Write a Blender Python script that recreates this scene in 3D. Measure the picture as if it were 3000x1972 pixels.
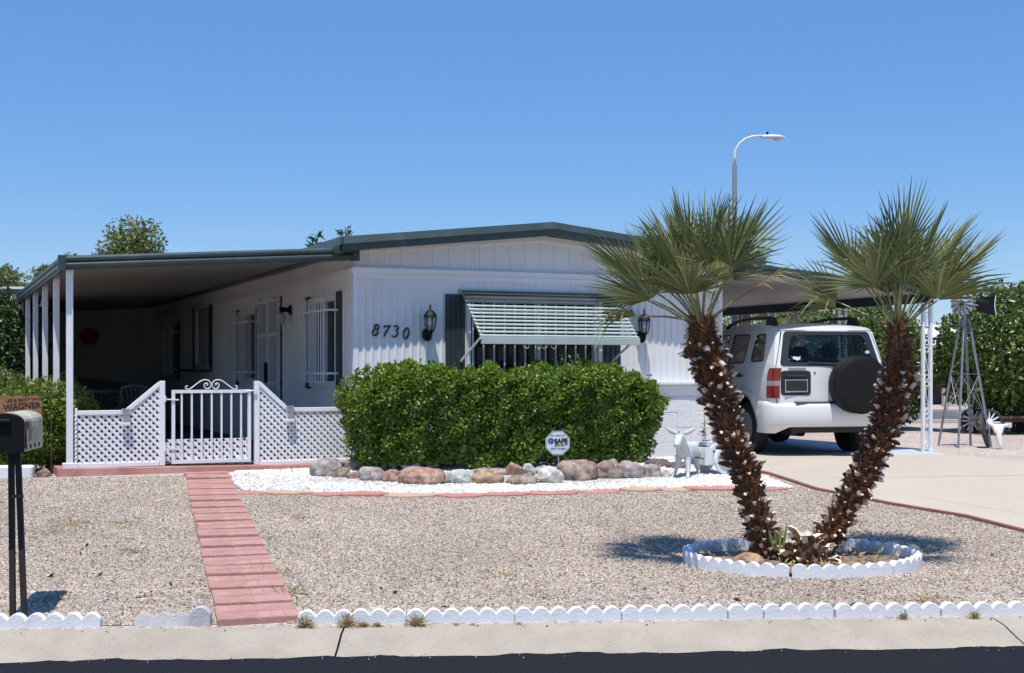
import bpy, bmesh, math, random
import numpy as np
from mathutils import Vector, Matrix, Euler

for _o in list(bpy.data.objects):
    bpy.data.objects.remove(_o, do_unlink=True)
scene = bpy.context.scene
COL = scene.collection
RAD = math.radians
rng = random.Random(11)
nrg = np.random.default_rng(5)

# ------------------------------------------------------------------ camera
EYE = 1.58
FOC = 3810.0          # focal length in pixels of the 3000 px wide photograph
HOR = 1078.0          # row of the horizon
cam = bpy.data.cameras.new('camera')
cam.sensor_width = 36.0
cam.lens = FOC / 3000.0 * 36.0
cam.shift_y = (HOR - 986.0) / 3000.0
cam.clip_start = 0.05
cam.clip_end = 4000.0
camo = bpy.data.objects.new('camera', cam)
camo.location = (0, 0, EYE)
camo.rotation_euler = (RAD(90), 0, 0)
COL.objects.link(camo)
scene.camera = camo

# ------------------------------------------------------------------ sky, sun, exposure
SUN = Vector((-0.03, -0.326, 1.0)).normalized()
SUN_EL = math.asin(SUN.z)
SUN_AZ = math.atan2(SUN.x, SUN.y)
world = bpy.data.worlds.new('World')
scene.world = world
world.use_nodes = True
_nt = world.node_tree
_nt.nodes.clear()
_out = _nt.nodes.new('ShaderNodeOutputWorld')
_bg = _nt.nodes.new('ShaderNodeBackground')
_sky = _nt.nodes.new('ShaderNodeTexSky')
_sky.sky_type = 'NISHITA'
_sky.sun_disc = False
_sky.sun_elevation = SUN_EL
_sky.sun_rotation = SUN_AZ
_sky.altitude = 350.0
_sky.air_density = 1.0
_sky.dust_density = 0.2
_sky.ozone_density = 2.0
_bg.inputs['Strength'].default_value = 0.126
_hs = _nt.nodes.new('ShaderNodeHueSaturation')      # one even grade over the whole sky
_hs.inputs['Hue'].default_value = 0.507
_hs.inputs['Saturation'].default_value = 1.30
_hs.inputs['Value'].default_value = 1.0
_nt.links.new(_sky.outputs[0], _hs.inputs['Color'])
_mx = _nt.nodes.new('ShaderNodeMix')                 # clear dry desert air: an even blue over the whole dome evens the sky out
_mx.data_type = 'RGBA'
_mx.inputs[0].default_value = 0.5
_mx.inputs[7].default_value = (1.00, 2.58, 5.9, 1.0)
_nt.links.new(_hs.outputs[0], _mx.inputs[6])
_nt.links.new(_mx.outputs[2], _bg.inputs['Color'])
_nt.links.new(_bg.outputs[0], _out.inputs['Surface'])
sun = bpy.data.lights.new('sun', 'SUN')
sun.energy = 4.7
sun.angle = RAD(0.53)
sun.color = (1.0, 0.955, 0.89)
suno = bpy.data.objects.new('sun', sun)
suno.rotation_euler = SUN.to_track_quat('Z', 'Y').to_euler()
suno.location = (0, 0, 30)
COL.objects.link(suno)
scene.view_settings.view_transform = 'Standard'
scene.view_settings.look = 'None'
scene.view_settings.exposure = 0.15
scene.view_settings.gamma = 1.0
scene.view_settings.use_curve_mapping = False
scene.render.engine = 'CYCLES'
scene.cycles.max_bounces = 8
scene.cycles.transparent_max_bounces = 16

# ------------------------------------------------------------------ helpers
def at(u, v, y):
    """Place seen at photo pixel (u, v) and standing y metres from the street's far kerb line."""
    return Vector(((u - 1500.0) / FOC * y, y, EYE - (v - HOR) / FOC * y))

_Q = [(-400, 0.10), (0.0, 0.118), (0.9, 0.185), (2.3, 0.225), (6.5, 0.42), (12.0, 0.41), (22.0, 0.36), (60.0, 0.30), (4000, 0.30)]
def kerb_y(x):
    return 7.45 + 0.068 * x
def gz(x, y):
    q = y - kerb_y(x)
    for (a, za), (b, zb) in zip(_Q, _Q[1:]):
        if q <= b:
            return za + (zb - za) * (q - a) / (b - a)
    return 0.30
def ground(u, v):
    """Point of the ground seen at photo pixel (u, v)."""
    k = (u - 1500.0) / FOC
    m = (v - HOR) / FOC
    lo, hi = 3.0, 400.0
    for _ in range(50):
        y = 0.5 * (lo + hi)
        if EYE - m * y > gz(k * y, y):
            lo = y
        else:
            hi = y
    return Vector((k * lo, lo, gz(k * lo, lo)))

class MB:
    """Collects simple shapes into one mesh."""
    def __init__(s):
        s.v = []; s.f = []; s.m = []
    def add(s, vs, fs, mi=0):
        o = len(s.v)
        s.v.extend([tuple(p) for p in vs])
        for f in fs:
            s.f.append(tuple(i + o for i in f)); s.m.append(mi)
        return s
    def box(s, x0, x1, y0, y1, z0, z1, mi=0, M=None):
        vs = [Vector(p) for p in ((x0, y0, z0), (x1, y0, z0), (x1, y1, z0), (x0, y1, z0), (x0, y0, z1), (x1, y0, z1), (x1, y1, z1), (x0, y1, z1))]
        if M is not None:
            vs = [M @ p for p in vs]
        return s.add(vs, ((0, 3, 2, 1), (4, 5, 6, 7), (0, 1, 5, 4), (1, 2, 6, 5), (2, 3, 7, 6), (3, 0, 4, 7)), mi)
    def bar(s, p, q, w, h, up=(0, 0, 1), mi=0):
        p = Vector(p); q = Vector(q); d = (q - p).normalized()
        u = Vector(up); side = d.cross(u)
        if side.length < 1e-4:
            side = d.cross(Vector((1, 0, 0)))
        side.normalize(); u = side.cross(d).normalized()
        a = side * (w / 2); b = u * (h / 2)
        return s.add([p - a - b, p + a - b, p + a + b, p - a + b, q - a - b, q + a - b, q + a + b, q - a + b],
                     ((0, 3, 2, 1), (4, 5, 6, 7), (0, 1, 5, 4), (1, 2, 6, 5), (2, 3, 7, 6), (3, 0, 4, 7)), mi)
    def tube(s, pts, r, n=8, mi=0, cap=True):
        pts = [Vector(p) for p in pts]
        rs = [r] * len(pts) if isinstance(r, (int, float)) else list(r)
        vs = []; fs = []
        prev = None
        for i, p in enumerate(pts):
            d = (pts[min(i + 1, len(pts) - 1)] - pts[max(i - 1, 0)]).normalized()
            if prev is None:
                a = d.cross(Vector((0, 0, 1)))
                if a.length < 1e-3:
                    a = d.cross(Vector((1, 0, 0)))
            else:
                a = prev - d * prev.dot(d)
            a.normalize(); b = d.cross(a); prev = a
            for k in range(n):
                t = 2 * math.pi * k / n
                vs.append(p + (a * math.cos(t) + b * math.sin(t)) * rs[i])
        for i in range(len(pts) - 1):
            for k in range(n):
                fs.append((i * n + k, i * n + (k + 1) % n, (i + 1) * n + (k + 1) % n, (i + 1) * n + k))
        if cap:
            fs.append(tuple(range(n))[::-1]); fs.append(tuple((len(pts) - 1) * n + k for k in range(n)))
        return s.add(vs, fs, mi)
    def lathe(s, prof, n=16, M=None, mi=0):
        """prof: list of (radius, height) about local Z."""
        vs = []; fs = []
        for r, z in prof:
            for k in range(n):
                t = 2 * math.pi * k / n
                p = Vector((r * math.cos(t), r * math.sin(t), z))
                vs.append(M @ p if M is not None else p)
        for i in range(len(prof) - 1):
            for k in range(n):
                fs.append((i * n + k, i * n + (k + 1) % n, (i + 1) * n + (k + 1) % n, (i + 1) * n + k))
        if prof[0][0] > 1e-5:
            fs.append(tuple(range(n))[::-1])
        if prof[-1][0] > 1e-5:
            fs.append(tuple((len(prof) - 1) * n + k for k in range(n)))
        return s.add(vs, fs, mi)
    def prism(s, poly, d, M=None, mi=0):
        """poly in local XZ, extruded along local Y from 0 to d."""
        n = len(poly)
        vs = [Vector((x, 0, z)) for x, z in poly] + [Vector((x, d, z)) for x, z in poly]
        if M is not None:
            vs = [M @ p for p in vs]
        fs = [tuple(range(n)), tuple(range(2 * n - 1, n - 1, -1))]
        fs += [(i, i + n, (i + 1) % n + n, (i + 1) % n) for i in range(n)]
        return s.add(vs, fs, mi)
    def grid(s, rows, mi=0):
        n = len(rows[0])
        fs = []
        for i in range(len(rows) - 1):
            for j in range(n - 1):
                fs.append((i * n + j, i * n + j + 1, (i + 1) * n + j + 1, (i + 1) * n + j))
        return s.add([p for r in rows for p in r], fs, mi)
    def mesh(s, name, mats, smooth=False):
        me = bpy.data.meshes.new(name)
        me.from_pydata(s.v, [], s.f)
        for m in (mats if isinstance(mats, (list, tuple)) else [mats]):
            me.materials.append(m)
        if any(s.m):
            me.polygons.foreach_set('material_index', s.m)
        if smooth:
            me.polygons.foreach_set('use_smooth', [True] * len(s.f))
        me.update()
        return me
    def build(s, name, mats, parent=None, smooth=False, bevel=0.0, seg=1, loc=None, rz=None, norm=True):
        me = s.mesh(name, mats, smooth)
        if norm:
            bm = bmesh.new(); bm.from_mesh(me)
            bmesh.ops.recalc_face_normals(bm, faces=bm.faces)
            if bevel > 0:
                es = [e for e in bm.edges if len(e.link_faces) == 2 and e.calc_face_angle(0) > 0.6]
                bmesh.ops.bevel(bm, geom=es, offset=bevel, segments=seg, affect='EDGES', clamp_overlap=True)
            bm.to_mesh(me); bm.free()
        return link(name, me, parent, loc, rz)

def link(name, me, parent=None, loc=None, rz=None):
    o = bpy.data.objects.new(name, me)
    COL.objects.link(o)
    if parent is not None:
        o.parent = parent
    if loc is not None:
        o.location = loc
    if rz is not None:
        o.rotation_euler = (0, 0, rz)
    return o

def tag(o, label=None, cat=None, group=None, kind=None):
    if label: o['label'] = label
    if cat: o['category'] = cat
    if group: o['group'] = group
    if kind: o['kind'] = kind
    return o

def thing(name, label, cat, loc=(0, 0, 0), rz=0.0, group=None):
    o = bpy.data.objects.new(name, None)
    o.empty_display_size = 0.1
    COL.objects.link(o)
    o.location = loc; o.rotation_euler = (0, 0, rz)
    return tag(o, label, cat, group)

def copy_tree(o, parent=None):
    c = o.copy(); COL.objects.link(c); c.parent = parent
    for ch in list(o.children):
        copy_tree(ch, c)
    return c

def poly_mesh(loops, step=None, fn=None, axes='xy'):
    """Filled 2-D outline (first loop) with holes (further loops); cut by a grid of the given step, then mapped by fn(a, b)."""
    bm = bmesh.new()
    for lp in loops:
        vs = [bm.verts.new((p[0], p[1], 0)) for p in lp]
        for i in range(len(vs)):
            bm.edges.new((vs[i], vs[(i + 1) % len(vs)]))
    bmesh.ops.triangle_fill(bm, use_beauty=True, edges=bm.edges[:], use_dissolve=False)
    if step:
        xs = [v.co.x for v in bm.verts]; ys = [v.co.y for v in bm.verts]
        for lo, hi, no, st in ((min(xs), max(xs), (1, 0, 0), step[0]), (min(ys), max(ys), (0, 1, 0), step[1])):
            c = math.floor(lo / st) * st + st
            while c < hi - 1e-6:
                bmesh.ops.bisect_plane(bm, geom=bm.verts[:] + bm.edges[:] + bm.faces[:], plane_co=Vector(no) * c, plane_no=no)
                c += st
    if fn:
        for v in bm.verts:
            v.co = Vector(fn(v.co.x, v.co.y))
    return bm

def bm_build(bm, name, mats, parent=None, smooth=False, up=False):
    bmesh.ops.recalc_face_normals(bm, faces=bm.faces)
    me = bpy.data.meshes.new(name)
    bm.to_mesh(me); bm.free()
    for m in (mats if isinstance(mats, (list, tuple)) else [mats]):
        me.materials.append(m)
    if smooth:
        me.polygons.foreach_set('use_smooth', [True] * len(me.polygons))
    if up and len(me.polygons) and me.polygons[0].normal.z < 0:
        me.flip_normals()
    return link(name, me, parent)

def text_part(name, body, size, mat, parent, M, extrude=0.0008, shear=0.0, bold=0.0, spacing=1.0):
    cu = bpy.data.curves.new(name, 'FONT')
    cu.body = body; cu.size = size; cu.extrude = extrude; cu.shear = shear; cu.offset = bold
    cu.align_x = 'CENTER'; cu.align_y = 'CENTER'; cu.space_character = spacing
    cu.resolution_u = 3
    t = bpy.data.objects.new(name, cu); COL.objects.link(t)
    dg = bpy.context.evaluated_depsgraph_get()
    me = bpy.data.meshes.new_from_object(t.evaluated_get(dg))
    bpy.data.objects.remove(t, do_unlink=True)
    me.name = name
    me.materials.clear(); me.materials.append(mat)
    me.transform(M)
    return link(name, me, parent)

def skin_mesh(name, verts, edges, radii, mat, parent=None, levels=2, root=0):
    me = bpy.data.meshes.new(name)
    me.from_pydata([tuple(v) for v in verts], edges, [])
    o = bpy.data.objects.new(name, me); COL.objects.link(o)
    o.modifiers.new('skin', 'SKIN')
    sm = o.modifiers.new('sub', 'SUBSURF'); sm.levels = levels; sm.render_levels = levels
    for i, d in enumerate(me.skin_vertices[0].data):
        r = radii[i]
        d.radius = (r, r) if isinstance(r, (int, float)) else r
        d.use_root = (i == root)
    dg = bpy.context.evaluated_depsgraph_get()
    dg.update()
    out = bpy.data.meshes.new_from_object(o.evaluated_get(dg))
    bpy.data.objects.remove(o, do_unlink=True)
    out.materials.clear(); out.materials.append(mat)
    out.polygons.foreach_set('use_smooth', [True] * len(out.polygons))
    return link(name, out, parent)

# ------------------------------------------------------------------ materials
def nn(t, kind, **kw):
    n = t.nodes.new(kind)
    for k, v in kw.items():
        setattr(n, k, v)
    return n

def mat(name, col, rough=0.6, var=0.12, scale=8.0, detail=4.0, bump=0.0, bscale=60.0, metal=0.0, spec=0.5,
        dirt=None, dirt_scale=2.5, dirt_amt=0.35, island=0.0, coat=0.0, speck=None, speck_scale=120.0, speck_amt=0.2, stretch=None):
    m = bpy.data.materials.new(name); m.use_nodes = True
    t = m.node_tree; L = t.links
    b = t.nodes['Principled BSDF']
    b.inputs['Roughness'].default_value = rough
    b.inputs['Metallic'].default_value = metal
    b.inputs['Specular IOR Level'].default_value = spec
    if coat:
        b.inputs['Coat Weight'].default_value = coat; b.inputs['Coat Roughness'].default_value = 0.08
    tc = nn(t, 'ShaderNodeTexCoord')
    src = tc.outputs['Object']
    if stretch:
        mp = nn(t, 'ShaderNodeMapping'); mp.inputs['Scale'].default_value = stretch
        L.new(src, mp.inputs['Vector']); src = mp.outputs[0]
    nz = nn(t, 'ShaderNodeTexNoise'); nz.inputs['Scale'].default_value = scale; nz.inputs['Detail'].default_value = detail
    L.new(src, nz.inputs['Vector'])
    rp = nn(t, 'ShaderNodeValToRGB')
    rp.color_ramp.elements[0].position = 0.3; rp.color_ramp.elements[1].position = 0.7
    rp.color_ramp.elements[0].color = (*[c * (1 - var) for c in col], 1)
    rp.color_ramp.elements[1].color = (*[min(1, c * (1 + var)) for c in col], 1)
    L.new(nz.outputs['Fac'], rp.inputs['Fac'])
    cur = rp.outputs['Color']
    if dirt:
        dn = nn(t, 'ShaderNodeTexNoise'); dn.inputs['Scale'].default_value = dirt_scale; dn.inputs['Detail'].default_value = 6
        dn.inputs['Roughness'].default_value = 0.65
        L.new(src, dn.inputs['Vector'])
        mr = nn(t, 'ShaderNodeMapRange'); mr.inputs['From Min'].default_value = 0.5; mr.inputs['From Max'].default_value = 0.72
        mr.inputs['To Max'].default_value = dirt_amt
        L.new(dn.outputs['Fac'], mr.inputs['Value'])
        mx = nn(t, 'ShaderNodeMix', data_type='RGBA'); mx.inputs[7].default_value = (*dirt, 1)
        L.new(mr.outputs[0], mx.inputs[0]); L.new(cur, mx.inputs[6]); cur = mx.outputs[2]
    if speck:
        vo = nn(t, 'ShaderNodeTexVoronoi'); vo.inputs['Scale'].default_value = speck_scale
        L.new(src, vo.inputs['Vector'])
        mr = nn(t, 'ShaderNodeMapRange'); mr.inputs['From Min'].default_value = speck_amt; mr.inputs['From Max'].default_value = speck_amt * 0.6
        L.new(vo.outputs['Distance'], mr.inputs['Value'])
        sp = nn(t, 'ShaderNodeSeparateColor'); L.new(vo.outputs['Color'], sp.inputs[0])
        th = nn(t, 'ShaderNodeMath', operation='GREATER_THAN'); th.inputs[1].default_value = 0.55
        L.new(sp.outputs[0], th.inputs[0])
        mu = nn(t, 'ShaderNodeMath', operation='MULTIPLY'); L.new(mr.outputs[0], mu.inputs[0]); L.new(th.outputs[0], mu.inputs[1])
        mx = nn(t, 'ShaderNodeMix', data_type='RGBA'); mx.inputs[7].default_value = (*speck, 1)
        L.new(mu.outputs[0], mx.inputs[0]); L.new(cur, mx.inputs[6]); cur = mx.outputs[2]
    if island:
        ge = nn(t, 'ShaderNodeNewGeometry')
        hs = nn(t, 'ShaderNodeHueSaturation')
        mr = nn(t, 'ShaderNodeMapRange'); mr.inputs['To Min'].default_value = 1 - island; mr.inputs['To Max'].default_value = 1 + island
        L.new(ge.outputs['Random Per Island'], mr.inputs['Value']); L.new(mr.outputs[0], hs.inputs['Value'])
        L.new(cur, hs.inputs['Color']); cur = hs.outputs['Color']
    L.new(cur, b.inputs['Base Color'])
    if bump:
        bn = nn(t, 'ShaderNodeTexNoise'); bn.inputs['Scale'].default_value = bscale; bn.inputs['Detail'].default_value = 5
        L.new(src, bn.inputs['Vector'])
        bp = nn(t, 'ShaderNodeBump'); bp.inputs['Strength'].default_value = bump; bp.inputs['Distance'].default_value = 0.01
        L.new(bn.outputs['Fac'], bp.inputs['Height']); L.new(bp.outputs[0], b.inputs['Normal'])
    return m

def leaf_mat(name, c1, c2, c3, trans=0.25, rough=0.45, spec=0.4):
    m = bpy.data.materials.new(name); m.use_nodes = True
    t = m.node_tree; L = t.links
    b = t.nodes['Principled BSDF']; out = t.nodes['Material Output']
    b.inputs['Roughness'].default_value = rough
    b.inputs['Specular IOR Level'].default_value = spec
    ge = nn(t, 'ShaderNodeNewGeometry')
    oi = nn(t, 'ShaderNodeObjectInfo')
    ad = nn(t, 'ShaderNodeMath', operation='ADD'); L.new(ge.outputs['Random Per Island'], ad.inputs[0])
    L.new(oi.outputs['Random'], ad.inputs[1])
    fr = nn(t, 'ShaderNodeMath', operation='FRACT'); L.new(ad.outputs[0], fr.inputs[0])
    rp = nn(t, 'ShaderNodeValToRGB')
    e = rp.color_ramp.elements
    e[0].position = 0.0; e[0].color = (*c1, 1); e[1].position = 1.0; e[1].color = (*c3, 1)
    k = e.new(0.55); k.color = (*c2, 1)
    L.new(fr.outputs[0], rp.inputs['Fac'])
    L.new(rp.outputs['Color'], b.inputs['Base Color'])
    if trans:
        tr = nn(t, 'ShaderNodeBsdfTranslucent'); L.new(rp.outputs['Color'], tr.inputs['Color'])
        mx = nn(t, 'ShaderNodeMixShader'); mx.inputs[0].default_value = trans
        L.new(b.outputs[0], mx.inputs[1]); L.new(tr.outputs[0], mx.inputs[2]); L.new(mx.outputs[0], out.inputs['Surface'])
    return m

def glass_mat(name, tint=(0.35, 0.4, 0.42), gloss=0.12):
    m = bpy.data.materials.new(name); m.use_nodes = True
    t = m.node_tree; L = t.links; out = t.nodes['Material Output']
    t.nodes.remove(t.nodes['Principled BSDF'])
    a = nn(t, 'ShaderNodeBsdfTransparent'); a.inputs['Color'].default_value = (*tint, 1)
    g = nn(t, 'ShaderNodeBsdfGlossy'); g.inputs['Roughness'].default_value = 0.03
    lw = nn(t, 'ShaderNodeLayerWeight'); lw.inputs['Blend'].default_value = 0.25
    mr = nn(t, 'ShaderNodeMapRange'); mr.inputs['To Min'].default_value = gloss * 0.5; mr.inputs['To Max'].default_value = 0.35
    L.new(lw.outputs['Fresnel'], mr.inputs['Value'])
    mx = nn(t, 'ShaderNodeMixShader'); L.new(mr.outputs[0], mx.inputs[0])
    L.new(a.outputs[0], mx.inputs[1]); L.new(g.outputs[0], mx.inputs[2]); L.new(mx.outputs[0], out.inputs['Surface'])
    return m

def pebble_mat(name, cols, rough=0.75):
    """Every stone its own colour."""
    m = bpy.data.materials.new(name); m.use_nodes = True
    t = m.node_tree; L = t.links; b = t.nodes['Principled BSDF']
    b.inputs['Roughness'].default_value = rough
    b.inputs['Specular IOR Level'].default_value = 0.25
    oi = nn(t, 'ShaderNodeObjectInfo')
    rp = nn(t, 'ShaderNodeValToRGB'); rp.color_ramp.interpolation = 'CONSTANT'
    e = rp.color_ramp.elements
    e[0].position = 0; e[0].color = (*cols[0], 1)
    e[1].position = 1.0 / len(cols); e[1].color = (*cols[1], 1)
    for i in range(2, len(cols)):
        k = e.new(i / len(cols)); k.color = (*cols[i], 1)
    L.new(oi.outputs['Random'], rp.inputs['Fac'])
    ge = nn(t, 'ShaderNodeNewGeometry')
    nz = nn(t, 'ShaderNodeTexNoise'); nz.inputs['Scale'].default_value = 0.9; nz.inputs['Detail'].default_value = 6; nz.inputs['Roughness'].default_value = 0.62
    L.new(ge.outputs['Position'], nz.inputs['Vector'])
    mr = nn(t, 'ShaderNodeMapRange'); mr.inputs['From Min'].default_value = 0.32; mr.inputs['From Max'].default_value = 0.68
    mr.inputs['To Min'].default_value = 0.78; mr.inputs['To Max'].default_value = 1.10
    L.new(nz.outputs['Fac'], mr.inputs['Value'])
    hs = nn(t, 'ShaderNodeHueSaturation'); L.new(rp.outputs['Color'], hs.inputs['Color']); L.new(mr.outputs[0], hs.inputs['Value'])
    L.new(hs.outputs[0], b.inputs['Base Color'])
    return m

def gravel_mat(name, cols, scale=70.0, bump=0.8, patch=None):
    """Bed of crushed stone too fine to pick apart."""
    m = bpy.data.materials.new(name); m.use_nodes = True
    t = m.node_tree; L = t.links; b = t.nodes['Principled BSDF']
    b.inputs['Roughness'].default_value = 0.9; b.inputs['Specular IOR Level'].default_value = 0.15
    tc = nn(t, 'ShaderNodeTexCoord')
    vo = nn(t, 'ShaderNodeTexVoronoi'); vo.inputs['Scale'].default_value = scale
    L.new(tc.outputs['Object'], vo.inputs['Vector'])
    sp = nn(t, 'ShaderNodeSeparateColor'); L.new(vo.outputs['Color'], sp.inputs[0])
    rp = nn(t, 'ShaderNodeValToRGB')
    e = rp.color_ramp.elements
    e[0].position = 0; e[0].color = (*cols[0], 1); e[1].position = 1; e[1].color = (*cols[-1], 1)
    for i in range(1, len(cols) - 1):
        k = e.new(i / (len(cols) - 1)); k.color = (*cols[i], 1)
    L.new(sp.outputs[0], rp.inputs['Fac'])
    cur = rp.outputs['Color']
    nz = nn(t, 'ShaderNodeTexNoise'); nz.inputs['Scale'].default_value = 0.8; nz.inputs['Detail'].default_value = 5
    L.new(tc.outputs['Object'], nz.inputs['Vector'])
    mr = nn(t, 'ShaderNodeMapRange'); mr.inputs['From Min'].default_value = 0.3; mr.inputs['From Max'].default_value = 0.7
    mr.inputs['To Min'].default_value = 0.86; mr.inputs['To Max'].default_value = 1.1
    L.new(nz.outputs['Fac'], mr.inputs['Value'])
    hs = nn(t, 'ShaderNodeHueSaturation'); L.new(cur, hs.inputs['Color']); L.new(mr.outputs[0], hs.inputs['Value'])
    L.new(hs.outputs[0], b.inputs['Base Color'])
    bp = nn(t, 'ShaderNodeBump'); bp.inputs['Strength'].default_value = bump; bp.inputs['Distance'].default_value = 0.012
    bp.invert = True
    L.new(vo.outputs['Distance'], bp.inputs['Height']); L.new(bp.outputs[0], b.inputs['Normal'])
    return m

def scatter(o, density, r, smin, smax, m, seed=1):
    """Lay loose stones over a sheet (geometry nodes)."""
    ng = bpy.data.node_groups.new(o.name + '_stones', 'GeometryNodeTree')
    ng.interface.new_socket('Geometry', in_out='INPUT', socket_type='NodeSocketGeometry')
    ng.interface.new_socket('Geometry', in_out='OUTPUT', socket_type='NodeSocketGeometry')
    N = ng.nodes; L = ng.links
    gi = N.new('NodeGroupInput'); go = N.new('NodeGroupOutput')
    dp = N.new('GeometryNodeDistributePointsOnFaces'); dp.inputs['Density'].default_value = density; dp.inputs['Seed'].default_value = seed
    ic = N.new('GeometryNodeMeshIcoSphere'); ic.inputs['Radius'].default_value = r; ic.inputs['Subdivisions'].default_value = 1
    sm = N.new('GeometryNodeSetMaterial'); sm.inputs['Material'].default_value = m
    ip = N.new('GeometryNodeInstanceOnPoints')
    rr = N.new('FunctionNodeRandomValue'); rr.data_type = 'FLOAT_VECTOR'
    rr.inputs[1].default_value = (6.28, 6.28, 6.28)
    rs = N.new('FunctionNodeRandomValue'); rs.data_type = 'FLOAT_VECTOR'
    rs.inputs[0].default_value = (smin, smin, smin); rs.inputs[1].default_value = (smax, smax, smax); rs.inputs['Seed'].default_value = 5
    L.new(gi.outputs[0], dp.inputs['Mesh']); L.new(dp.outputs['Points'], ip.inputs['Points'])
    L.new(ic.outputs['Mesh'], sm.inputs['Geometry']); L.new(sm.outputs[0], ip.inputs['Instance'])
    L.new(rr.outputs[0], ip.inputs['Rotation']); L.new(rs.outputs[0], ip.inputs['Scale'])
    L.new(ip.outputs[0], go.inputs[0])
    md = o.modifiers.new('stones', 'NODES'); md.node_group = ng
    return o

def unit(a):
    return a / np.maximum(np.linalg.norm(a, axis=1, keepdims=True), 1e-9)

def leaf_mesh(name, P, N, size, mats, ratio=0.5, out=0.7, droop=0.0, jitter=0.35, rg=nrg):
    """Many small folded leaves rooted at P and turned roughly towards N."""
    n = len(P)
    d = unit(N * out + rg.normal(0, 0.6, (n, 3)) + np.array([0, 0, -droop]))
    w = unit(np.cross(d, N + rg.normal(0, 0.5, (n, 3))))
    nn_ = np.cross(w, d)
    Ln = size * (1 + jitter * rg.uniform(-1, 1, (n, 1)))
    W = Ln * ratio
    mid = P + d * Ln * 0.5
    a = mid + w * W * 0.5 + nn_ * Ln * 0.08
    c = mid - w * W * 0.5 + nn_ * Ln * 0.08
    tip = P + d * Ln - nn_ * Ln * 0.05
    V = np.stack([P, a, tip, c], 1).reshape(-1, 3)
    idx = np.arange(n) * 4
    F = np.concatenate([np.stack([idx, idx + 1, idx + 2], 1), np.stack([idx, idx + 2, idx + 3], 1)])
    me = bpy.data.meshes.new(name)
    me.vertices.add(len(V)); me.vertices.foreach_set('co', V.astype(np.float32).ravel())
    me.loops.add(len(F) * 3); me.loops.foreach_set('vertex_index', F.astype(np.int32).ravel())
    me.polygons.add(len(F)); me.polygons.foreach_set('loop_start', np.arange(len(F), dtype=np.int32) * 3)
    me.update(calc_edges=True)
    for m in (mats if isinstance(mats, (list, tuple)) else [mats]):
        me.materials.append(m)
    return me

def waves(P, f, seed):
    g = np.random.default_rng(seed)
    out = np.zeros(len(P))
    for k in range(6):
        dr = g.normal(0, 1, 3); dr /= np.linalg.norm(dr)
        out += np.sin(P @ dr * f * g.uniform(0.6, 1.8) + g.uniform(0, 6.28))
    return out / 6.0

def crown_points(n, rad, centre, lump=0.25, freq=3.0, depth=0.35, seed=1, lo=-1.0):
    g = np.random.default_rng(seed)
    D = unit(g.normal(0, 1, (int(n * 1.8), 3)))
    D = D[D[:, 2] > lo][:n]
    r = 1 + lump * waves(D * 2.0, freq, seed) + 0.12 * waves(D * 2.0, freq * 3, seed + 1)
    r = r * (1 - depth * g.uniform(0, 1, len(D)) ** 2.2)
    P = D * r[:, None] * np.array(rad) + np.array(centre)
    return P, unit(D / np.array(rad))
# ------------------------------------------------------------------ palette
M_WHITE = mat('white_siding_paint', (0.735, 0.735, 0.735), 0.55, 0.03, 1.5, dirt=(0.52, 0.485, 0.44), dirt_amt=0.4, dirt_scale=2.2, stretch=(1, 1, 0.22))
M_SIDE = mat('weathered_off_white_siding', (0.68, 0.675, 0.66), 0.6, 0.05, 1.5, dirt=(0.50, 0.48, 0.45), dirt_amt=0.3, dirt_scale=1.2, stretch=(1, 1, 0.35))
M_WHITEM = mat('white_metal_paint', (0.74, 0.75, 0.77), 0.4, 0.03, 6, dirt=(0.55, 0.52, 0.48), dirt_amt=0.2, dirt_scale=5)
M_PVC = mat('white_vinyl', (0.78, 0.78, 0.785), 0.45, 0.02, 4, dirt=(0.6, 0.57, 0.52), dirt_amt=0.22, dirt_scale=3)
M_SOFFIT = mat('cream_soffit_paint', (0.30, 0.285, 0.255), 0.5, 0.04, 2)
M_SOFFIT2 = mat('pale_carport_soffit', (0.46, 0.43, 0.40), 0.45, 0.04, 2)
M_DIMSHEET = mat('dark_dimming_sheet', (0.07, 0.068, 0.065), 0.95, 0.2, 20)
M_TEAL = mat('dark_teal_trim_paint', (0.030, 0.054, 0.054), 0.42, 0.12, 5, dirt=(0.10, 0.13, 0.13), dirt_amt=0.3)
M_SHUT = mat('blackish_green_shutter', (0.020, 0.034, 0.036), 0.5, 0.15, 6)
M_AWN = mat('pale_sage_awning_paint', (0.40, 0.47, 0.445), 0.45, 0.06, 4, dirt=(0.35, 0.33, 0.27), dirt_amt=0.35, dirt_scale=6)
M_GLASS = mat('dark_window_glass', (0.010, 0.012, 0.014), 0.10, 0.0, spec=0.22)
M_BLIND = mat('window_blind', (0.30, 0.31, 0.32), 0.7, 0.05)
M_BLACK = mat('black_metal', (0.007, 0.007, 0.0075), 0.55, 0.1, spec=0.2)
M_LAMPG = mat('frosted_lamp_glass', (0.42, 0.46, 0.46), 0.18, 0.12, 10)
M_BLOCK = mat('white_painted_block', (0.72, 0.725, 0.74), 0.75, 0.05, 4, bump=0.5, bscale=25, dirt=(0.5, 0.46, 0.42), dirt_amt=0.25)
M_SLAB = mat('red_painted_concrete', (0.36, 0.165, 0.145), 0.75, 0.12, 5, bump=0.2, dirt=(0.45, 0.32, 0.27), dirt_amt=0.5)
M_PAVER = mat('salmon_concrete_paver', (0.42, 0.22, 0.188), 0.85, 0.10, 12, bump=0.35, bscale=90, dirt=(0.52, 0.33, 0.28), dirt_amt=0.7, dirt_scale=5)
M_FLAGR = mat('red_flagstone', (0.45, 0.20, 0.165), 0.85, 0.12, 9, bump=0.3, dirt=(0.52, 0.40, 0.31), dirt_amt=0.5, dirt_scale=4)
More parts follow.
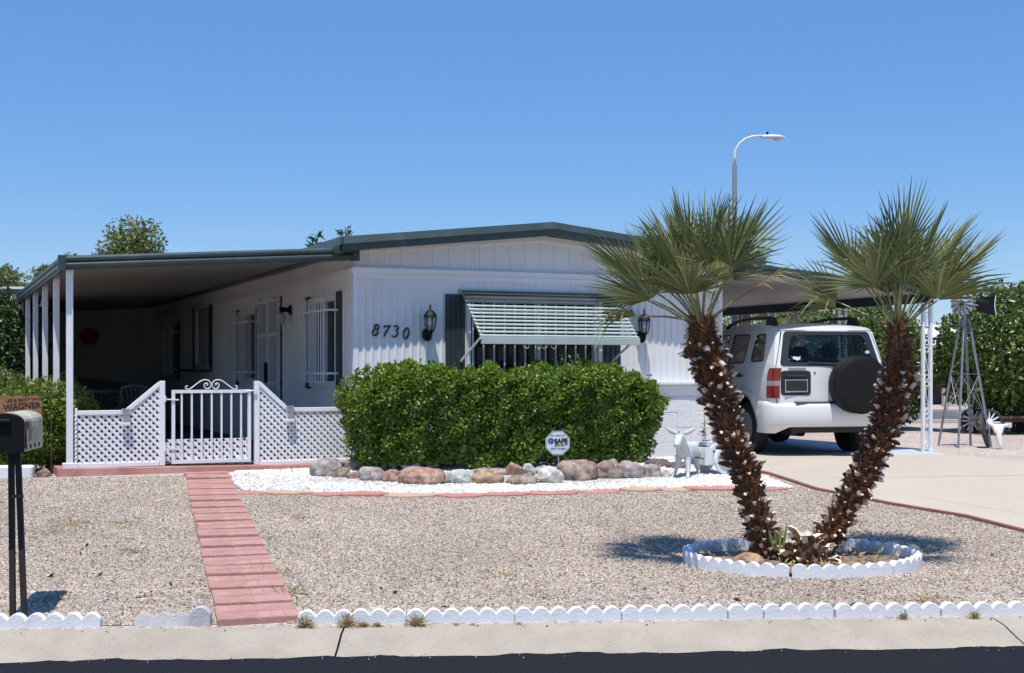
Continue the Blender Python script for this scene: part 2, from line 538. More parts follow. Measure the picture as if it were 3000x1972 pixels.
M_FLAGT = mat('tan_flagstone', (0.50, 0.35, 0.245), 0.85, 0.12, 9, bump=0.3, dirt=(0.45, 0.25, 0.2), dirt_amt=0.5, dirt_scale=4)
M_EDGE = mat('white_painted_edging', (0.74, 0.745, 0.76), 0.75, 0.04, 7, bump=0.35, bscale=70, speck=(0.18, 0.16, 0.14), speck_scale=55, speck_amt=0.10, dirt=(0.48, 0.44, 0.40), dirt_amt=0.3, dirt_scale=7)
M_EDGEG = mat('bare_grey_edging', (0.50, 0.49, 0.48), 0.85, 0.1, 9, bump=0.4, speck=(0.15, 0.14, 0.12), speck_scale=60, speck_amt=0.12, dirt=(0.25, 0.24, 0.24), dirt_amt=0.6, dirt_scale=5)
M_KERB = mat('worn_kerb_concrete', (0.375, 0.325, 0.262), 0.9, 0.09, 5, bump=0.5, bscale=80, speck=(0.13, 0.105, 0.085), speck_scale=74, speck_amt=0.24, dirt=(0.28, 0.245, 0.21), dirt_amt=0.75, dirt_scale=1.6)
M_DRIVE = mat('tan_driveway_concrete', (0.47, 0.405, 0.32), 0.9, 0.05, 1.3, bump=0.15, dirt=(0.45, 0.38, 0.30), dirt_amt=0.5, dirt_scale=0.9)
M_PORTSLAB = mat('grey_painted_carport_slab', (0.44, 0.47, 0.50), 0.8, 0.06, 2, dirt=(0.30, 0.31, 0.32), dirt_amt=0.4)
M_CURBBROWN = mat('brown_border_strip', (0.24, 0.10, 0.075), 0.85, 0.2, 8)
M_ASPH = mat('sealed_asphalt', (0.014, 0.016, 0.021), 0.95, 0.6, 110, spec=0.12, bump=0.6, bscale=160, speck=(0.07, 0.07, 0.075), speck_scale=90, speck_amt=0.16)
M_ASPH2 = mat('faded_asphalt', (0.10, 0.10, 0.105), 0.9, 0.15, 20, bump=0.3)
M_SOIL = mat('dry_bed_soil', (0.22, 0.165, 0.115), 0.95, 0.45, 28, bump=0.9, bscale=45, dirt=(0.36, 0.30, 0.24), dirt_amt=0.8, dirt_scale=9)
M_GRAVBED = gravel_mat('pinkish_crushed_gravel', [(0.16, 0.12, 0.10), (0.35, 0.27, 0.22), (0.46, 0.37, 0.31), (0.55, 0.45, 0.39), (0.38, 0.34, 0.32), (0.62, 0.55, 0.50)], 72, 0.9)
M_GRAVFAR = gravel_mat('far_pinkish_gravel', [(0.22, 0.17, 0.15), (0.42, 0.33, 0.28), (0.50, 0.40, 0.35), (0.56, 0.47, 0.42), (0.42, 0.38, 0.36)], 38, 0.8)
M_PEB = pebble_mat('gravel_stones', [(0.38, 0.295, 0.215), (0.46, 0.375, 0.29), (0.22, 0.17, 0.125), (0.53, 0.455, 0.37), (0.42, 0.31, 0.235), (0.30, 0.265, 0.225), (0.68, 0.61, 0.53), (0.11, 0.085, 0.065), (0.40, 0.34, 0.245), (0.48, 0.395, 0.315)])
M_WPEBBED = gravel_mat('white_stone_bed', [(0.22, 0.20, 0.18), (0.40, 0.39, 0.37), (0.50, 0.49, 0.47), (0.56, 0.56, 0.55)], 34, 1.0)
M_WPEB = pebble_mat('white_stones', [(0.74, 0.72, 0.685), (0.66, 0.63, 0.58), (0.78, 0.765, 0.735), (0.70, 0.69, 0.67), (0.54, 0.50, 0.45), (0.75, 0.725, 0.68)], 0.6)
M_LEAFN = leaf_mat('new_hedge_growth', (0.14, 0.22, 0.02), (0.22, 0.31, 0.03), (0.32, 0.40, 0.06), 0.32, 0.42, 0.45)
M_LEAFH = leaf_mat('hedge_leaf', (0.055, 0.115, 0.010), (0.125, 0.215, 0.020), (0.25, 0.34, 0.045), 0.30, 0.40, 0.5)
M_LEAFC = leaf_mat('citrus_leaf', (0.042, 0.082, 0.010), (0.085, 0.140, 0.018), (0.25, 0.29, 0.06), 0.28, 0.33, 0.6)
M_LEAFY = leaf_mat('yellow_green_leaf', (0.11, 0.16, 0.022), (0.20, 0.24, 0.035), (0.33, 0.33, 0.06), 0.3)
M_LEAFD = leaf_mat('dark_shrub_leaf', (0.022, 0.050, 0.012), (0.05, 0.095, 0.02), (0.12, 0.18, 0.05), 0.25, 0.38, 0.55)
M_LEAFT = leaf_mat('tree_leaf', (0.085, 0.115, 0.030), (0.14, 0.17, 0.042), (0.23, 0.25, 0.07), 0.3)
M_LEAFM = leaf_mat('mesquite_leaf', (0.10, 0.14, 0.030), (0.16, 0.20, 0.045), (0.24, 0.27, 0.07), 0.3)
M_TWIG = mat('twig_bark', (0.10, 0.075, 0.05), 0.9, 0.25, 20)
M_TRUNK = mat('tree_bark', (0.12, 0.09, 0.065), 0.9, 0.3, 14, bump=0.8, bscale=30)
M_FAN = leaf_mat('fan_palm_leaf', (0.135, 0.165, 0.055), (0.20, 0.225, 0.085), (0.32, 0.33, 0.145), 0.2, 0.5, 0.35)
M_FANDRY = leaf_mat('dry_palm_leaf', (0.26, 0.24, 0.12), (0.32, 0.28, 0.16), (0.40, 0.36, 0.24), 0.15, 0.6, 0.3)
M_PETI = mat('palm_petiole', (0.24, 0.25, 0.11), 0.5, 0.15, 12)
M_BOOT = mat('palm_boot_fibre', (0.125, 0.045, 0.016), 0.85, 0.4, 30, bump=0.6, bscale=80, island=0.3, stretch=(1, 1, 0.3))
M_BOOTIN = mat('palm_boot_inner', (0.60, 0.53, 0.44), 0.34, 0.4, 18, spec=0.7, island=0.25, stretch=(1, 1, 0.3))
M_FIBRE = mat('palm_red_fibre', (0.175, 0.070, 0.025), 0.9, 0.35, 25, island=0.35)
M_CORE = mat('palm_trunk_core', (0.060, 0.032, 0.018), 0.95, 0.4, 30, bump=1.0, bscale=50)
M_CARW = mat('white_car_paint', (0.70, 0.71, 0.70), 0.28, 0.015, 2, coat=0.6, dirt=(0.52, 0.49, 0.44), dirt_amt=0.18, dirt_scale=1.6)
M_CARB = mat('black_car_plastic', (0.018, 0.018, 0.019), 0.5, 0.1)
M_CARV = mat('black_vinyl_cover', (0.010, 0.0095, 0.010), 0.6, 0.15, 5, bump=0.25, bscale=12, spec=0.2)
M_TYRE = mat('tyre_rubber', (0.016, 0.016, 0.016), 0.85, 0.15)
M_RIM = mat('alloy_rim', (0.45, 0.46, 0.47), 0.35, 0.08, metal=0.7)
M_CARG = glass_mat('car_rear_glass', (0.66, 0.71, 0.71), 0.04)
M_CARS = glass_mat('car_side_glass', (0.40, 0.44, 0.45), 0.04)
M_SEAT = mat('grey_seat_cloth', (0.045, 0.047, 0.052), 0.9, 0.1)
M_TAILR = mat('red_lamp_lens', (0.17, 0.006, 0.006), 0.15, 0.05, spec=0.7)
M_TAILA = mat('amber_lamp_lens', (0.20, 0.016, 0.006), 0.15, 0.05, spec=0.7)
M_TAILC = mat('clear_lamp_lens', (0.27, 0.24, 0.24), 0.15, 0.05, spec=0.7)
M_CHROME = mat('bright_metal', (0.62, 0.62, 0.63), 0.22, 0.05, metal=0.9)
M_GALV = mat('galvanised_steel', (0.34, 0.355, 0.37), 0.42, 0.12, 12, metal=0.55)
M_CONCP = mat('grey_lamp_pole', (0.085, 0.095, 0.105), 0.6, 0.08, 5)
M_LAMPH = mat('lamp_head_paint', (0.66, 0.68, 0.69), 0.45, 0.04)
M_WOODD = mat('weathered_wood', (0.115, 0.078, 0.055), 0.9, 0.25, 16, bump=0.4)
M_WOODS = mat('varnished_sign_wood', (0.26, 0.125, 0.045), 0.6, 0.45, 7, detail=8, stretch=(0.6, 1, 5))
M_RUSTW = mat('dark_iron', (0.05, 0.038, 0.032), 0.7, 0.2)
M_BONE = mat('bleached_bone', (0.72, 0.71, 0.69), 0.7, 0.06, 9, bump=0.3)
M_DONK = mat('pale_green_statue', (0.55, 0.585, 0.56), 0.6, 0.08, 7, dirt=(0.34, 0.36, 0.30), dirt_amt=0.4, dirt_scale=9)
M_STATW = mat('white_statue_paint', (0.74, 0.745, 0.75), 0.6, 0.04, 8, dirt=(0.55, 0.52, 0.48), dirt_amt=0.3, dirt_scale=9)
M_YELF = leaf_mat('pale_yellow_petal', (0.80, 0.70, 0.30), (0.82, 0.74, 0.36), (0.85, 0.78, 0.46), 0.3)
M_RED = mat('red_tin_sun', (0.55, 0.020, 0.014), 0.5, 0.1)
M_COPPER = mat('copper_bell', (0.55, 0.20, 0.10), 0.4, 0.1, metal=0.5)
M_STRAW = leaf_mat('dry_straw', (0.36, 0.26, 0.12), (0.46, 0.35, 0.18), (0.56, 0.45, 0.26), 0.15, 0.8, 0.2)
M_DARKCL = mat('dark_cloth', (0.035, 0.032, 0.035), 0.9, 0.2, 10)
M_GREYPL = mat('grey_green_plastic', (0.10, 0.11, 0.105), 0.6, 0.1)
M_ROOFW = mat('white_roof_coat', (0.74, 0.745, 0.75), 0.6, 0.04, 3)
M_STUCCO = mat('beige_stucco', (0.50, 0.43, 0.36), 0.9, 0.06, 8)
M_DARKW = mat('dark_brown_wall', (0.045, 0.03, 0.026), 0.8, 0.15)
M_SOLAR = mat('solar_cell', (0.10, 0.14, 0.18), 0.2, 0.1)
M_SIGNW = mat('sign_white', (0.64, 0.66, 0.70), 0.35, 0.04, 9, dirt=(0.5, 0.5, 0.5), dirt_amt=0.3)
M_SIGNBK = mat('sign_black_ink', (0.015, 0.017, 0.022), 0.5, 0.0)
M_SIGNBL = mat('sign_blue_ink', (0.030, 0.095, 0.33), 0.45, 0.1)
M_GREYB = mat('grey_junction_box', (0.22, 0.23, 0.24), 0.5, 0.08)
def rock_mat(name, c, c2):
    return mat(name, c, 0.8, 0.55, 13, detail=9, bump=1.0, bscale=22, dirt=c2, dirt_amt=0.95, dirt_scale=9, speck=(0.62, 0.50, 0.40), speck_scale=24, speck_amt=0.22)
M_ROCK = {
    'brown': rock_mat('red_brown_boulder', (0.265, 0.19, 0.15), (0.46, 0.37, 0.31)),
    'grey': rock_mat('grey_mottled_boulder', (0.30, 0.25, 0.235), (0.46, 0.42, 0.40)),
    'red': rock_mat('rusty_red_boulder', (0.32, 0.185, 0.135), (0.50, 0.40, 0.33)),
    'ochre': rock_mat('ochre_boulder', (0.36, 0.235, 0.135), (0.32, 0.22, 0.18)),
    'pale': rock_mat('pale_quartz_boulder', (0.50, 0.46, 0.41), (0.66, 0.64, 0.59)),
    'green': rock_mat('pale_green_grey_boulder', (0.40, 0.41, 0.37), (0.58, 0.57, 0.52)),
    'dark': rock_mat('dark_shaded_boulder', (0.12, 0.09, 0.085), (0.18, 0.13, 0.12)),  # tone darkened for the shade these boulders lie in
}
# ------------------------------------------------------------------ ground, street, kerb
xs = [-900, -200, -60, -25, -14, -9] + [-6 + 0.75 * i for i in range(20)] + [10, 14, 22, 40, 90, 250, 900]
qs = [-900, -40, -11.2, -11.0, -0.30, -0.02] + [0.0, 0.3, 0.6, 0.9, 1.3, 1.8, 2.3] + [2.9 + 0.6 * i for i in range(7)] + [7.5, 9, 12, 16, 22, 30, 45, 60, 120, 400, 1500]
def base_z(x, q):
    if q <= -11.2: return 0.10
    if q < 0.0: return -0.03
    return gz(x, kerb_y(x) + q)
b = MB()
b.grid([[(x, kerb_y(x) + q, base_z(x, q)) for x in xs] for q in qs])
tag(b.build('ground', M_GRAVFAR, smooth=True, norm=False), kind='structure')

b = MB()
b.grid([[(x, kerb_y(x) + q, 0.0 if q < -0.6 else 0.0) for x in (-300, -40, -8, 0, 8, 40, 300)] for q in (-11.0, -6, -3, -1.2, -0.30)])
tag(b.build('street', M_ASPH, norm=False), kind='structure')

kerb = tag(bpy.data.objects.new('kerb', None), kind='structure'); COL.objects.link(kerb)
joints = [-24.0, -19.0, -13.5, -8.3, -4.62, -0.945, 2.80, 6.5, 10.2, 15.0, 22.0, 30.0]
prof = [(-0.335, 0.003), (-0.30, 0.010), (-0.22, 0.045), (-0.13, 0.092), (-0.06, 0.112), (0.0, 0.117), (0.03, 0.117)]
for i, (x0, x1) in enumerate(zip(joints, joints[1:])):
    x0 += 0.006; x1 -= 0.006
    n = max(2, int((x1 - x0) / 0.4))
    sk = -0.06 if i < 6 else 0.26
    rows = []
    for k in range(n + 1):
        x = x0 + (x1 - x0) * k / n
        e = (x - x0) / (x1 - x0)
        rows.append([(x, kerb_y(x) + q + 0.004 * math.sin(x * 3.1), z) for q, z in prof])
    # the joint at the right runs slantwise as in the photo
    for k, xx in ((0, 0), (n, 1)):
        sl = 0.35 if abs((x0 if k == 0 else x1) - 2.8) < 0.1 else 0.06
        rows[k] = [(px - sl * q * (1 if sl > 0.1 else -1), py, pz) for (px, py, pz), (q, z) in zip(rows[k], prof)]
    m = MB(); m.grid(rows)
    nn0 = len(prof)
    low = [(p[0], p[1], -0.05) for p in rows[0]]
    lo2 = [(p[0], p[1], -0.05) for p in rows[-1]]
    m.grid([rows[0], low]); m.grid([rows[-1], lo2])
    m.build('kerb_section', M_KERB, kerb, smooth=False, norm=False)

# ragged tar edge over the gutter, and grit swept along it
m = MB(); rows = []
gk = random.Random(9)
x = -9.0
while x < 12.0:
    w_ = 0.012 * math.sin(x * 5.1) + 0.008 * math.sin(x * 17.3 + 1) + gk.uniform(-0.006, 0.006)
    rows.append([(x, kerb_y(x) - 0.328 + w_, 0.0105 + max(0, w_) * 0.35), (x, kerb_y(x) - 0.352, 0.0055), (x, kerb_y(x) - 0.50, -0.004)])
    x += 0.04
m.grid(rows); tag(m.build('street_edge', M_ASPH, norm=False), kind='structure')
for nm, q0, q1, zz, dens, rr, lab in (('gutter_grit', -0.42, -0.27, 0.010, 70, 0.004, 'fine grit lying in the street gutter'), ('kerb_grit', -0.07, 0.02, 0.113, 260, 0.0060, 'stray gravel bits spilled onto the kerb top')):
    m = MB(); m.grid([[(xx, kerb_y(xx) + q, zz + (0.0 if q < q1 else 0.003)) for q in (q0, q1)] for xx in [-5 + 0.5 * k for k in range(27)]])
    o = tag(m.build(nm, M_PEB, norm=False), lab, 'grit', kind='stuff'); scatter(o, dens, rr, 0.5, 1.4, M_PEB, 31)

# ------------------------------------------------------------------ driveway, carport floor, side street
DR_L = [ground(2215, 1381), ground(2400, 1436), ground(2620, 1480), ground(2837, 1516), ground(3000, 1557)]
DR_L = [(p.x, p.y) for p in DR_L] + [(5.0, 8.6), (5.3, kerb_y(5.3) + 0.01)]
drive = DR_L + [(9.6, kerb_y(9.6) + 0.01), (7.6, 12.2), (6.75, 14.6), (6.25, 16.2), (5.84, 17.21), (2.68, 17.12)]
bmx = poly_mesh([drive], (0.8, 0.8), lambda x, y: (x, y, gz(x, y) + 0.016))
dro = tag(bm_build(bmx, 'driveway', M_DRIVE, up=True), kind='structure')
# control joints pressed in the concrete
for (u0, v0), (u1, v1) in (((2430, 1404), (3000, 1398)), ((2700, 1462), (3000, 1511))):
    p, q = ground(u0, v0), ground(u1, v1)
    m = MB()
    seg = [p.lerp(q, k / 10) for k in range(11)]
    m.grid([[(s.x, s.y - 0.006, gz(s.x, s.y) + 0.0195), (s.x, s.y + 0.006, gz(s.x, s.y) + 0.0195)] for s in seg])
    m.build('joint_line', M_KERB, dro, norm=False)
# brown border along the driveway
m = MB()
rowA = []
for (x, y) in [Vector((a[0], a[1])).lerp(Vector((c[0], c[1])), t) for a, c in zip(DR_L, DR_L[1:]) for t in (0, 0.25, 0.5, 0.75)]:
    z = gz(x, y)
    rowA.append([(x - 0.045, y - 0.01, z - 0.02), (x - 0.042, y - 0.01, z + 0.024), (x - 0.012, y, z + 0.028), (x + 0.004, y, z + 0.01)])
m.grid(rowA)
tag(m.build('border_strip', M_CURBBROWN, norm=False), 'low reddish brown border strip along the driveway edge', 'edging')
SLABZ = 0.428
slab = [(2.86, 17.14), (5.82, 17.22), (5.80, 18.4), (2.2, 26.3), (-0.6, 25.06), (2.80, 17.46)]
m = MB()
n = len(slab)
m.add([(x, y, SLABZ) for x, y in slab] + [(x, y, 0.2) for x, y in slab], [tuple(range(n))] + [(i, (i + 1) % n, (i + 1) % n + n, i + n) for i in range(n)])
tag(m.build('carport_floor', M_PORTSLAB), kind='structure')

m = MB()
m.grid([[(x, y0 + 0.06 * x, gz(x, y0 + 0.06 * x) + 0.012) for x in (-60, -20, 0, 4, 8, 12, 20, 40, 120)] for y0 in (28.2, 31.5, 35.5)])
tag(m.build('side_street', M_ASPH2, norm=False), kind='structure')
for y0 in (27.9, 35.5):
    m = MB()
    m.grid([[(x, y0 + o + 0.06 * x, gz(x, y0 + 0.06 * x) + z) for o, z in ((0, -0.05), (0, 0.075), (0.28, 0.075), (0.30, -0.05))] for x in (-60, -20, 0, 4, 8, 12, 20, 40, 120)])
    tag(m.build('side_kerb', M_DRIVE, norm=False), kind='structure')

# ------------------------------------------------------------------ path of salmon pavers
path = tag(bpy.data.objects.new('garden_path', None), kind='structure'); COL.objects.link(path)
def paver_mesh(var):
    m = MB()
    W, D, H = 0.230, 0.189, 0.030
    m.box(-W, W, -D, D, -0.03, H - 0.004)
    g = 0.0035
    for hx in (-1, 1):
        x0, x1 = (-W + 0.004, -g) if hx < 0 else (g, W - 0.004)
        for hy in (-1, 1):
            y0, y1 = (-D + 0.004, -g) if hy < 0 else (g, D - 0.004)
            across = (hx * hy > 0) == (var == 0)
            n = 3 if across else 3
            for k in range(n):
                if across:
                    a, c = y0 + (y1 - y0) * k / n, y0 + (y1 - y0) * (k + 1) / n
                    m.box(x0, x1, a + g * 0.4, c - g * 0.4, H - 0.005, H)
                else:
                    a, c = x0 + (x1 - x0) * k / n, x0 + (x1 - x0) * (k + 1) / n
                    m.box(a + g * 0.4, c - g * 0.4, y0, y1, H - 0.005, H)
    return m.mesh('paver', M_PAVER)
pav = [paver_mesh(0), paver_mesh(1)]
PA, PB = Vector((-1.49, 7.585)), Vector((-3.30, 14.05))
NP = 18
for i in range(NP):
    t = i / (NP - 1)
    p = PA.lerp(PB, t)
    z = gz(p.x, p.y)
    o = link('paver', pav[i % 2], path)
    sl = (gz(p.x, p.y + 0.2) - gz(p.x, p.y - 0.2)) / 0.4
    o.location = (p.x + rng.uniform(-0.012, 0.012), p.y, z + rng.uniform(-0.006, 0.004))
    o.rotation_euler = (math.atan(sl) - rng.uniform(0.004, 0.045), rng.uniform(-0.012, 0.012), RAD(15.4) + rng.uniform(-0.012, 0.012))

# ------------------------------------------------------------------ white stone bed and flagstones
FL = [ground(708, 1447), ground(900, 1452), ground(1150, 1455), ground(1350, 1457), ground(1600, 1450), ground(1850, 1441), ground(2100, 1437), ground(2330, 1437)]
BEDBACK = [(2.6, 16.95), (0.9, 16.2), (-1.5, 15.2), (-3.05, 14.35)]
bed = [(p.x, p.y + 0.12) for p in FL] + [(2.66, 14.7)] + BEDBACK + [ (-3.03, 13.9), (-2.75, 13.0)]
bm0 = poly_mesh([bed], (0.5, 0.5), lambda x, y: (x, y, gz(x, y) + 0.010))
tag(bm_build(bm0, 'white_stone_bed', M_WPEBBED, up=True), kind='structure')
bm0 = poly_mesh([bed], None, lambda x, y: (x, y, gz(x, y) + 0.014))
bmesh.ops.triangulate(bm0, faces=bm0.faces)
o = tag(bm_build(bm0, 'white_stones', M_WPEB, up=True), 'loose white landscaping stones in the bed before the hedge', 'stones', kind='stuff')
scatter(o, 1000, 0.021, 0.6, 1.3, M_WPEB, 3)

border = thing('flagstone_border', 'row of flat red and tan flagstones edging the white stone bed', 'flagstones')
def along(pts, s):
    ln = [(pts[i + 1] - pts[i]).length for i in range(len(pts) - 1)]
    T = sum(ln); d = s * T
    for i, l in enumerate(ln):
        if d <= l or i == len(ln) - 1:
            return pts[i].lerp(pts[i + 1], d / l)
        d -= l
k = 0
s = 0.015
tot = sum((FL[i + 1] - FL[i]).length for i in range(len(FL) - 1))
while s < 0.985:
    w = rng.uniform(0.34, 0.58)
    p = along(FL, s)
    nv = rng.randint(6, 8)
    pts = []
    for j in range(nv):
        a = 2 * math.pi * (j + rng.uniform(-0.22, 0.22)) / nv
        pts.append((p.x + math.cos(a) * w * rng.uniform(0.46, 0.58), p.y + 0.05 + rng.uniform(-0.03, 0.05) + math.sin(a) * rng.uniform(0.14, 0.20)))
    th = rng.uniform(0.016, 0.028)
    dz = 0.006 * (k % 2)
    m = MB()
    zt = gz(p.x, p.y) + th + dz
    m.add([(x, y, zt + 0.02 * (y - p.y)) for x, y in pts] + [(x * 1.0, y, gz(p.x, p.y) - 0.03) for x, y in pts],
          [tuple(range(nv))] + [(i, (i + 1) % nv, (i + 1) % nv + nv, i + nv) for i in range(nv)])
    m.build('flagstone', M_FLAGT if k in (1, 4, 9, 10) else M_FLAGR, border, bevel=0.006)
    if k % 3 == 1:      # a second stone behind
        pts2 = [(x + rng.uniform(0.05, 0.2), y + 0.24) for x, y in pts]
        m = MB()
        m.add([(x, y, zt) for x, y in pts2] + [(x, y, gz(p.x, p.y) - 0.03) for x, y in pts2],
              [tuple(range(nv))] + [(i, (i + 1) % nv, (i + 1) % nv + nv, i + nv) for i in range(nv)])
        m.build('flagstone', M_FLAGR, border, bevel=0.006)
    s += w * 0.93 / tot
    k += 1

# ------------------------------------------------------------------ loose gravel over the yard
RING_C = Vector(((2347 - 1500) / FOC * 9.20, 9.20)); RING_X, RING_Y = 0.835, 0.64
hole = [(RING_C.x + RING_X * 0.95 * math.cos(a), RING_C.y + RING_Y * 0.93 * math.sin(a)) for a in [2 * math.pi * k / 24 for k in range(24)]]
yardR = [(-1.28, kerb_y(-1.28) + 0.05), (5.25, kerb_y(5.25) + 0.05), (4.95, 8.6)] + [(x - 0.08, y) for x, y in reversed(DR_L[:5])] + [(p.x, p.y - 0.05) for p in reversed(FL)] + [(-2.62, 12.4)]
yardL = [(-5.5, kerb_y(-5.5) + 0.05), (-1.68, kerb_y(-1.68) + 0.05), (-3.45, 13.95), (-5.1, 13.65), (-6.6, 13.1)]
for lab, lp, dens, sd in (('loose pinkish gravel right of the red paver path', [yardR, hole], 4000, 2), ('loose pinkish gravel left of the red paver path', [yardL], 4000, 9)):
    bm0 = poly_mesh(lp, (0.6, 0.6), lambda x, y: (x, y, gz(x, y) + 0.004))
    bmesh.ops.triangulate(bm0, faces=bm0.faces)
    base = bm0.copy()
    for v in base.verts: v.co.z += 0.001
    tag(bm_build(base, 'yard', M_GRAVBED, up=True), kind='structure')
    o = tag(bm_build(bm0, 'gravel', M_PEB, up=True), lab, 'gravel', kind='stuff')
    scatter(o, dens, 0.0078, 0.5, 1.4, M_PEB, sd)

# ------------------------------------------------------------------ scalloped concrete edging
PITCH = 0.1025
def edger_mesh(n, big=1.0, mt=None):
    m = MB()
    poly = [(0, -0.05)]
    valley, peak = 0.048 * big, 0.083 * big
    for i in range(n):
        for k in range(9):
            f = k / 8
            c = 2 * f - 1
            h = valley + (peak - valley) * (1 - abs(c) ** 2.15)
            x = (i + f) * PITCH * big
            if k == 0 and i > 0: continue
            poly.append((x, h))
    poly.append((n * PITCH * big, -0.05))
    poly = poly[::-1]
    m.prism(poly, 0.055)
    return m
cuts = [(872, 3, ''), (1030, 3, ''), (1192, 6, ''), (1509, 6, ''), (1823, 6, ''), (2135, 2, ''), (2240, 4, ''), (2450, 4, ''), (2655, 2, ''), (2760, 6, '')]
names = ['white scalloped kerbside edging piece just right of the red path', 'short white scalloped edging piece behind the long dry weeds',
         'long white edging piece with the round dry weed at its left end', 'middle one of the three long six scallop white edging pieces',
         'long six scallop white edging piece whose right end lies below the palm ring', 'two scallop white edging piece below the left part of the palm ring',
         'four scallop white edging piece below the middle of the palm ring', 'four scallop white edging piece right of the palm ring middle',
         'two scallop white edging piece below the far right end of the ring', 'rightmost white scalloped kerbside edging piece by the slanting kerb crack']
names = [x.replace("ring's", 'ring') for x in names]
for (u, n, _), lab in zip(cuts, names):
    y = 7.45; x = (u - 1500) / FOC * y
    for _ in range(4):
        y = kerb_y(x) + 0.015; x = (u - 1500) / FOC * y
    o = edger_mesh(n).build('edging_piece', M_EDGE, loc=(x, y, 0.118 + rng.uniform(-0.004, 0.004)), rz=math.atan(0.068) + rng.uniform(-0.006, 0.006), bevel=0.003)
    tag(o, lab, 'edging', 'scalloped edging along the kerb')
for u, n, lab, mt, tilt, big in ((-35, 6, 'white scalloped edging piece at the foot of the mailbox posts', M_EDGE, 0.0, 1.0),
                                 (393, 3, 'stained low edging piece leaning back, left of the tall grey one', M_EDGEG, 0.22, 1.0),
                                 (556, 1, 'single tall grey faced edging scallop left of the red path', M_EDGEG, -0.03, 1.12)):
    y = 7.25; x = (u - 1500) / FOC * y
    for _ in range(4):
        y = kerb_y(x) + 0.02; x = (u - 1500) / FOC * y
    o = edger_mesh(n, big).build('edging_piece', mt, loc=(x, y, 0.118 if n != 1 else 0.135), rz=math.atan(0.068), bevel=0.003)
    o.rotation_euler.x = -tilt
    tag(o, lab, 'edging', 'scalloped edging along the kerb')

# ring round the palms
RZ = gz(RING_C.x, RING_C.y - 0.3)
labs = ['curved white ring edging piece at the front right end of the ring', 'curved white ring edging piece at the far right behind the right palm', 'curved white ring edging piece at the back between the palms',
        'curved white ring edging piece at the back behind the left palm', 'curved white ring edging piece at the far left end of the ring', 'curved white ring edging piece at the front left before the ochre rock',
        'curved white ring edging piece at the front middle of the ring']
a0 = RAD(-53.0)
step = 2 * math.pi / 7
for i in range(7):
    a1 = a0 + step * i + 0.012; a2 = a0 + step * (i + 1) - 0.012
    rows = []
    NS = 7
    for k in range(NS * 7 + 1):
        f = k / 7.0
        c = 2 * (f - math.floor(f)) - 1 if k < NS * 7 else 1
        h = 0.068 + 0.030 * (1 - abs(c) ** 2.15)
        a = a1 + (a2 - a1) * k / (NS * 7)
        px, py = math.cos(a), math.sin(a)
        o_ = (RING_C.x + RING_X * px, RING_C.y + RING_Y * py); i_ = (RING_C.x + (RING_X - 0.055) * px, RING_C.y + (RING_Y - 0.055) * py)
        zb = RZ + 0.012 * (py)
        rows.append([(*o_, zb - 0.08), (*o_, zb + h), (*i_, zb + h), (*i_, zb - 0.08), (*o_, zb - 0.08)])
    m = MB(); m.grid(rows)
    m.add([rows[0][j] for j in range(4)], [(0, 1, 2, 3)]); m.add([rows[-1][j] for j in range(4)], [(3, 2, 1, 0)])
    o = m.build('ring_edging_piece', M_EDGE)
    tag(o, labs[i], 'edging', 'curved edging round the palms')
m = MB()
m.lathe([(0.0, 0.05), (0.35, 0.045), (0.7, 0.028), (0.80, 0.02)], 36, Matrix.Translation((RING_C.x, RING_C.y, RZ)) @ Matrix.Diagonal((1, (RING_Y - 0.03) / (RING_X - 0.03), 1, 1)))
tag(m.build('planting_soil', M_SOIL, smooth=True), kind='structure')
# ------------------------------------------------------------------ house
HA = math.atan2(0.408, 0.913)
CX, CY = -1.859, 15.30
def H(t, s, z=0.0):
    return Vector((CX + 0.913 * t - 0.408 * s, CY + 0.408 * t + 0.913 * s, z))
HW, HD = 5.10, 15.2
PEAK = 2.45
house = thing('mobile_home', 'white ribbed mobile home with dark teal low gable roof', 'house', (CX, CY, 0), HA)
def zroof(x):   # underside of the roof at the front wall
    return 3.235 - abs(x - PEAK) * 0.095
def ribbed(m, p, d, n, L, z0, z1, per, flat, dep, openings=(), ztop=None):
    """Vertical ribbed sheet from point p along d (unit), outward n."""
    p = Vector(p); d = Vector(d); n = Vector(n)
    k = int(round(L / per)); per = L / k
    prof = []
    for i in range(k):
        x = i * per
        prof += [(x, 0), (x + per * flat, 0), (x + per * (flat + (1 - flat) * 0.3), dep), (x + per * (1 - (1 - flat) * 0.3), dep)]
    prof.append((L, 0))
    for (xa, ha), (xb, hb) in zip(prof, prof[1:]):
        xm = (xa + xb) / 2
        cuts = [(z0, ztop(xm) if ztop else z1)]
        for (ox0, ox1, oz0, oz1) in openings:
            if ox0 < xm < ox1:
                nc = []
                for (u, v) in cuts:
                    if oz0 > u: nc.append((u, min(v, oz0)))
                    if oz1 < v: nc.append((max(u, oz1), v))
                cuts = nc
        for (u, v) in cuts:
            va = ztop(xa) if ztop else v; vb = ztop(xb) if ztop else v
            A = p + d * xa + n * ha; B = p + d * xb + n * hb
            m.add([(A.x, A.y, u), (B.x, B.y, u), (B.x, B.y, vb), (A.x, A.y, va)], [(0, 1, 2, 3)])
FW = (1.42, 3.22, 1.30, 2.45)
m = MB(); ribbed(m, (0.05, 0, 0), (1, 0, 0), (0, -1, 0), HW - 0.10, 1.36, 2.70, 0.098, 0.5, 0.012, [FW])
m.build('front_wall', M_WHITE, house, norm=False)
m = MB(); ribbed(m, (0.0, 0.02, 0), (1, 0, 0), (0, -1, 0), HW, 2.70, 3.2, 0.20, 0.86, 0.008, ztop=zroof)
m.build('gable_wall', M_WHITE, house, norm=False)
m = MB()
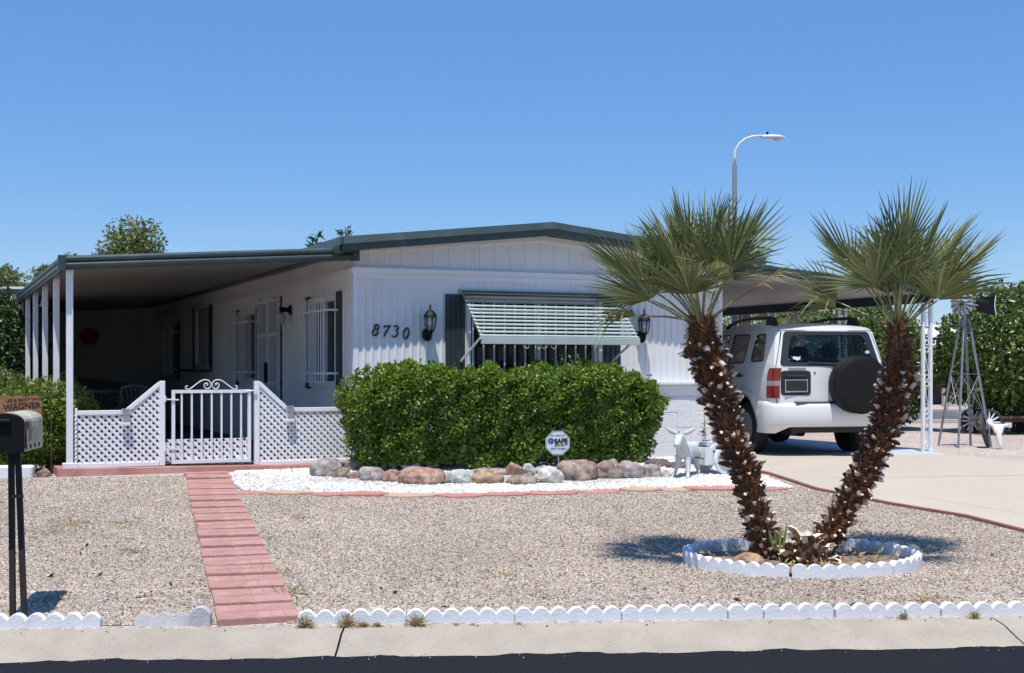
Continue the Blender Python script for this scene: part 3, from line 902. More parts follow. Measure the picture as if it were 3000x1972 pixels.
m.box(-0.012, 0.05, -0.012, 0.05, 0.45, 2.72); m.build('corner_trim', M_WHITEM, house)
m = MB(); m.box(HW - 0.05, HW + 0.012, -0.012, 0.05, 0.45, 2.72); m.build('corner_trim', M_WHITEM, house)
m = MB()
m.prism([(0.05, 2.765), (-0.015, 2.765), (-0.015, 2.70), (0.02, 2.70), (0.05, 2.74)], HW + 0.06, Matrix.Translation((-0.03, 0, 0)) @ Matrix.Rotation(RAD(-90), 4, 'Z'))
m.build('belt_trim', M_WHITEM, house)
m = MB()
m.box(0.05, HW - 0.05, -0.018, 0.01, 2.635, 2.698)
m.build('frieze_board', M_WHITEM, house)
m = MB()
m.box(-0.045, 0.0, 0.0, HD, 2.705, 2.755)
m.build('belt_trim', M_WHITEM, house)
m = MB()
for x0, x1 in ((0.0, PEAK), (PEAK, HW)):
    m.add([(x0, -0.016, zroof(x0) - 0.06), (x1, -0.016, zroof(x1) - 0.06), (x1, -0.016, zroof(x1)), (x0, -0.016, zroof(x0))], [(0, 1, 2, 3)])
    m.add([(x0, -0.016, zroof(x0) - 0.06), (x1, -0.016, zroof(x1) - 0.06), (x1, 0.03, zroof(x1) - 0.06), (x0, 0.03, zroof(x0) - 0.06)], [(0, 1, 2, 3)])
m.build('rake_board', M_WHITEM, house)
# left wall (under the porch) with its windows and door
WIN = [(0.66, 1.86, 1.36, 2.46), (4.95, 6.15, 1.36, 2.46), (8.55, 9.95, 1.62, 2.66), (11.85, 13.7, 1.40, 2.46)]
DOOR = (3.30, 4.70, 0.50, 2.60)
m = MB()
ribbed(m, (0, 0.05, 0), (0, 1, 0), (-1, 0, 0), HD - 0.05, 0.42, 2.705, 0.10, 0.72, 0.007, [(a - 0.05, c - 0.05, e, f) for a, c, e, f in WIN + [DOOR]])
ribbed(m, (0.0, 0.0, 0), (0, 1, 0), (-1, 0, 0), HD, 2.755, 3.01, 0.10, 0.72, 0.007)
m.build('side_wall', M_SIDE, house, norm=False)
m = MB()
m.box(HW - 0.02, HW, 0.05, HD, 0.40, 3.0)
m.box(0.0, HW, HD - 0.02, HD, 0.40, 3.0)
m.box(0.02, HW - 0.02, 0.03, HD - 0.02, 0.44, 0.5)
m.build('rear_walls', M_WHITE, house)
# block skirting
base = MB(); base.box(-0.02, HW + 0.02, -0.06, 0.02, 0.30, 1.36)
skirt = base.build('skirting', M_BLOCK, house)
m = MB(); m.box(-0.199, 0.199, -0.008, 0.0, -0.099, 0.099)
blk = m.mesh('block', M_BLOCK)
_bm = bmesh.new(); _bm.from_mesh(blk); bmesh.ops.recalc_face_normals(_bm, faces=_bm.faces)
bmesh.ops.bevel(_bm, geom=_bm.edges[:], offset=0.004, segments=1, affect='EDGES'); _bm.to_mesh(blk); _bm.free()
for r in range(4):
    for c in range(13):
        x = 0.18 + c * 0.4 + (0.2 if r % 2 else 0.0)
        if x > HW - 0.18: continue
        o = link('block', blk, skirt); o.location = (x, -0.06 - rng.uniform(0, 0.004), 0.50 + r * 0.2)
m = MB(); m.box(-0.03, HW + 0.03, -0.13, 0.0, 1.36, 1.40); m.box(-0.01, HW + 0.01, -0.085, -0.061, 1.22, 1.355)
m.build('skirting_ledge', M_WHITEM, house, bevel=0.004)

# roof
OV, EA = 0.30, 0.22
def zr(x): return 3.375 - abs(x - PEAK) * 0.108
m = MB()
for x0, x1 in ((-EA, PEAK), (PEAK, HW + EA)):
    m.add([(x0, -OV, zr(x0)), (x1, -OV, zr(x1)), (x1, HD + 0.2, zr(x1)), (x0, HD + 0.2, zr(x0)),
           (x0, -OV + 0.02, zr(x0) - 0.13), (x1, -OV + 0.02, zr(x1) - 0.13), (x1, HD + 0.2, zr(x1) - 0.13), (x0, HD + 0.2, zr(x0) - 0.13)],
          [(0, 1, 2, 3), (7, 6, 5, 4), (2, 6, 7, 3)])
m.add([(-EA, -OV, zr(-EA)), (-EA, HD + .2, zr(-EA)), (-EA, HD + .2, zr(-EA) - .13), (-EA, -OV, zr(-EA) - .13)], [(0, 1, 2, 3)])
roof = m.build('roof', M_TEAL, house)
m = MB()
for x0, x1 in ((-EA - 0.01, PEAK), (PEAK, HW + EA + 0.01)):
    pr = [(-OV - 0.02, 0.004), (-OV - 0.055, -0.085), (-OV - 0.035, -0.088), (-OV - 0.03, -0.165), (-OV + 0.02, -0.165), (-OV + 0.02, 0.004)]
    A = [(x0, y, zr(x0) + z) for y, z in pr]; B = [(x1, y, zr(x1) + z) for y, z in pr]
    n = len(pr)
    m.add(A + B, [tuple(range(n)), tuple(range(2 * n - 1, n - 1, -1))] + [(i, (i + 1) % n, (i + 1) % n + n, i + n) for i in range(n)])
m.build('fascia', M_TEAL, roof)
for sgn, xx in ((-1, -EA), (1, HW + EA)):
    m = MB()
    m.box(min(xx, xx + sgn * 0.04), max(xx, xx + sgn * 0.04), -OV - 0.04, HD, zr(-EA) - 0.10, zr(-EA) + 0.003)
    m.box(min(xx - sgn * 0.02, xx + sgn * 0.09), max(xx - sgn * 0.02, xx + sgn * 0.09), -OV + 0.03, HD, zr(-EA) - 0.19, zr(-EA) - 0.102)
    m.build('eave_gutter', M_TEAL, roof, bevel=0.008)
m = MB(); m.lathe([(0.06, 0), (0.06, 0.10), (0.13, 0.11), (0.13, 0.15), (0.0, 0.19)], 14, Matrix.Translation((1.75, 3.2, zr(1.75) - 0.02)))
m.build('roof_vent', M_ROOFW, roof, smooth=False)
m = MB()
m.box(HW + EA - 0.02, HW + EA + 0.22, -OV - 0.10, -OV + 0.30, zr(-EA) - 0.19, zr(-EA) - 0.03)
m.build('gutter_end_box', M_TEAL, roof, bevel=0.01)

# front window, awning, shutters
def window(parent, frame_of, w, h, inset, bars, name='window', mull=()):
    """frame_of(u, v, d): u across, v up, d outward."""
    fr = MB()
    def bx(u0, u1, v0, v1, d0, d1, mm):
        vs = [frame_of(u, v, d) for (u, v, d) in ((u0, v0, d0), (u1, v0, d0), (u1, v1, d0), (u0, v1, d0), (u0, v0, d1), (u1, v0, d1), (u1, v1, d1), (u0, v1, d1))]
        mm.add(vs, ((0, 3, 2, 1), (4, 5, 6, 7), (0, 1, 5, 4), (1, 2, 6, 5), (2, 3, 7, 6), (3, 0, 4, 7)))
    t = 0.055
    bx(-t * 0.4, t, -t * 0.4, h + t * 0.4, -0.06, 0.03, fr); bx(w - t, w + t * 0.4, -t * 0.4, h + t * 0.4, -0.06, 0.03, fr)
    bx(t, w - t, -t * 0.4, t, -0.06, 0.03, fr); bx(t, w - t, h - t, h + t * 0.4, -0.06, 0.03, fr)
    for u in mull: bx(u - 0.022, u + 0.022, t, h - t, -0.05, 0.02, fr)
    f = fr.build(name, M_WHITEM, parent)
    p = MB(); bx(t * 0.9, w - t * 0.9, t * 0.9, h - t * 0.9, -0.045, -0.035, p); p.build('pane', M_GLASS, f)
    return f, bx
wf, bx = window(house, lambda u, v, d: (FW[0] + u, -d, FW[2] + v), FW[1] - FW[0], FW[3] - FW[2], 0, None, mull=(0.98,))
for i in range(13):
    u = 0.06 + i * (FW[1] - FW[0] - 0.12) / 12
    m = MB(); bx(u - 0.008, u + 0.008, 0.05, 1.10, 0.070, 0.086, m); m.build('security_bar', M_WHITEM, wf)
for v in (0.24, 0.98):
    m = MB(); bx(-0.02, FW[1] - FW[0] + 0.02, v - 0.012, v + 0.012, 0.056, 0.07, m); m.build('security_rail', M_WHITEM, wf)
for u in (-0.015, FW[1] - FW[0] - 0.005):
    m = MB(); bx(u, u + 0.05, -0.02, 1.17, 0.031, 0.075, m); m.build('security_post', M_WHITEM, wf)
def spiral(cx, cz, r0, turns, sgn, y, n=22):
    return [(cx + sgn * r0 * (1 - 0.72 * k / n) * math.cos(turns * 2 * math.pi * k / n), y, cz + r0 * (1 - 0.72 * k / n) * math.sin(turns * 2 * math.pi * k / n)) for k in range(n + 1)]
for cx, sg in ((FW[0] + 0.78, 1), (FW[0] + 1.02, -1), (FW[0] + 1.16, 1)):
    m = MB(); m.tube(spiral(cx, FW[2] + 0.56, 0.062, 1.5, sg, -0.078), 0.006, 6); m.build('scroll', M_WHITEM, wf, smooth=True)
def shutter(x0, x1, z0, z1, ypl):
    m = MB(); m.box(x0, x1, -0.034, -0.013, z0, z1)
    n = max(2, int(round((x1 - x0) / 0.07)))
    for i in range(n):
        a = x0 + (x1 - x0) * i / n
        m.box(a + 0.006, a + (x1 - x0) / n - 0.006, -0.044, -0.034, z0 + 0.01, z1 - 0.01)
    return m
shutter(1.145, 1.395, 1.28, 2.475, 0).build('shutter', M_SHUT, house)
shutter(3.245, 3.55, 1.28, 2.475, 0).build('shutter', M_SHUT, house)
awn = MB()
awn.box(1.32, 3.48, -0.05, -0.013, 2.50, 2.54)
awning = awn.build('awning', M_AWN, house)
AZ0, AZ1, AP = 2.515, 1.965, 0.64
NSL = 13
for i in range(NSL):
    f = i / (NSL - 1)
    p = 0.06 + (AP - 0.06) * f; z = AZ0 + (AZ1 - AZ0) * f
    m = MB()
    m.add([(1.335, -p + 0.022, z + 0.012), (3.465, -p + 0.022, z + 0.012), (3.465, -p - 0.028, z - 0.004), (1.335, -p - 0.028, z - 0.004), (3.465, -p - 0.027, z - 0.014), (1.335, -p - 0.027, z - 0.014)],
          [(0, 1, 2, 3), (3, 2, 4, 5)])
    sl = m.build('slat', M_TEAL if i < 4 else M_AWN, awning)  # upper slats coloured dark to deepen the shade under the roof overhang
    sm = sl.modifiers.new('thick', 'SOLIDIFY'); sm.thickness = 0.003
m = MB(); m.box(1.335, 3.465, -AP - 0.052, -AP - 0.036, AZ1 - 0.105, AZ1 - 0.018); m.build('front_lip', M_AWN, awning, bevel=0.004)
for x in (1.36, 3.44):
    m = MB(); m.bar((x, -0.05, AZ0 - 0.02), (x, -AP - 0.03, AZ1 - 0.05), 0.02, 0.03); m.build('side_rail', M_AWN, awning)
    m = MB(); m.bar((x - 0.02, -0.03, 1.66), (x - 0.02, -AP - 0.02, AZ1 - 0.03), 0.018, 0.025); m.build('support_arm', M_WHITEM, awning)

# side wall windows with security baskets and shutters
for i, (s0, s1, z0, z1) in enumerate(WIN):
    w, h = s1 - s0, z1 - z0
    f, bx = window(house, lambda u, v, d, s0=s0, z0=z0: (-d, s0 + u, z0 + v), w, h, 0, None, mull=(w / 2,))
    if i in (0, 1, 3):
        nb = 11
        for k in range(nb):
            u = 0.02 + k * (w - 0.04) / (nb - 1)
            m = MB(); bx(u - 0.007, u + 0.007, 0.03, h - 0.02, 0.17, 0.184, m); m.build('security_bar', M_WHITEM, f)
        for v in (0.14 * h, 0.84 * h):
            m = MB(); bx(-0.12, w + 0.12, v - 0.014, v + 0.014, 0.156, 0.17, m); bx(-0.12, -0.10, v - 0.012, v + 0.012, 0.0, 0.156, m); bx(w + 0.10, w + 0.12, v - 0.012, v + 0.012, 0.0, 0.156, m)
            m.build('security_rail', M_WHITEM, f)
    else:
        m = MB(); bx(0.0, w * 0.45, 0.0, h, 0.05, 0.07, m); m.build('screen', M_BLIND, f)
        m = MB(); bx(-0.15, w + 0.35, -0.10, -0.06, 0.0, 0.30, m); m.build('shelf', M_SHUT, f)
    for a in (s0 - 0.19, s1 + 0.02):
        m = MB(); m.box(-0.035, -0.010, a, a + 0.17, z0 - 0.05, z1 + 0.05); m.build('shutter', M_SHUT, house)
# door with its security grille
s0, s1, z0, z1 = DOOR
m = MB(); m.box(-0.03, 0.02, s0 - 0.07, s0, z0, z1 + 0.07); m.box(-0.03, 0.02, s1, s1 + 0.07, z0, z1 + 0.07); m.box(-0.03, 0.02, s0, s1, z1, z1 + 0.07)
door = m.build('door_frame', M_WHITEM, house)
m = MB(); m.box(0.03, 0.07, s0, s1, z0, z1); m.build('door_leaf', M_GLASS, door)
grille = MB()
for a, c in ((s0 + 0.10, s0 + 0.74), (s0 + 0.76, s1)):
    grille.box(-0.07, -0.035, a, a + 0.05, z0 + 0.03, z1); grille.box(-0.07, -0.035, c - 0.05, c, z0 + 0.03, z1)
    for v in (z0 + 0.05, z0 + 0.86, z0 + 1.56, z1 - 0.05): grille.box(-0.069, -0.036, a + 0.05, c - 0.05, v - 0.022, v + 0.022)
grl = grille.build('security_door', M_WHITEM, house)
for a, c in ((s0 + 0.10, s0 + 0.74), (s0 + 0.76, s1)):
    for k in range(1, 8):
        y = a + (c - a) * k / 8
        m = MB(); m.box(-0.060, -0.046, y - 0.007, y + 0.007, z0 + 0.07, z1 - 0.07); m.build('security_bar', M_WHITEM, grl)
m = MB(); m.box(-0.11, -0.071, s0 + 0.70, s0 + 0.78, z0 + 0.86, z0 + 1.16); m.build('lock_box', M_BLACK, grl, bevel=0.008)
m = MB(); m.box(-0.035, -0.008, 3.02, 3.07, 0.62, 0.86); m.build('outlet_cover', M_GREYB, house, bevel=0.006)

# house number drawn with broad pen strokes
def stroke(m, pts, wd, y0=-0.020, y1=-0.030):
    n = len(pts)
    fr = []; bk = []
    for i, (x, z) in enumerate(pts):
        a = pts[max(i - 1, 0)]; c = pts[min(i + 1, n - 1)]
        tx, tz = c[0] - a[0], c[1] - a[1]; l = math.hypot(tx, tz) or 1
        tx /= l; tz /= l
        pen = abs(tx * 0.82 + tz * 0.57)        # broad nib held at an angle
        w = wd * (0.35 + 0.65 * pen) * (0.55 if i in (0, n - 1) else 1)
        fr.append(((x - tz * w, z + tx * w), (x + tz * w, z - tx * w)))
    rows = [[(p[0], y0, p[1]), (p[0], y1, p[1]), (q[0], y1, q[1]), (q[0], y0, q[1]), (p[0], y0, p[1])] for p, q in fr]
    m.grid(rows)
    m.add([rows[0][j] for j in range(4)], [(0, 1, 2, 3)]); m.add([rows[-1][j] for j in range(4)], [(3, 2, 1, 0)])
def arc(cx, cz, rx, rz, a0, a1, n=14):
    return [(cx + rx * math.cos(RAD(a0 + (a1 - a0) * k / n)), cz + rz * math.sin(RAD(a0 + (a1 - a0) * k / n))) for k in range(n + 1)]
digits = {
    '8': [arc(0, 0.105, 0.024, 0.028, 60, 275) + arc(-0.004, 0.042, 0.033, 0.036, 80, -265)[1:] , arc(0.0, 0.105, 0.027, 0.029, -70, 75)],
    '7': [[(-0.034, 0.108), (-0.030, 0.132), (0.0, 0.124), (0.030, 0.132), (0.040, 0.134)], [(0.038, 0.132), (0.010, 0.075), (-0.006, 0.035), (-0.012, 0.0)]],
    '3': [arc(-0.002, 0.104, 0.029, 0.028, 150, -70), arc(-0.004, 0.040, 0.036, 0.039, 85, -150)],
    '0': [arc(0, 0.066, 0.032, 0.064, 0, 360, 24)],
}
num = thing('house_number', 'black italic house number 8730 on the white front wall', 'house number', (CX, CY, 0), HA)
for ch, t, dz in (('8', 0.262, 0.0), ('7', 0.388, -0.010), ('3', 0.505, -0.008), ('0', 0.640, -0.032)):
    m = MB()
    for st in digits[ch]:
        stroke(m, [(t + x + 0.22 * (z - 0.066), 1.958 + dz + z) for x, z in st], 0.0115)
    m.build('digit', M_SIGNBK, num)

# coach lanterns
def lantern(label, t):
    L = thing('wall_lantern', label, 'lantern', H(t, -0.012, 0), HA, 'coach lanterns on the front wall')
    z = 2.0
    M0 = Matrix.Translation((0, 0, 0))
    m = MB(); m.lathe([(0.0, 0), (0.075, 0), (0.078, 0.012), (0.06, 0.03), (0.0, 0.045)], 18, Matrix.Translation((0, 0.0, z - 0.02)) @ Matrix.Rotation(RAD(90), 4, 'X') @ Matrix.Diagonal((0.75, 1.0, 1, 1)))
    m.build('back_plate', M_BLACK, L, smooth=True)
    m = MB(); m.tube([(0, -0.03, z - 0.06), (0, -0.08, z - 0.085), (0, -0.13, z - 0.07), (0, -0.14, z - 0.03), (0, -0.14, z + 0.02)], [0.020, 0.018, 0.018, 0.02, 0.03], 10); m.build('arm', M_BLACK, L, smooth=True)
    T = Matrix.Translation((0, -0.14, 0))
    m = MB(); m.lathe([(0.0, z + 0.0), (0.035, z + 0.005), (0.05, z + 0.03), (0.045, z + 0.035)], 8, T)
    m.lathe([(0.072, z + 0.185), (0.088, z + 0.19), (0.080, z + 0.21), (0.055, z + 0.25), (0.03, z + 0.268), (0.012, z + 0.285), (0.010, z + 0.31), (0.014, z + 0.32), (0.0, z + 0.35)], 8, T)
    for k in range(6):
        a = RAD(60 * k + 30)
        m.tube([(0.046 * math.cos(a), -0.14 + 0.046 * math.sin(a), z + 0.03), (0.066 * math.cos(a), -0.14 + 0.066 * math.sin(a), z + 0.11), (0.070 * math.cos(a), -0.14 + 0.070 * math.sin(a), z + 0.188)], 0.0065, 5)
    m.build('cage', M_BLACK, L)
    m = MB(); m.lathe([(0.040, z + 0.03), (0.058, z + 0.11), (0.062, z + 0.185)], 12, T); m.build('glass', M_LAMPG, L, smooth=True)
    return L
lantern('black coach lantern on the white wall beside the house number', 0.90)
lantern('black coach lantern right of the awning behind the palm fronds', 3.83)
# porch lamp by the door
L = thing('porch_lamp', 'dark porch lamp with a glass jar beside the security door', 'lamp', H(0, 2.92, 0), HA)
m = MB(); m.lathe([(0, 0), (0.07, 0.0), (0.07, 0.02), (0.03, 0.05), (0.0, 0.05)], 16, Matrix.Translation((0, 0, 2.38)) @ Matrix.Rotation(RAD(-90), 4, 'Y'))
m.tube([(-0.03, 0, 2.38), (-0.11, 0, 2.385), (-0.15, 0, 2.37)], [0.03, 0.035, 0.05], 10); m.build('arm', M_BLACK, L, smooth=True)
m = MB(); m.lathe([(0.062, 2.335), (0.066, 2.28), (0.058, 2.20), (0.03, 2.175), (0.0, 2.17)], 14, Matrix.Translation((-0.15, 0, 0))); m.build('glass', M_LAMPG, L, smooth=True)
# ------------------------------------------------------------------ porch: slab, cover, fence, gate
def slabz(t): return 0.508 - 0.046 * (t + 3.25) / 3.25
m = MB()
rows = []
for t in (-3.32, -3.30, -2.0, -1.0, 0.0):
    rows.append([(t, -0.16, 0.36), (t, -0.14, slabz(t) - 0.006), (t, -0.13, slabz(t)), (t, 15.0, slabz(t)), (t, 15.0, 0.3)])
m.grid(rows)
m.add([rows[0][j] for j in range(5)], [(0, 1, 2, 3, 4)])
o = m.build('porch_slab', M_SLAB, loc=(CX, CY, 0), rz=HA); tag(o, kind='structure')

m = MB(); m.grid([[(t, s, slabz(t) + 0.006) for t in (-3.0, -0.02)] for s in (0.12, 14.9)]); o = m.build('porch_dimming_sheet', M_DIMSHEET, norm=False, loc=(CX, CY, 0), rz=HA); tag(o, kind='structure')  # dark floor sheet added to cut light bounced up into the porch
cover = thing('porch_cover', 'flat metal porch cover with teal gutters on slim white posts', 'porch cover', (CX, CY, 0), HA)
TL = -3.26
def pz(t): return 2.985 + (t / 3.25) * 0.215      # top of the porch roof
m = MB()
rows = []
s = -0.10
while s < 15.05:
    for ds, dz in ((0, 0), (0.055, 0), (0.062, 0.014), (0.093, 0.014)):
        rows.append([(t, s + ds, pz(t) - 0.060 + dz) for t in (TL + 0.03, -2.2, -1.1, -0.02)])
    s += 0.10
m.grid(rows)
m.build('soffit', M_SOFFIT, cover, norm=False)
m = MB(); m.grid([[(t, s, pz(t)) for t in (TL, -0.02)] for s in (-0.12, 15.05)]); m.build('roof_sheet', M_ROOFW, cover, norm=False)
def rib_prof():
    pr = [(0.0, 0.006)]
    for c in (-0.030, -0.098):
        for k in range(9):
            a = RAD(90 - 180 * k / 8)
            pr.append((0.022 + 0.022 * math.cos(a), c + 0.030 * math.sin(a)))
        pr.append((0.018, c - 0.034))
    pr.append((0.018, -0.146)); pr.append((-0.02, -0.146))
    return pr
RP = rib_prof()
m = MB(); m.grid([[(t, -0.12 - o_, pz(t) + z) for o_, z in RP] for t in (TL + 0.005, -2.2, -1.1, -0.06)])
m.build('front_gutter', M_TEAL, cover, norm=False)
m = MB(); m.grid([[(TL - o_, s, pz(TL) + z) for o_, z in RP] for s in (-0.115, 4, 8, 10.2)])
m.build('side_gutter', M_TEAL, cover, norm=False)
m = MB(); m.box(TL - 0.052, TL + 0.028, -0.172, -0.085, pz(TL) - 0.150, pz(TL) + 0.012); m.build('corner_cap', M_TEAL, cover, bevel=0.005)
m = MB(); m.box(-0.30, -0.23, -0.172, -0.11, pz(-0.25) - 0.15, pz(-0.25) + 0.004); m.box(-0.06, 0.02, -0.165, -0.05, pz(0) - 0.155, pz(0) + 0.0)
m.build('end_strap', M_TEAL, cover, bevel=0.004)
for i, s in enumerate((0.0, 1.62, 3.28, 4.98, 6.62, 8.12)):
    m = MB()
    m.box(-3.215, -3.147, s - 0.036, s + 0.036, slabz(-3.2) - 0.01, pz(-3.18) - 0.10)
    m.box(-3.218, -3.144, s - 0.050, s - 0.037, pz(-3.18) - 0.19, pz(-3.18) - 0.13)
    if i == 0:
        m.box(-3.255, -3.10, s - 0.055, s + 0.055, slabz(-3.2) - 0.008, slabz(-3.2) + 0.05)
    m.build('post', M_WHITEM, cover, bevel=0.004)
# end wall of the porch and the lapped siding at its far left
m = MB(); ribbed(m, (-3.2, 15.0, 0), (1, 0, 0), (0, -1, 0), 3.2, 0.45, 2.98, 0.20, 0.55, 0.018)
m.build('porch_end_wall', M_SIDE, house, norm=False)
m = MB()
rows = []
z = 0.5
while z < 2.66:
    rows += [[(-3.17, s, z) for s in (8.22, 15.0)], [(-3.150, s, z + 0.098) for s in (8.22, 15.0)]]
    z += 0.10
m.grid(rows); m.build('lap_siding_wall', M_WHITE, house, norm=False)

# lattice helper --------------------------------------------------
def inside_segments(poly, p, d):
    """Pieces of the line p + k d inside a polygon."""
    ks = []
    n = len(poly)
    for i in range(n):
        a = poly[i]; c = poly[(i + 1) % n]
        ex, ez = c[0] - a[0], c[1] - a[1]
        den = d[0] * ez - d[1] * ex
        if abs(den) < 1e-9: continue
        k = ((a[0] - p[0]) * ez - (a[1] - p[1]) * ex) / den
        u = ((a[0] - p[0]) * d[1] - (a[1] - p[1]) * d[0]) / den
        if 0 <= u < 1: ks.append(k)
    ks.sort()
    return [(ks[i], ks[i + 1]) for i in range(0, len(ks) - 1, 2) if ks[i + 1] - ks[i] > 0.012]
def lattice(parent, poly, y, pitch=0.0785, w=0.030):
    x0 = min(p[0] for p in poly); x1 = max(p[0] for p in poly); z0 = min(p[1] for p in poly); z1 = max(p[1] for p in poly)
    h = z1 - z0
    r = math.sqrt(0.5)
    for sg in (1, -1):
        c = x0 - h - pitch
        while c < x1 + h + pitch:
            d = (r * sg, r)
            nx, nz = -d[1] * w / 2, d[0] * w / 2
            mid = inside_segments(poly, (c, z0), d)
            sa = inside_segments(poly, (c + nx, z0 + nz), d); sb = inside_segments(poly, (c - nx, z0 - nz), d)
            if not (len(sa) == len(mid) == len(sb)): sa = sb = mid
            for (a0, a1_), (b0, b1) in zip(sa, sb):
                y0_, y1_ = y + 0.0035 * sg - 0.0033, y + 0.0035 * sg + 0.0033
                q = [(c + nx + d[0] * a0, z0 + nz + d[1] * a0), (c + nx + d[0] * a1_, z0 + nz + d[1] * a1_), (c - nx + d[0] * b1, z0 - nz + d[1] * b1), (c - nx + d[0] * b0, z0 - nz + d[1] * b0)]
                m = MB(); m.add([(p_[0], y0_, p_[1]) for p_ in q] + [(p_[0], y1_, p_[1]) for p_ in q], ((0, 1, 2, 3), (7, 6, 5, 4), (0, 4, 5, 1), (1, 5, 6, 2), (2, 6, 7, 3), (3, 7, 4, 0)))
                m.build('slat', M_PVC, parent)
            c += pitch
YF = 0.0
fl = thing('lattice_fence_panel', 'white lattice fence panel left of the gate with a rising top rail', 'fence', (CX, CY, 0), HA, 'porch lattice fence')
zb = 0.512
lattice(fl, [(-3.10, zb + 0.03), (-2.235, zb + 0.025), (-2.235, 1.385), (-2.60, 1.085), (-3.10, 1.085)], YF)
m = MB(); m.box(-3.11, -2.24, YF - 0.02, YF + 0.02, zb - 0.012, zb + 0.034); m.build('bottom_rail', M_PVC, fl, bevel=0.003)
m = MB(); m.box(-3.11, -2.60, YF - 0.02, YF + 0.02, 1.072, 1.118); m.build('top_rail', M_PVC, fl, bevel=0.003)
m = MB(); m.bar((-2.61, YF, 1.092), (-2.232, YF, 1.408), 0.04, 0.046); m.build('sloping_rail', M_PVC, fl, bevel=0.003)
m = MB(); m.box(-2.236, -2.178, YF - 0.03, YF + 0.03, 0.50, 1.436); m.build('gate_post', M_PVC, fl, bevel=0.004)
m = MB(); m.box(-3.128, -3.102, YF - 0.02, YF + 0.02, 0.505, 1.145); m.build('end_stile', M_PVC, fl, bevel=0.003)
fr = thing('lattice_fence_panel', 'white lattice fence panel between the gate and the green hedge', 'fence', (CX, CY, 0), HA, 'porch lattice fence')
zb = 0.484
lattice(fr, [(-1.125, zb + 0.03), (-0.02, zb + 0.02), (-0.02, 1.09), (-0.80, 1.09), (-1.125, 1.385)], YF)
m = MB(); m.box(-1.12, -0.01, YF - 0.02, YF + 0.02, zb - 0.012, zb + 0.032); m.build('bottom_rail', M_PVC, fr, bevel=0.003)
m = MB(); m.box(-0.80, -0.01, YF - 0.02, YF + 0.02, 1.077, 1.123); m.build('top_rail', M_PVC, fr, bevel=0.003)
m = MB(); m.bar((-1.128, YF, 1.408), (-0.79, YF, 1.097), 0.04, 0.046); m.build('sloping_rail', M_PVC, fr, bevel=0.003)
m = MB(); m.box(-1.182, -1.124, YF - 0.03, YF + 0.03, 0.478, 1.43); m.build('gate_post', M_PVC, fr, bevel=0.004)

gate = thing('garden_gate', 'white barred garden gate topped with wrought iron scrolls', 'gate', (CX, CY, 0), HA)
g0, g1, gzb, gzt = -2.105, -1.222, 0.515, 1.335
m = MB(); m.box(g0, g0 + 0.036, -0.02, 0.016, gzb, gzt); m.build('stile', M_WHITEM, gate)
m = MB(); m.box(g1 - 0.036, g1, -0.02, 0.016, gzb, gzt); m.build('stile', M_WHITEM, gate)
m = MB(); m.box(g0 + 0.036, g1 - 0.036, -0.02, 0.016, gzt - 0.036, gzt); m.build('top_rail', M_WHITEM, gate)
m = MB(); m.box(g0 + 0.036, g1 - 0.036, -0.02, 0.016, gzb, gzb + 0.036); m.build('bottom_rail', M_WHITEM, gate)
for k in range(1, 8):
    x = g0 + (g1 - g0) * k / 8
    m = MB(); m.box(x - 0.010, x + 0.010, -0.012, 0.008, gzb + 0.036, gzt - 0.036); m.build('bar', M_WHITEM, gate)
gc = (g0 + g1) / 2
for sg in (-1, 1):
    pts = []
    # outer curl, long S and inner spiral
    for k in range(8):
        a = RAD(250 - 250 * k / 7)
        pts.append((gc + sg * (0.265 - 0.018 * math.cos(a)), gzt + 0.030 + 0.018 * math.sin(a)))
    pts = pts[::-1]
    m = MB()
    curl = [(gc + sg * (0.272 + 0.017 * math.cos(RAD(a))), -0.002, gzt + 0.026 + 0.017 * math.sin(RAD(a))) for a in range(120, -150, -30)]
    m.tube(curl, 0.006, 6)
    ess = [(0.258, 0.006), (0.225, 0.020), (0.18, 0.055), (0.135, 0.090), (0.10, 0.108), (0.066, 0.113), (0.035, 0.105), (0.012, 0.082), (0.004, 0.055), (0.014, 0.028), (0.035, 0.012), (0.060, 0.012), (0.080, 0.030), (0.084, 0.054), (0.070, 0.072), (0.050, 0.074), (0.040, 0.060), (0.046, 0.050), (0.058, 0.052)]
    m.tube([(gc + sg * x, -0.002, gzt + z) for x, z in ess], 0.0065, 6)
    m.build('scroll', M_WHITEM, gate, smooth=True)
lattice(gate, [(-2.17, 0.535), (-1.24, 0.53), (-1.24, 0.785), (-2.17, 0.785)], 0.028)
for z, l in ((1.225, 0.15), (0.68, 0.15)):
    m = MB(); m.bar((g0 - 0.075, -0.026, z + 0.01), (g0 + 0.075, -0.026, z), 0.012, 0.016); m.tube([(g0 - 0.075, -0.03, z - 0.02), (g0 - 0.075, -0.03, z + 0.045)], 0.014, 8); m.build('hinge', M_WHITEM, gate)
m = MB(); m.tube([(g1 - 0.06, -0.024, 1.315), (g1 + 0.05, -0.03, 1.325), (g1 + 0.06, -0.03, 1.29)], 0.009, 6); m.box(g1 + 0.03, g1 + 0.06, -0.05, -0.03, 1.28, 1.35); m.build('latch', M_WHITEM, gate)

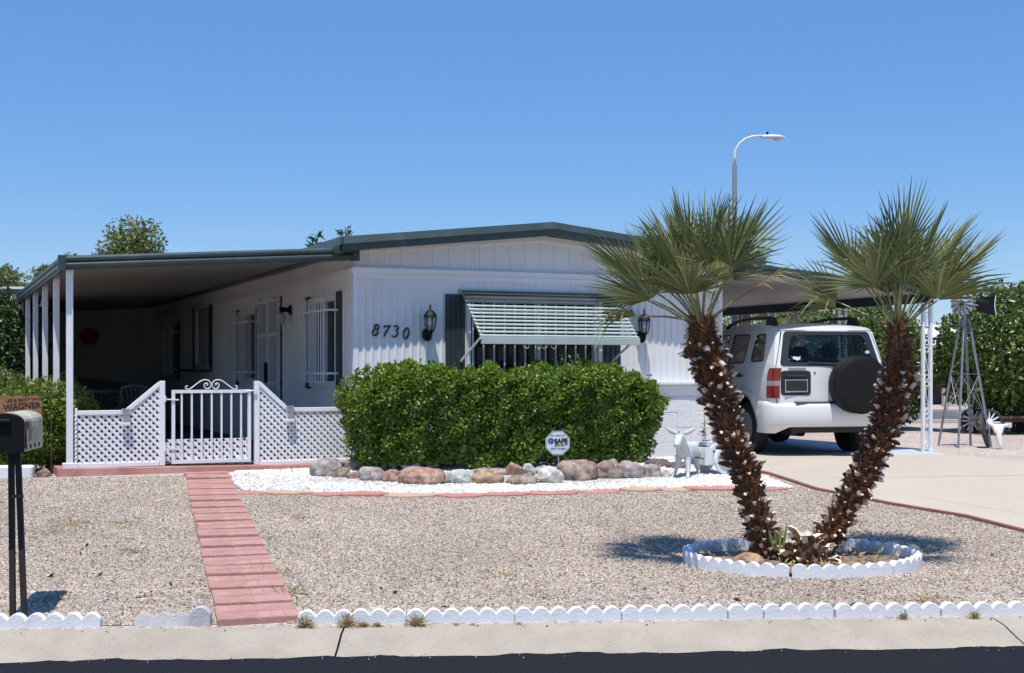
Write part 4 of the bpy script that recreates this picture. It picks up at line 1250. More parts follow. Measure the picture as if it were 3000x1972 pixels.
def solar_lamp(label, t, z):
    S = thing('solar_lamp', label, 'solar lamp', H(t, YF - 0.022, 0), HA, 'solar lamps on the porch fence')
    m = MB(); m.add([(-0.045, 0, z), (0.045, 0, z), (0.045, -0.075, z - 0.055), (-0.045, -0.075, z - 0.055), (-0.045, 0, z - 0.022), (0.045, 0, z - 0.022), (0.045, -0.075, z - 0.077), (-0.045, -0.075, z - 0.077)],
                    [(0, 1, 2, 3), (7, 6, 5, 4), (0, 3, 7, 4), (1, 5, 6, 2), (3, 2, 6, 7), (0, 4, 5, 1)]); m.build('panel_frame', M_GREYB, S)
    m = MB(); m.add([(-0.037, -0.006, z - 0.001), (0.037, -0.006, z - 0.001), (0.037, -0.068, z - 0.0465), (-0.037, -0.068, z - 0.0465)], [(0, 1, 2, 3)]); m.build('solar_cell', M_SOLAR, S)
    m = MB(); m.box(-0.040, 0.040, -0.045, 0, z - 0.150, z - 0.030); m.box(-0.046, 0.046, -0.060, 0, z - 0.185, z - 0.150); m.build('housing', M_BONE, S, bevel=0.006)
solar_lamp('small solar lamp on the left lattice panel by the gate', -2.60, 1.135)
solar_lamp('small solar lamp on the right lattice panel by the gate', -0.775, 1.145)
m = MB()
m.tube([(-3.122 + 0.006 * math.cos(k * 1.3), -0.03 + 0.006 * math.sin(k * 1.3), 0.53 + 0.0095 * k) for k in range(58)], 0.010, 6)
o = m.build('rope_light', M_PVC, smooth=True, loc=(CX, CY, 0), rz=HA); tag(o, 'twisted white rope light hanging beside the corner post', 'rope light')

# things on the porch
ZS = 0.49
def plastic_chair(label, t, s, rz):
    c = thing('plastic_chair', label, 'chair', H(t, s, ZS), HA + rz)
    m = MB(); m.box(-0.24, 0.24, -0.24, 0.22, 0.40, 0.43); m.build('seat', M_GREYPL, c, bevel=0.012)
    for x in (-0.23, 0.23):
        for y in (-0.21, 0.20):
            m = MB(); m.tube([(x * 1.1, y * 1.08, 0), (x, y, 0.41)], [0.018, 0.024], 6); m.build('leg', M_GREYPL, c)
        m = MB(); m.tube([(x * 1.05, -0.22, 0.42), (x * 1.12, -0.22, 0.62), (x * 1.1, 0.22, 0.66)], 0.020, 6); m.build('arm', M_GREYPL, c)
    for k in range(7):
        x = -0.20 + k * 0.0667
        m = MB(); m.tube([(x, 0.21, 0.43), (x * 1.02, 0.27, 0.62), (x * 1.0, 0.33, 0.80 - 0.25 * x * x)], 0.016, 5); m.build('back_slat', M_GREYPL, c)
    m = MB(); m.tube([(-0.235, 0.215, 0.43), (-0.24, 0.28, 0.66), (-0.20, 0.335, 0.80), (0, 0.345, 0.835), (0.20, 0.335, 0.80), (0.24, 0.28, 0.66), (0.235, 0.215, 0.43)], 0.02, 7); m.build('back_frame', M_GREYPL, c, smooth=True)
    return c
plastic_chair('dark slatted plastic chair behind the left lattice panel', -1.62, 5.4, RAD(150))
plastic_chair('dim plastic chair under a pale printed cloth by the corner post', -2.62, 5.9, RAD(35))
m = MB()
rows = []
for i in range(9):
    f = i / 8
    rows.append([(-0.14 + 0.28 * j / 6 + 0.02 * math.sin(i + j), 0.36 - 0.16 * abs(f - 0.35) + 0.012 * math.sin(j * 2.2), 0.90 - 0.55 * abs(f - 0.25)) for j in range(7)])
m.grid(rows); o = m.build('draped_cloth', mat('printed_cloth', (0.52, 0.55, 0.52), 0.85, 0.4, 14), norm=False, loc=H(-2.62, 5.75, ZS), rz=HA + RAD(35)); tag(o, 'pale printed cloth draped over a chair back on the porch', 'cloth')
tb = thing('patio_table', 'round dark patio table beside the plastic chair', 'table', H(-2.05, 6.5, ZS), HA)
m = MB(); m.lathe([(0.0, 0.70), (0.48, 0.70), (0.50, 0.715), (0.50, 0.74), (0.0, 0.745)], 28); m.build('table_top', M_GREYPL, tb)
for k in range(4):
    a = RAD(45 + 90 * k)
    m = MB(); m.tube([(0.34 * math.cos(a), 0.34 * math.sin(a), 0.70), (0.40 * math.cos(a), 0.40 * math.sin(a), 0)], 0.022, 6); m.build('leg', M_GREYPL, tb)
bn = thing('wooden_bench', 'dark wooden bench against the back of the porch', 'bench', H(-2.1, 9.5, ZS), HA)
m = MB(); m.box(-0.85, 0.85, -0.2, 0.25, 0.42, 0.46); m.build('seat', M_WOODD, bn)
m = MB()
m.grid([[(x, 0.28, z0 + 0.06 * math.cos(x * 3.2)) for x in [-0.85 + 0.17 * k for k in range(11)]] for z0 in (0.62, 0.86)]); m.build('backrest', M_WOODD, bn)
for x in (-0.8, 0.8):
    m = MB(); m.box(x - 0.03, x + 0.03, -0.2, 0.28, 0, 0.42); m.build('leg', M_WOODD, bn)
# red sun on the end wall
sunw = thing('sun_ornament', 'red tin sun ornament on the porch end wall', 'ornament', H(-1.72, 14.93, 0), HA)
C0 = at(267, 985, 28.0)
zc = C0.z
loc_t = (C0.x - CX) * 0.913 + (C0.y - CY) * 0.408
sunw.location = H(loc_t, 14.93, zc)
m = MB()
n = 48
pts = [(0.215 * (1.0 if k % 2 else 0.90) * math.cos(2 * math.pi * k / n), 0.215 * (1.0 if k % 2 else 0.90) * math.sin(2 * math.pi * k / n)) for k in range(n)]
m.prism(pts, 0.012); m.build('rays', M_RED, sunw)
m = MB(); m.lathe([(0.15, 0), (0.13, 0.02), (0.07, 0.035), (0.0, 0.04)], 24, Matrix.Rotation(RAD(90), 4, 'X')); m.build('face', M_RED, sunw, smooth=True)
# wall art of bent wire
w = thing('wire_branch', 'dark wire branch ornament on the porch end wall', 'ornament', H(-2.65, 14.94, 1.95), HA)
for k, pts in enumerate(([(-0.5, 0, -0.1), (-0.2, 0, 0.02), (0.1, 0, 0.0), (0.45, 0, 0.12), (0.8, 0, 0.10)], [(-0.2, 0, 0.02), (-0.05, 0, 0.16), (0.15, 0, 0.22)], [(0.1, 0, 0.0), (0.25, 0, -0.14), (0.2, 0, -0.26)], [(-0.4, 0, -0.06), (-0.3, 0, -0.2), (-0.12, 0, -0.24)])):
    m = MB(); m.tube(pts, 0.008, 5)
    for p in pts[1:]:
        m.box(p[0] - 0.03, p[0] + 0.03, -0.012, 0.0, p[2] - 0.05, p[2] + 0.05)
    m.build('twig', M_RUSTW, w)
bell = thing('hanging_bell', 'small copper bell hanging between the porch posts', 'bell', H(-3.10, 4.45, 0), HA)
m = MB(); m.lathe([(0.075, 2.44), (0.06, 2.46), (0.045, 2.52), (0.03, 2.56), (0.01, 2.60), (0.0, 2.60)], 16); m.build('bell_cup', M_COPPER, bell, smooth=True)
m = MB(); m.tube([(0, 0, 2.60), (0, 0, 2.73)], 0.005, 5); m.build('cord', M_BLACK, bell)
cart = thing('low_crate', 'small dark crate standing on the porch behind the gate', 'crate', H(-1.35, 2.2, ZS), HA + 0.3)
m = MB(); m.box(-0.17, 0.17, -0.14, 0.14, 0.0, 0.03); m.build('base', M_DARKCL, cart)
for x0, x1, y0, y1 in ((-0.17, 0.17, -0.15, -0.13), (-0.17, 0.17, 0.13, 0.15), (-0.18, -0.16, -0.14, 0.14), (0.16, 0.18, -0.14, 0.14)):
    m = MB(); m.box(x0, x1, y0, y1, 0.03, 0.24); m.build('side', M_DARKCL, cart)

# ------------------------------------------------------------------ carport
CT0, CT1, CS0, CS1 = 4.55, 8.14, -0.78, 8.4
port = thing('carport', 'flat metal carport with teal fascia on scrolled white post pairs', 'carport', (CX, CY, 0), HA)
def cz(t): return 2.945 - (t - 4.55) * 0.074
m = MB(); rows = []
s = CS0 + 0.02
while s < CS1:
    for ds, dz in ((0, 0), (0.075, 0), (0.085, 0.022), (0.142, 0.022)):
        rows.append([(t, s + ds, cz(t) - 0.085 + dz) for t in (CT0 + 0.5 if s + ds < -OV - 0.02 else HW + 0.002, 6.2, 7.2, CT1 - 0.02)])
    s += 0.15
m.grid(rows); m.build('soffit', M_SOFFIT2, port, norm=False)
m = MB(); m.add([(CT0, CS0, cz(CT0)), (CT1, CS0, cz(CT1)), (CT1, CS1, cz(CT1)), (HW + 0.003, CS1, cz(HW)), (HW + 0.003, -OV - 0.08, cz(HW)), (CT0, -OV - 0.08, cz(CT0))], [(0, 1, 2, 3, 4, 5)]); m.build('roof_sheet', M_ROOFW, port, norm=False)
pr = [(0.0, 0.008), (0.03, 0.004), (0.032, -0.045), (0.018, -0.050), (0.018, -0.056), (0.032, -0.062), (0.030, -0.112), (-0.03, -0.114), (-0.03, 0.0)]
m = MB(); m.grid([[(t, CS0 - o_, cz(t) + z) for o_, z in pr] for t in (CT0, 6.0, 7.2, CT1 + 0.03)])
m.add([(CT0, CS0 - o_, cz(CT0) + z) for o_, z in pr], [tuple(range(len(pr)))]); m.add([(CT1 + 0.03, CS0 - o_, cz(CT1 + 0.03) + z) for o_, z in pr], [tuple(range(len(pr)))])
m.build('front_fascia', M_TEAL, port, norm=False)
m = MB(); m.grid([[(CT1 + o_, s, cz(CT1) + z) for o_, z in pr] for s in (CS0 - 0.02, 3, CS1)]); m.build('side_fascia', M_TEAL, port, norm=False)
m = MB(); m.box(CT1 - 0.16, CT1 - 0.08, CS0 + 0.03, CS1, cz(CT1) - 0.20, cz(CT1) - 0.08); m.build('beam', M_SHUT, port)
def scroll_pts(z0, z1, x):
    out = []
    for k in range(10):
        a = RAD(200 - 330 * k / 9); out.append((x + 0.030 * math.cos(a), z1 - 0.03 + 0.036 * math.sin(a)))
    out = out[::-1]
    mid = [(x + 0.03 * math.sin(3.14 * (k / 6 - 0.5)), z1 - 0.06 - (z1 - z0 - 0.12) * k / 6) for k in range(7)]
    end = [(x - 0.030 * math.cos(RAD(200 - 330 * k / 9)), z0 + 0.03 - 0.036 * math.sin(RAD(200 - 330 * k / 9))) for k in range(10)]
    return out + mid + end
for s in (-0.68, 1.15, 2.96, 4.72, 6.5):
    m = MB()
    for t in (7.935, 8.065):
        m.box(t - 0.022, t + 0.022, s - 0.022, s + 0.022, SLABZ - 0.02, cz(8.1) - 0.20)
    m.box(8.02, 8.11, s - 0.05, s + 0.05, SLABZ - 0.005, SLABZ + 0.03)
    po = m.build('post_pair', M_WHITEM, port, bevel=0.003)
    for z in (0.50, 0.95, 1.42, 1.90):
        m = MB(); m.tube([(x, s, zz) for x, zz in scroll_pts(z, z + 0.44, 8.0)], 0.0065, 5); m.build('scroll', M_WHITEM, po, smooth=True)
# ------------------------------------------------------------------ clipped hedge before the window
hedge = thing('hedge', 'dense clipped green hedge before the house front window', 'hedge', H(0, 0, 0), HA)
T0, T1, S0, S1, Z0, Z1 = -0.28, 3.60, -1.26, -0.22, 0.43, 1.50
def hedge_pts(n, seed, shrink=0.0, inw=0.10):
    g = np.random.default_rng(seed)
    hx, hy, hz = (T1 - T0) / 2 - shrink, (S1 - S0) / 2 - shrink, (Z1 - Z0) / 2 - shrink
    A = np.array([hx * hz * 1.4, hx * hy * 1.2, hy * hz, hy * hz, hx * hz * 0.35])
    f = g.choice(5, n, p=A / A.sum())
    U = g.uniform(-1, 1, (n, 2))
    c = np.zeros((n, 3)); N = np.zeros((n, 3))
    for k, (ax, sg) in enumerate(((1, -1), (2, 1), (0, -1), (0, 1), (1, 1))):
        q = f == k
        oth = [i for i in range(3) if i != ax]
        c[q, ax] = sg; c[q, oth[0]] = U[q, 0]; c[q, oth[1]] = U[q, 1]
    p = 7.0
    m_ = (np.abs(c) ** p).sum(1) ** (1 / p)
    c = c / m_[:, None]
    N = unit(np.sign(c) * np.abs(c) ** (p - 1) / np.array([hx, hy, hz]) + 1e-6)
    P = c * np.array([hx, hy, hz])
    P[:, 0] *= 1 + 0.035 * (P[:, 2] / hz)
    low = np.clip((0.55 - P[:, 2] / hz) / 1.55, 0, 1)[:, None]
    P[:, :2] *= 1 - np.array([0.04, 0.30]) * low
    top = np.clip((P[:, 2] / hz + 0.2) / 1.2, 0, 1)
    tt = P[:, 0] + (T0 + T1) / 2
    bump = 0.10 * np.exp(-((tt - 0.55) / 0.60) ** 2) + 0.10 * np.exp(-((tt - 2.55) / 0.55) ** 2) + 0.02 * np.exp(-((tt - 1.55) / 0.42) ** 2) - 0.14 * np.clip((tt - 3.0) / 0.6, 0, 1) - 0.10 * np.clip((0.15 - tt) / 0.4, 0, 1)
    bump += 0.05 * waves(P * np.array([1, 1, 0]), 7.0, 21)
    P[:, 2] += bump * top
    disp = 0.08 * waves(P, 6.0, 31) + 0.13 * waves(P, 17.0, 32)
    P += N * (disp - inw * g.uniform(0, 1, n) ** 1.6)[:, None]
    P += np.array([(T0 + T1) / 2, (S0 + S1) / 2, (Z0 + Z1) / 2])
    return P, N
P, N = hedge_pts(54000, 3, inw=0.17)
keep = P[:, 2] > 0.42
link('foliage', leaf_mesh('foliage', P[keep], N[keep] + np.array([0, 0, 0.25]), 0.041, M_LEAFH, 0.60, 0.5, jitter=0.5), hedge)
P, N = hedge_pts(14000, 4, inw=0.05)
top = (P[:, 2] > 1.22 + 0.25 * nrg.uniform(-1, 1, len(P))) & (nrg.uniform(0, 1, len(P)) < 0.75)
link('new_growth', leaf_mesh('new_growth', P[top], N[top] + np.array([0, 0, 0.5]), 0.038, M_LEAFN, 0.6, 0.8), hedge)
# shoots that stick out of the top
g = np.random.default_rng(8)
SP = []; SN = []
stems = MB()
for k in range(70):
    t = g.uniform(T0 + 0.1, T1 - 0.1); s = g.uniform(S0 + 0.2, S1 - 0.1)
    hgt = g.uniform(0.04, 0.13) * (1.5 if 2.2 < t < 2.9 or (t > 3.0 and s > -0.5) else 1)
    base = 1.46 + 0.10 * math.exp(-((t - 0.55) / 0.6) ** 2) + 0.10 * math.exp(-((t - 2.55) / 0.55) ** 2) - 0.05 * math.exp(-((t - 1.55) / 0.5) ** 2) - 0.08 * min(1, max(0, (t - 3.1) / 0.6))
    dx, dy = g.normal(0, 0.02, 2)
    stems.tube([(t, s, base), (t + dx, s + dy, base + hgt)], 0.0025, 4)
    for j in range(12):
        f = j / 11
        SP.append((t + dx * f + g.normal(0, 0.010), s + dy * f + g.normal(0, 0.010), base + hgt * f)); SN.append((g.normal(), g.normal(), 0.5))
link('shoots', leaf_mesh('shoots', np.array(SP), unit(np.array(SN)), 0.045, M_LEAFH, 0.6), hedge)
stems.build('stems', M_TWIG, hedge, norm=False)
P, N = hedge_pts(9000, 13, shrink=0.10, inw=0.18)
link('inner_foliage', leaf_mesh('inner_foliage', P, N, 0.075, M_LEAFH, 0.8, 0.2), hedge)
br = MB()
for k in range(26):
    t = T0 + 0.2 + (T1 - T0 - 0.4) * k / 25
    s = (S0 + S1) / 2 + g.uniform(-0.2, 0.2)
    br.tube([(t, s, 0.36), (t + g.normal(0, .05), s + g.normal(0, .05), 0.8), (t + g.normal(0, .12), s + g.normal(0, .1), 1.25)], [0.018, 0.012, 0.006], 5)
br.build('branches', M_TWIG, hedge, norm=False)

# ------------------------------------------------------------------ shrubs left of the porch
def shrub(name, label, cat, loc, rad, n, size, mt, seed, zc=None, lump=0.25, ratio=0.55, group=None, trunk=0.03, lo=-0.9, freq=3.0, depth=0.4):
    o = thing(name, label, cat, (loc[0], loc[1], loc[2]), 0, group)
    zc = rad[2] if zc is None else zc
    P, N = crown_points(n, rad, (0, 0, zc), lump, freq, depth, seed, lo)
    P2, N2 = crown_points(n // 4, [r * 0.8 for r in rad], (0, 0, zc), lump, freq, 0.6, seed + 50, lo)
    P = np.concatenate([P, P2]); N = np.concatenate([N, N2])
    keep = P[:, 2] > 0.02
    link('foliage', leaf_mesh('foliage', P[keep], N[keep], size, mt, ratio, 0.6, rg=np.random.default_rng(seed)), o)
    m = MB(); gg = random.Random(seed)
    for k in range(5):
        a = gg.uniform(0, 6.28); f = gg.uniform(0.3, 0.7)
        m.tube([(0, 0, -0.05), (0.3 * rad[0] * math.cos(a) * f, 0.3 * rad[1] * math.sin(a) * f, zc * 0.5), (rad[0] * math.cos(a) * f, rad[1] * math.sin(a) * f, zc + rad[2] * 0.3)], [trunk, trunk * 0.7, trunk * 0.25], 6)
    m.build('stems', M_TWIG, o, norm=False)
    return o
p = ground(128, 1392); shrub('lantana_shrub', 'yellow green leafy shrub right beside the white porch corner post', 'shrub', (p.x + 0.02, p.y + 0.55, p.z), (0.40, 0.38, 0.48), 6000, 0.045, M_LEAFY, 61, zc=0.50)
p = ground(20, 1398); shrub('lantana_shrub', 'mid green shrub behind the mailbox and the wooden name sign', 'shrub', (p.x - 0.1, p.y + 0.65, p.z), (0.62, 0.42, 0.46), 8000, 0.05, M_LEAFH, 62, zc=0.47)
p = at(150, 1120, 16.0); shrub('grassy_shrub', 'light feathery green plant behind the name sign by the porch posts', 'shrub', (p.x, p.y, 0.42), (0.50, 0.6, 0.50), 5500, 0.06, M_LEAFY, 63, zc=0.55, lump=0.35, ratio=0.22)
p = at(30, 1100, 16.5); shrub('grassy_shrub', 'pale green spiky plant at the photo edge below the dark tall shrub', 'shrub', (p.x, p.y, 0.42), (0.55, 0.5, 0.50), 5000, 0.06, M_LEAFM, 64, zc=0.55, lump=0.3, ratio=0.25)
p = at(10, 1000, 20.5); shrub('tall_shrub', 'tall dark green shrub left of the porch at the photo edge', 'shrub', (p.x - 0.1, p.y, 0.42), (0.52, 0.6, 1.15), 9000, 0.075, M_LEAFD, 65, zc=1.20, lump=0.22)
for k, (s_, tt, hh, mt, lab) in enumerate(((2.6, -3.95, 0.50, M_LEAFH, 'low green shrub outside the second porch post'), (4.6, -4.05, 0.62, M_LEAFD, 'low dark shrub outside the third and fourth porch posts'), (6.8, -4.1, 0.72, M_LEAFH, 'rounded green shrub outside the farther porch posts'), (9.2, -4.2, 0.85, M_LEAFD, 'dark shrub outside the last porch post'))):  # greenery by the posts, extended along the porch to block bounced light
    p = H(tt, s_, 0.42); shrub('porch_shrub', lab, 'shrub', (p.x, p.y, 0.42), (0.72, 0.95, hh), 4200, 0.065, mt, 160 + k, zc=hh * 0.95, lump=0.2)
# leafy sprig poking through the corner of the porch
p = H(-2.98, 0.35, 0.5); shrub('young_sprig', 'thin green sprig growing up inside the porch corner post', 'plant', (p.x, p.y, p.z), (0.07, 0.07, 0.32), 160, 0.06, M_LEAFY, 66, zc=0.40, ratio=0.25, trunk=0.006)
p = H(-0.12, -0.42, 0.43); shrub('young_weed', 'small pale weed growing at the lattice beside the hedge', 'plant', (p.x, p.y, p.z), (0.12, 0.1, 0.20), 150, 0.05, M_LEAFM, 67, zc=0.22, ratio=0.3, trunk=0.004)

# ------------------------------------------------------------------ citrus and other trees
def tree(name, label, loc, rad, zc, n, size, mt, seed, lump=0.25, trunk=0.14, group=None, lo=-1.0, clumps=0, ratio=0.5, depth=0.35, freq=3.0):
    o = thing(name, label, 'tree', loc, 0, group)
    gg = np.random.default_rng(seed)
    if clumps:
        Ps, Ns = [], []
        cs = []
        for k in range(clumps):
            d = gg.normal(0, 1, 3); d /= np.linalg.norm(d)
            c = d * np.array(rad) * gg.uniform(0.35, 0.85) + np.array([0, 0, zc]); cs.append(c)
            r = gg.uniform(0.24, 0.42) * np.array([rad[0], rad[1], rad[2] * 0.9])
            P, N = crown_points(n // clumps, r, c, 0.3, 3.0, 0.8, seed + k)
            Ps.append(P); Ns.append(N)
        P = np.concatenate(Ps); N = np.concatenate(Ns)
    else:
        P, N = crown_points(n, rad, (0, 0, zc), lump, freq, depth, seed, lo); cs = None
        P2, N2 = crown_points(n // 4, [r * 0.78 for r in rad], (0, 0, zc), lump, freq, 0.7, seed + 50, lo)
        P = np.concatenate([P, P2]); N = np.concatenate([N, N2])
    link('crown', leaf_mesh('crown', P, N, size, mt, ratio, 0.5, rg=gg), o)
    m = MB()
    m.tube([(0, 0, -0.1), (0.03, 0.02, zc * 0.4), (0, 0, zc)], [trunk, trunk * 0.8, trunk * 0.45], 8)
    ends = cs if cs is not None else [np.array([rad[0] * 0.6 * math.cos(k * 1.26), rad[1] * 0.6 * math.sin(k * 1.26), zc + rad[2] * 0.3]) for k in range(5)]
    for c in ends:
        m.tube([(0, 0, zc * 0.55), (c[0] * 0.5, c[1] * 0.5, (zc * 0.55 + c[2]) / 2 + 0.1), tuple(c)], [trunk * 0.45, trunk * 0.3, trunk * 0.1], 6)
    m.build('trunk', M_TRUNK, o, norm=False)
    return o
p = at(2985, 1230, 24.0); tree('citrus_tree', 'big round citrus tree behind the small windmill at the right', (p.x, p.y, gz(p.x, p.y)), (1.48, 1.4, 1.26), 1.44, 15000, 0.105, M_LEAFC, 71, lump=0.14, lo=-0.98, group='citrus trees')
p = at(2535, 1230, 25.5); tree('citrus_tree', 'citrus tree seen beyond the parked white vehicle', (p.x, p.y, gz(p.x, p.y)), (1.32, 1.3, 1.16), 1.26, 12000, 0.105, M_LEAFC, 72, lump=0.14, lo=-0.98, group='citrus trees')
p = at(2250, 1150, 46.0); tree('mesquite_tree', 'light green feathery tree far beyond the carport', (p.x, p.y, 0.3), (3.6, 2.0, 1.9), 2.6, 13000, 0.12, M_LEAFM, 73, clumps=26, trunk=0.2)
p = at(395, 1100, 40.0); tree('shade_tree', 'olive green tree rising behind the porch roof', (p.x, p.y, 0.3), (1.55, 1.5, 2.0), 3.75, 9000, 0.16, M_LEAFT, 74, clumps=26, trunk=0.16)
p = at(190, 1100, 42.0); tree('shade_tree', 'lower olive green tree showing along the porch gutter', (p.x, p.y, 0.3), (1.5, 1.4, 1.5), 3.55, 6500, 0.16, M_LEAFT, 75, clumps=20, trunk=0.14)
p = at(45, 1100, 50.0); tree('shade_tree', 'small tree top above the neighbouring white roof edge', (p.x, p.y, 0.3), (1.5, 1.2, 1.1), 3.95, 4000, 0.17, M_LEAFT, 76, clumps=12, trunk=0.14)
# two leafy shoots above the roof
for u, v, sd, lab in ((925, 697, 81, 'small leafy tree tip above the left roof end'), (1012, 676, 82, 'palmate leafy tree tip above the roof corner')):
    p = at(u, v, 36.0)
    o = thing('slender_tree', lab, 'tree', (p.x, p.y, 0.3))
    g2 = np.random.default_rng(sd)
    PP = []; NN = []
    for j in range(34):
        a = g2.uniform(0, 6.28); zz = p.z - 0.3 + g2.uniform(-0.30, 0.10)
        PP.append((0.03 * math.cos(a), 0.03 * math.sin(a), zz)); NN.append((math.cos(a), math.sin(a), g2.uniform(-0.2, 0.7)))
    link('crown', leaf_mesh('crown', np.array(PP), unit(np.array(NN)), 0.26, M_LEAFD, 0.26, 1.6, droop=0.15, rg=g2), o)
    m = MB(); m.tube([(0, 0, -0.1), (0.05, 0, 2.5), (0, 0, p.z - 0.2)], [0.07, 0.05, 0.012], 6); m.build('trunk', M_TRUNK, o, norm=False)

# ------------------------------------------------------------------ fan palms
def fan_leaf(seed, lp=0.42, lb=0.46, spread=112, nseg=34, curl=0.12, mats=(0, 1), r0=0.35):
    """Fan leaf along +Y, upper side +Z: petiole, then folded segments joined near the hub."""
    gg = random.Random(seed)
    m = MB()
    lift = 0.10
    pet = [(0, 0, 0), (0, lp * 0.5, 0.012), (0, lp, -0.004)]
    m.tube(pet, [0.0105, 0.0075, 0.006], 5, mi=1)
    for k in range(9):      # teeth on the petiole
        y = lp * (0.12 + 0.08 * k)
        for sg in (-1, 1):
            m.add([(sg * 0.007, y, 0.006), (sg * 0.007, y + 0.008, 0.006), (sg * 0.017, y + 0.010, 0.008)], [(0, 1, 2)], mi=1)
    hub = Vector((0, lp, 0))
    da = 2 * spread / nseg
    for i in range(nseg):
        a = -spread + da * (i + 0.5) + gg.uniform(-0.6, 0.6)
        L = lb * (1 - 0.30 * (abs(a) / spread) ** 2.2) * gg.uniform(0.86, 1.08) * (0.72 if gg.random() < 0.06 else 1)
        cup = 0.16 * math.sin(RAD(abs(a)))
        d = Vector((math.sin(RAD(a)), math.cos(RAD(a)), cup)).normalized()
        w = Vector((math.cos(RAD(a)), -math.sin(RAD(a)), 0))
        n = w.cross(d)
        bend = curl * gg.uniform(0.2, 1.8) + (0.5 if gg.random() < 0.08 else 0)
        tw = gg.uniform(-0.25, 0.25)
        def P(r, side, off):
            q = hub + d * (L * r) + w * side + n * (off)
            q = q - Vector((0, 0, 1)) * bend * L * max(0, r - 0.4) ** 2 * 1.6
            return q
        hw1 = L * r0 * math.tan(RAD(da / 2)) * 1.0
        hw2 = hw1 * 0.92
        f = 0.55
        st = [(0.03, 0.001), (r0, hw1), (0.68, hw2 * 0.86), (1.0, 0.0008)]
        vs = []
        for r, h in st:
            vs += [P(r, -h, h * f), P(r, 0, -h * f), P(r, h, h * f)]
        fs = []
        for k in range(3):
            o_ = 3 * k
            fs += [(o_, o_ + 1, o_ + 4, o_ + 3), (o_ + 1, o_ + 2, o_ + 5, o_ + 4)]
        m.add(vs, fs, mi=0)
    return m
FANS = [fan_leaf(100 + k, lp=lp, lb=lb, spread=sp, nseg=ns, curl=cu).mesh('leaf', [M_FAN, M_PETI]) for k, (lp, lb, sp, ns, cu) in enumerate(
    ((0.44, 0.54, 82, 25, 0.06), (0.38, 0.51, 94, 27, 0.12), (0.48, 0.52, 70, 22, 0.02), (0.42, 0.56, 86, 25, 0.22), (0.40, 0.50, 76, 22, 0.35)))]
FANDRY = [fan_leaf(140, lp=0.40, lb=0.30, spread=70, nseg=16, curl=0.5).mesh('leaf', [M_FANDRY, M_PETI]), fan_leaf(141, lp=0.42, lb=0.36, spread=60, nseg=14, curl=0.8).mesh('leaf', [M_FAN, M_PETI])]
def orient(o, base, dirn, roll, sc=1.0):
    y = Vector(dirn).normalized()
    up = Vector((0, 0, 1))
    x = y.cross(up)
    if x.length < 1e-3: x = Vector((1, 0, 0))
    x.normalize(); z = x.cross(y)
    Mx = Matrix((x, y, z)).transposed()
    Mx = Mx @ Matrix.Rotation(roll, 3, 'Y')
    o.rotation_mode = 'QUATERNION'
    o.rotation_quaternion = Mx.to_quaternion()
    o.location = base
    o.scale = (sc, sc, sc)
def boot_mesh(seed):
    """Stub of a cut leaf: fibrous wedge along +Z, outer side +Y, pale cut end."""
    gg = random.Random(seed)
    m = MB()
    W = gg.uniform(0.026, 0.040); L = gg.uniform(0.050, 0.080); pale = seed % 6 >= 4
    out_, in_ = [], []
    for j, (f, wf, th) in enumerate(((-0.25, 1.05, 0.016), (0.25, 0.92, 0.020), (0.65, 0.66, 0.022), (1.0, 0.50 + gg.uniform(-0.06, 0.10), 0.024))):
        ro, ri = [], []
        for k in range(5):
            c = (k - 2) / 2
            x = c * W * wf
            yb = -0.020 * c * c * (1 - 0.5 * f)
            cut = 0.010 * (gg.uniform(0.6, 1.5)) if j == 3 else 0.0
            ro.append((x, yb + th * (1 - 0.45 * c * c), L * f + cut)); ri.append((x * 0.96, yb - 0.003, L * f - (0.014 if j == 3 else 0)))
        out_.append(ro); in_.append(ri)
    m.grid(out_[:3], 0); m.grid(out_[2:], 1 if pale else 0); m.grid([r[::-1] for r in in_], 1)
    m.grid([out_[-1], in_[-1]], 1)
    m.grid([[r[0] for r in out_], [r[0] for r in in_]], 0); m.grid([[r[-1] for r in in_], [r[-1] for r in out_]], 0)
    for k in range(9):      # frayed threads
        sd = 1 if k % 2 else -1
        x = sd * W * gg.uniform(0.5, 1.0); z = gg.uniform(-0.1, 0.8) * L
        dx, dz = sd * gg.uniform(0.0, 0.035), gg.uniform(-0.035, 0.035)
        m.add([(x - 0.002, 0.0, z), (x + 0.002, 0.0, z + 0.003), (x + dx, gg.uniform(0.0, 0.03), z + dz)], [(0, 1, 2)], 0)
    return m.mesh('leaf_base', [M_BOOT, M_BOOTIN])
BOOTS = [boot_mesh(200 + k) for k in range(6)]
def bez(pts, n):
    """Catmull-Rom through pts."""
    P = [pts[0]] + list(pts) + [pts[-1]]
    out = []
    m_ = len(pts) - 1
    for i in range(n + 1):
        f = i / n * m_
        k = min(int(f), m_ - 1); t = f - k
        p0, p1, p2, p3 = P[k], P[k + 1], P[k + 2], P[k + 3]
        out.append(0.5 * ((2 * p1) + (p2 - p0) * t + (2 * p0 - 5 * p1 + 4 * p2 - p3) * t * t + (3 * p1 - p0 - 3 * p2 + p3) * t ** 3))
    return out
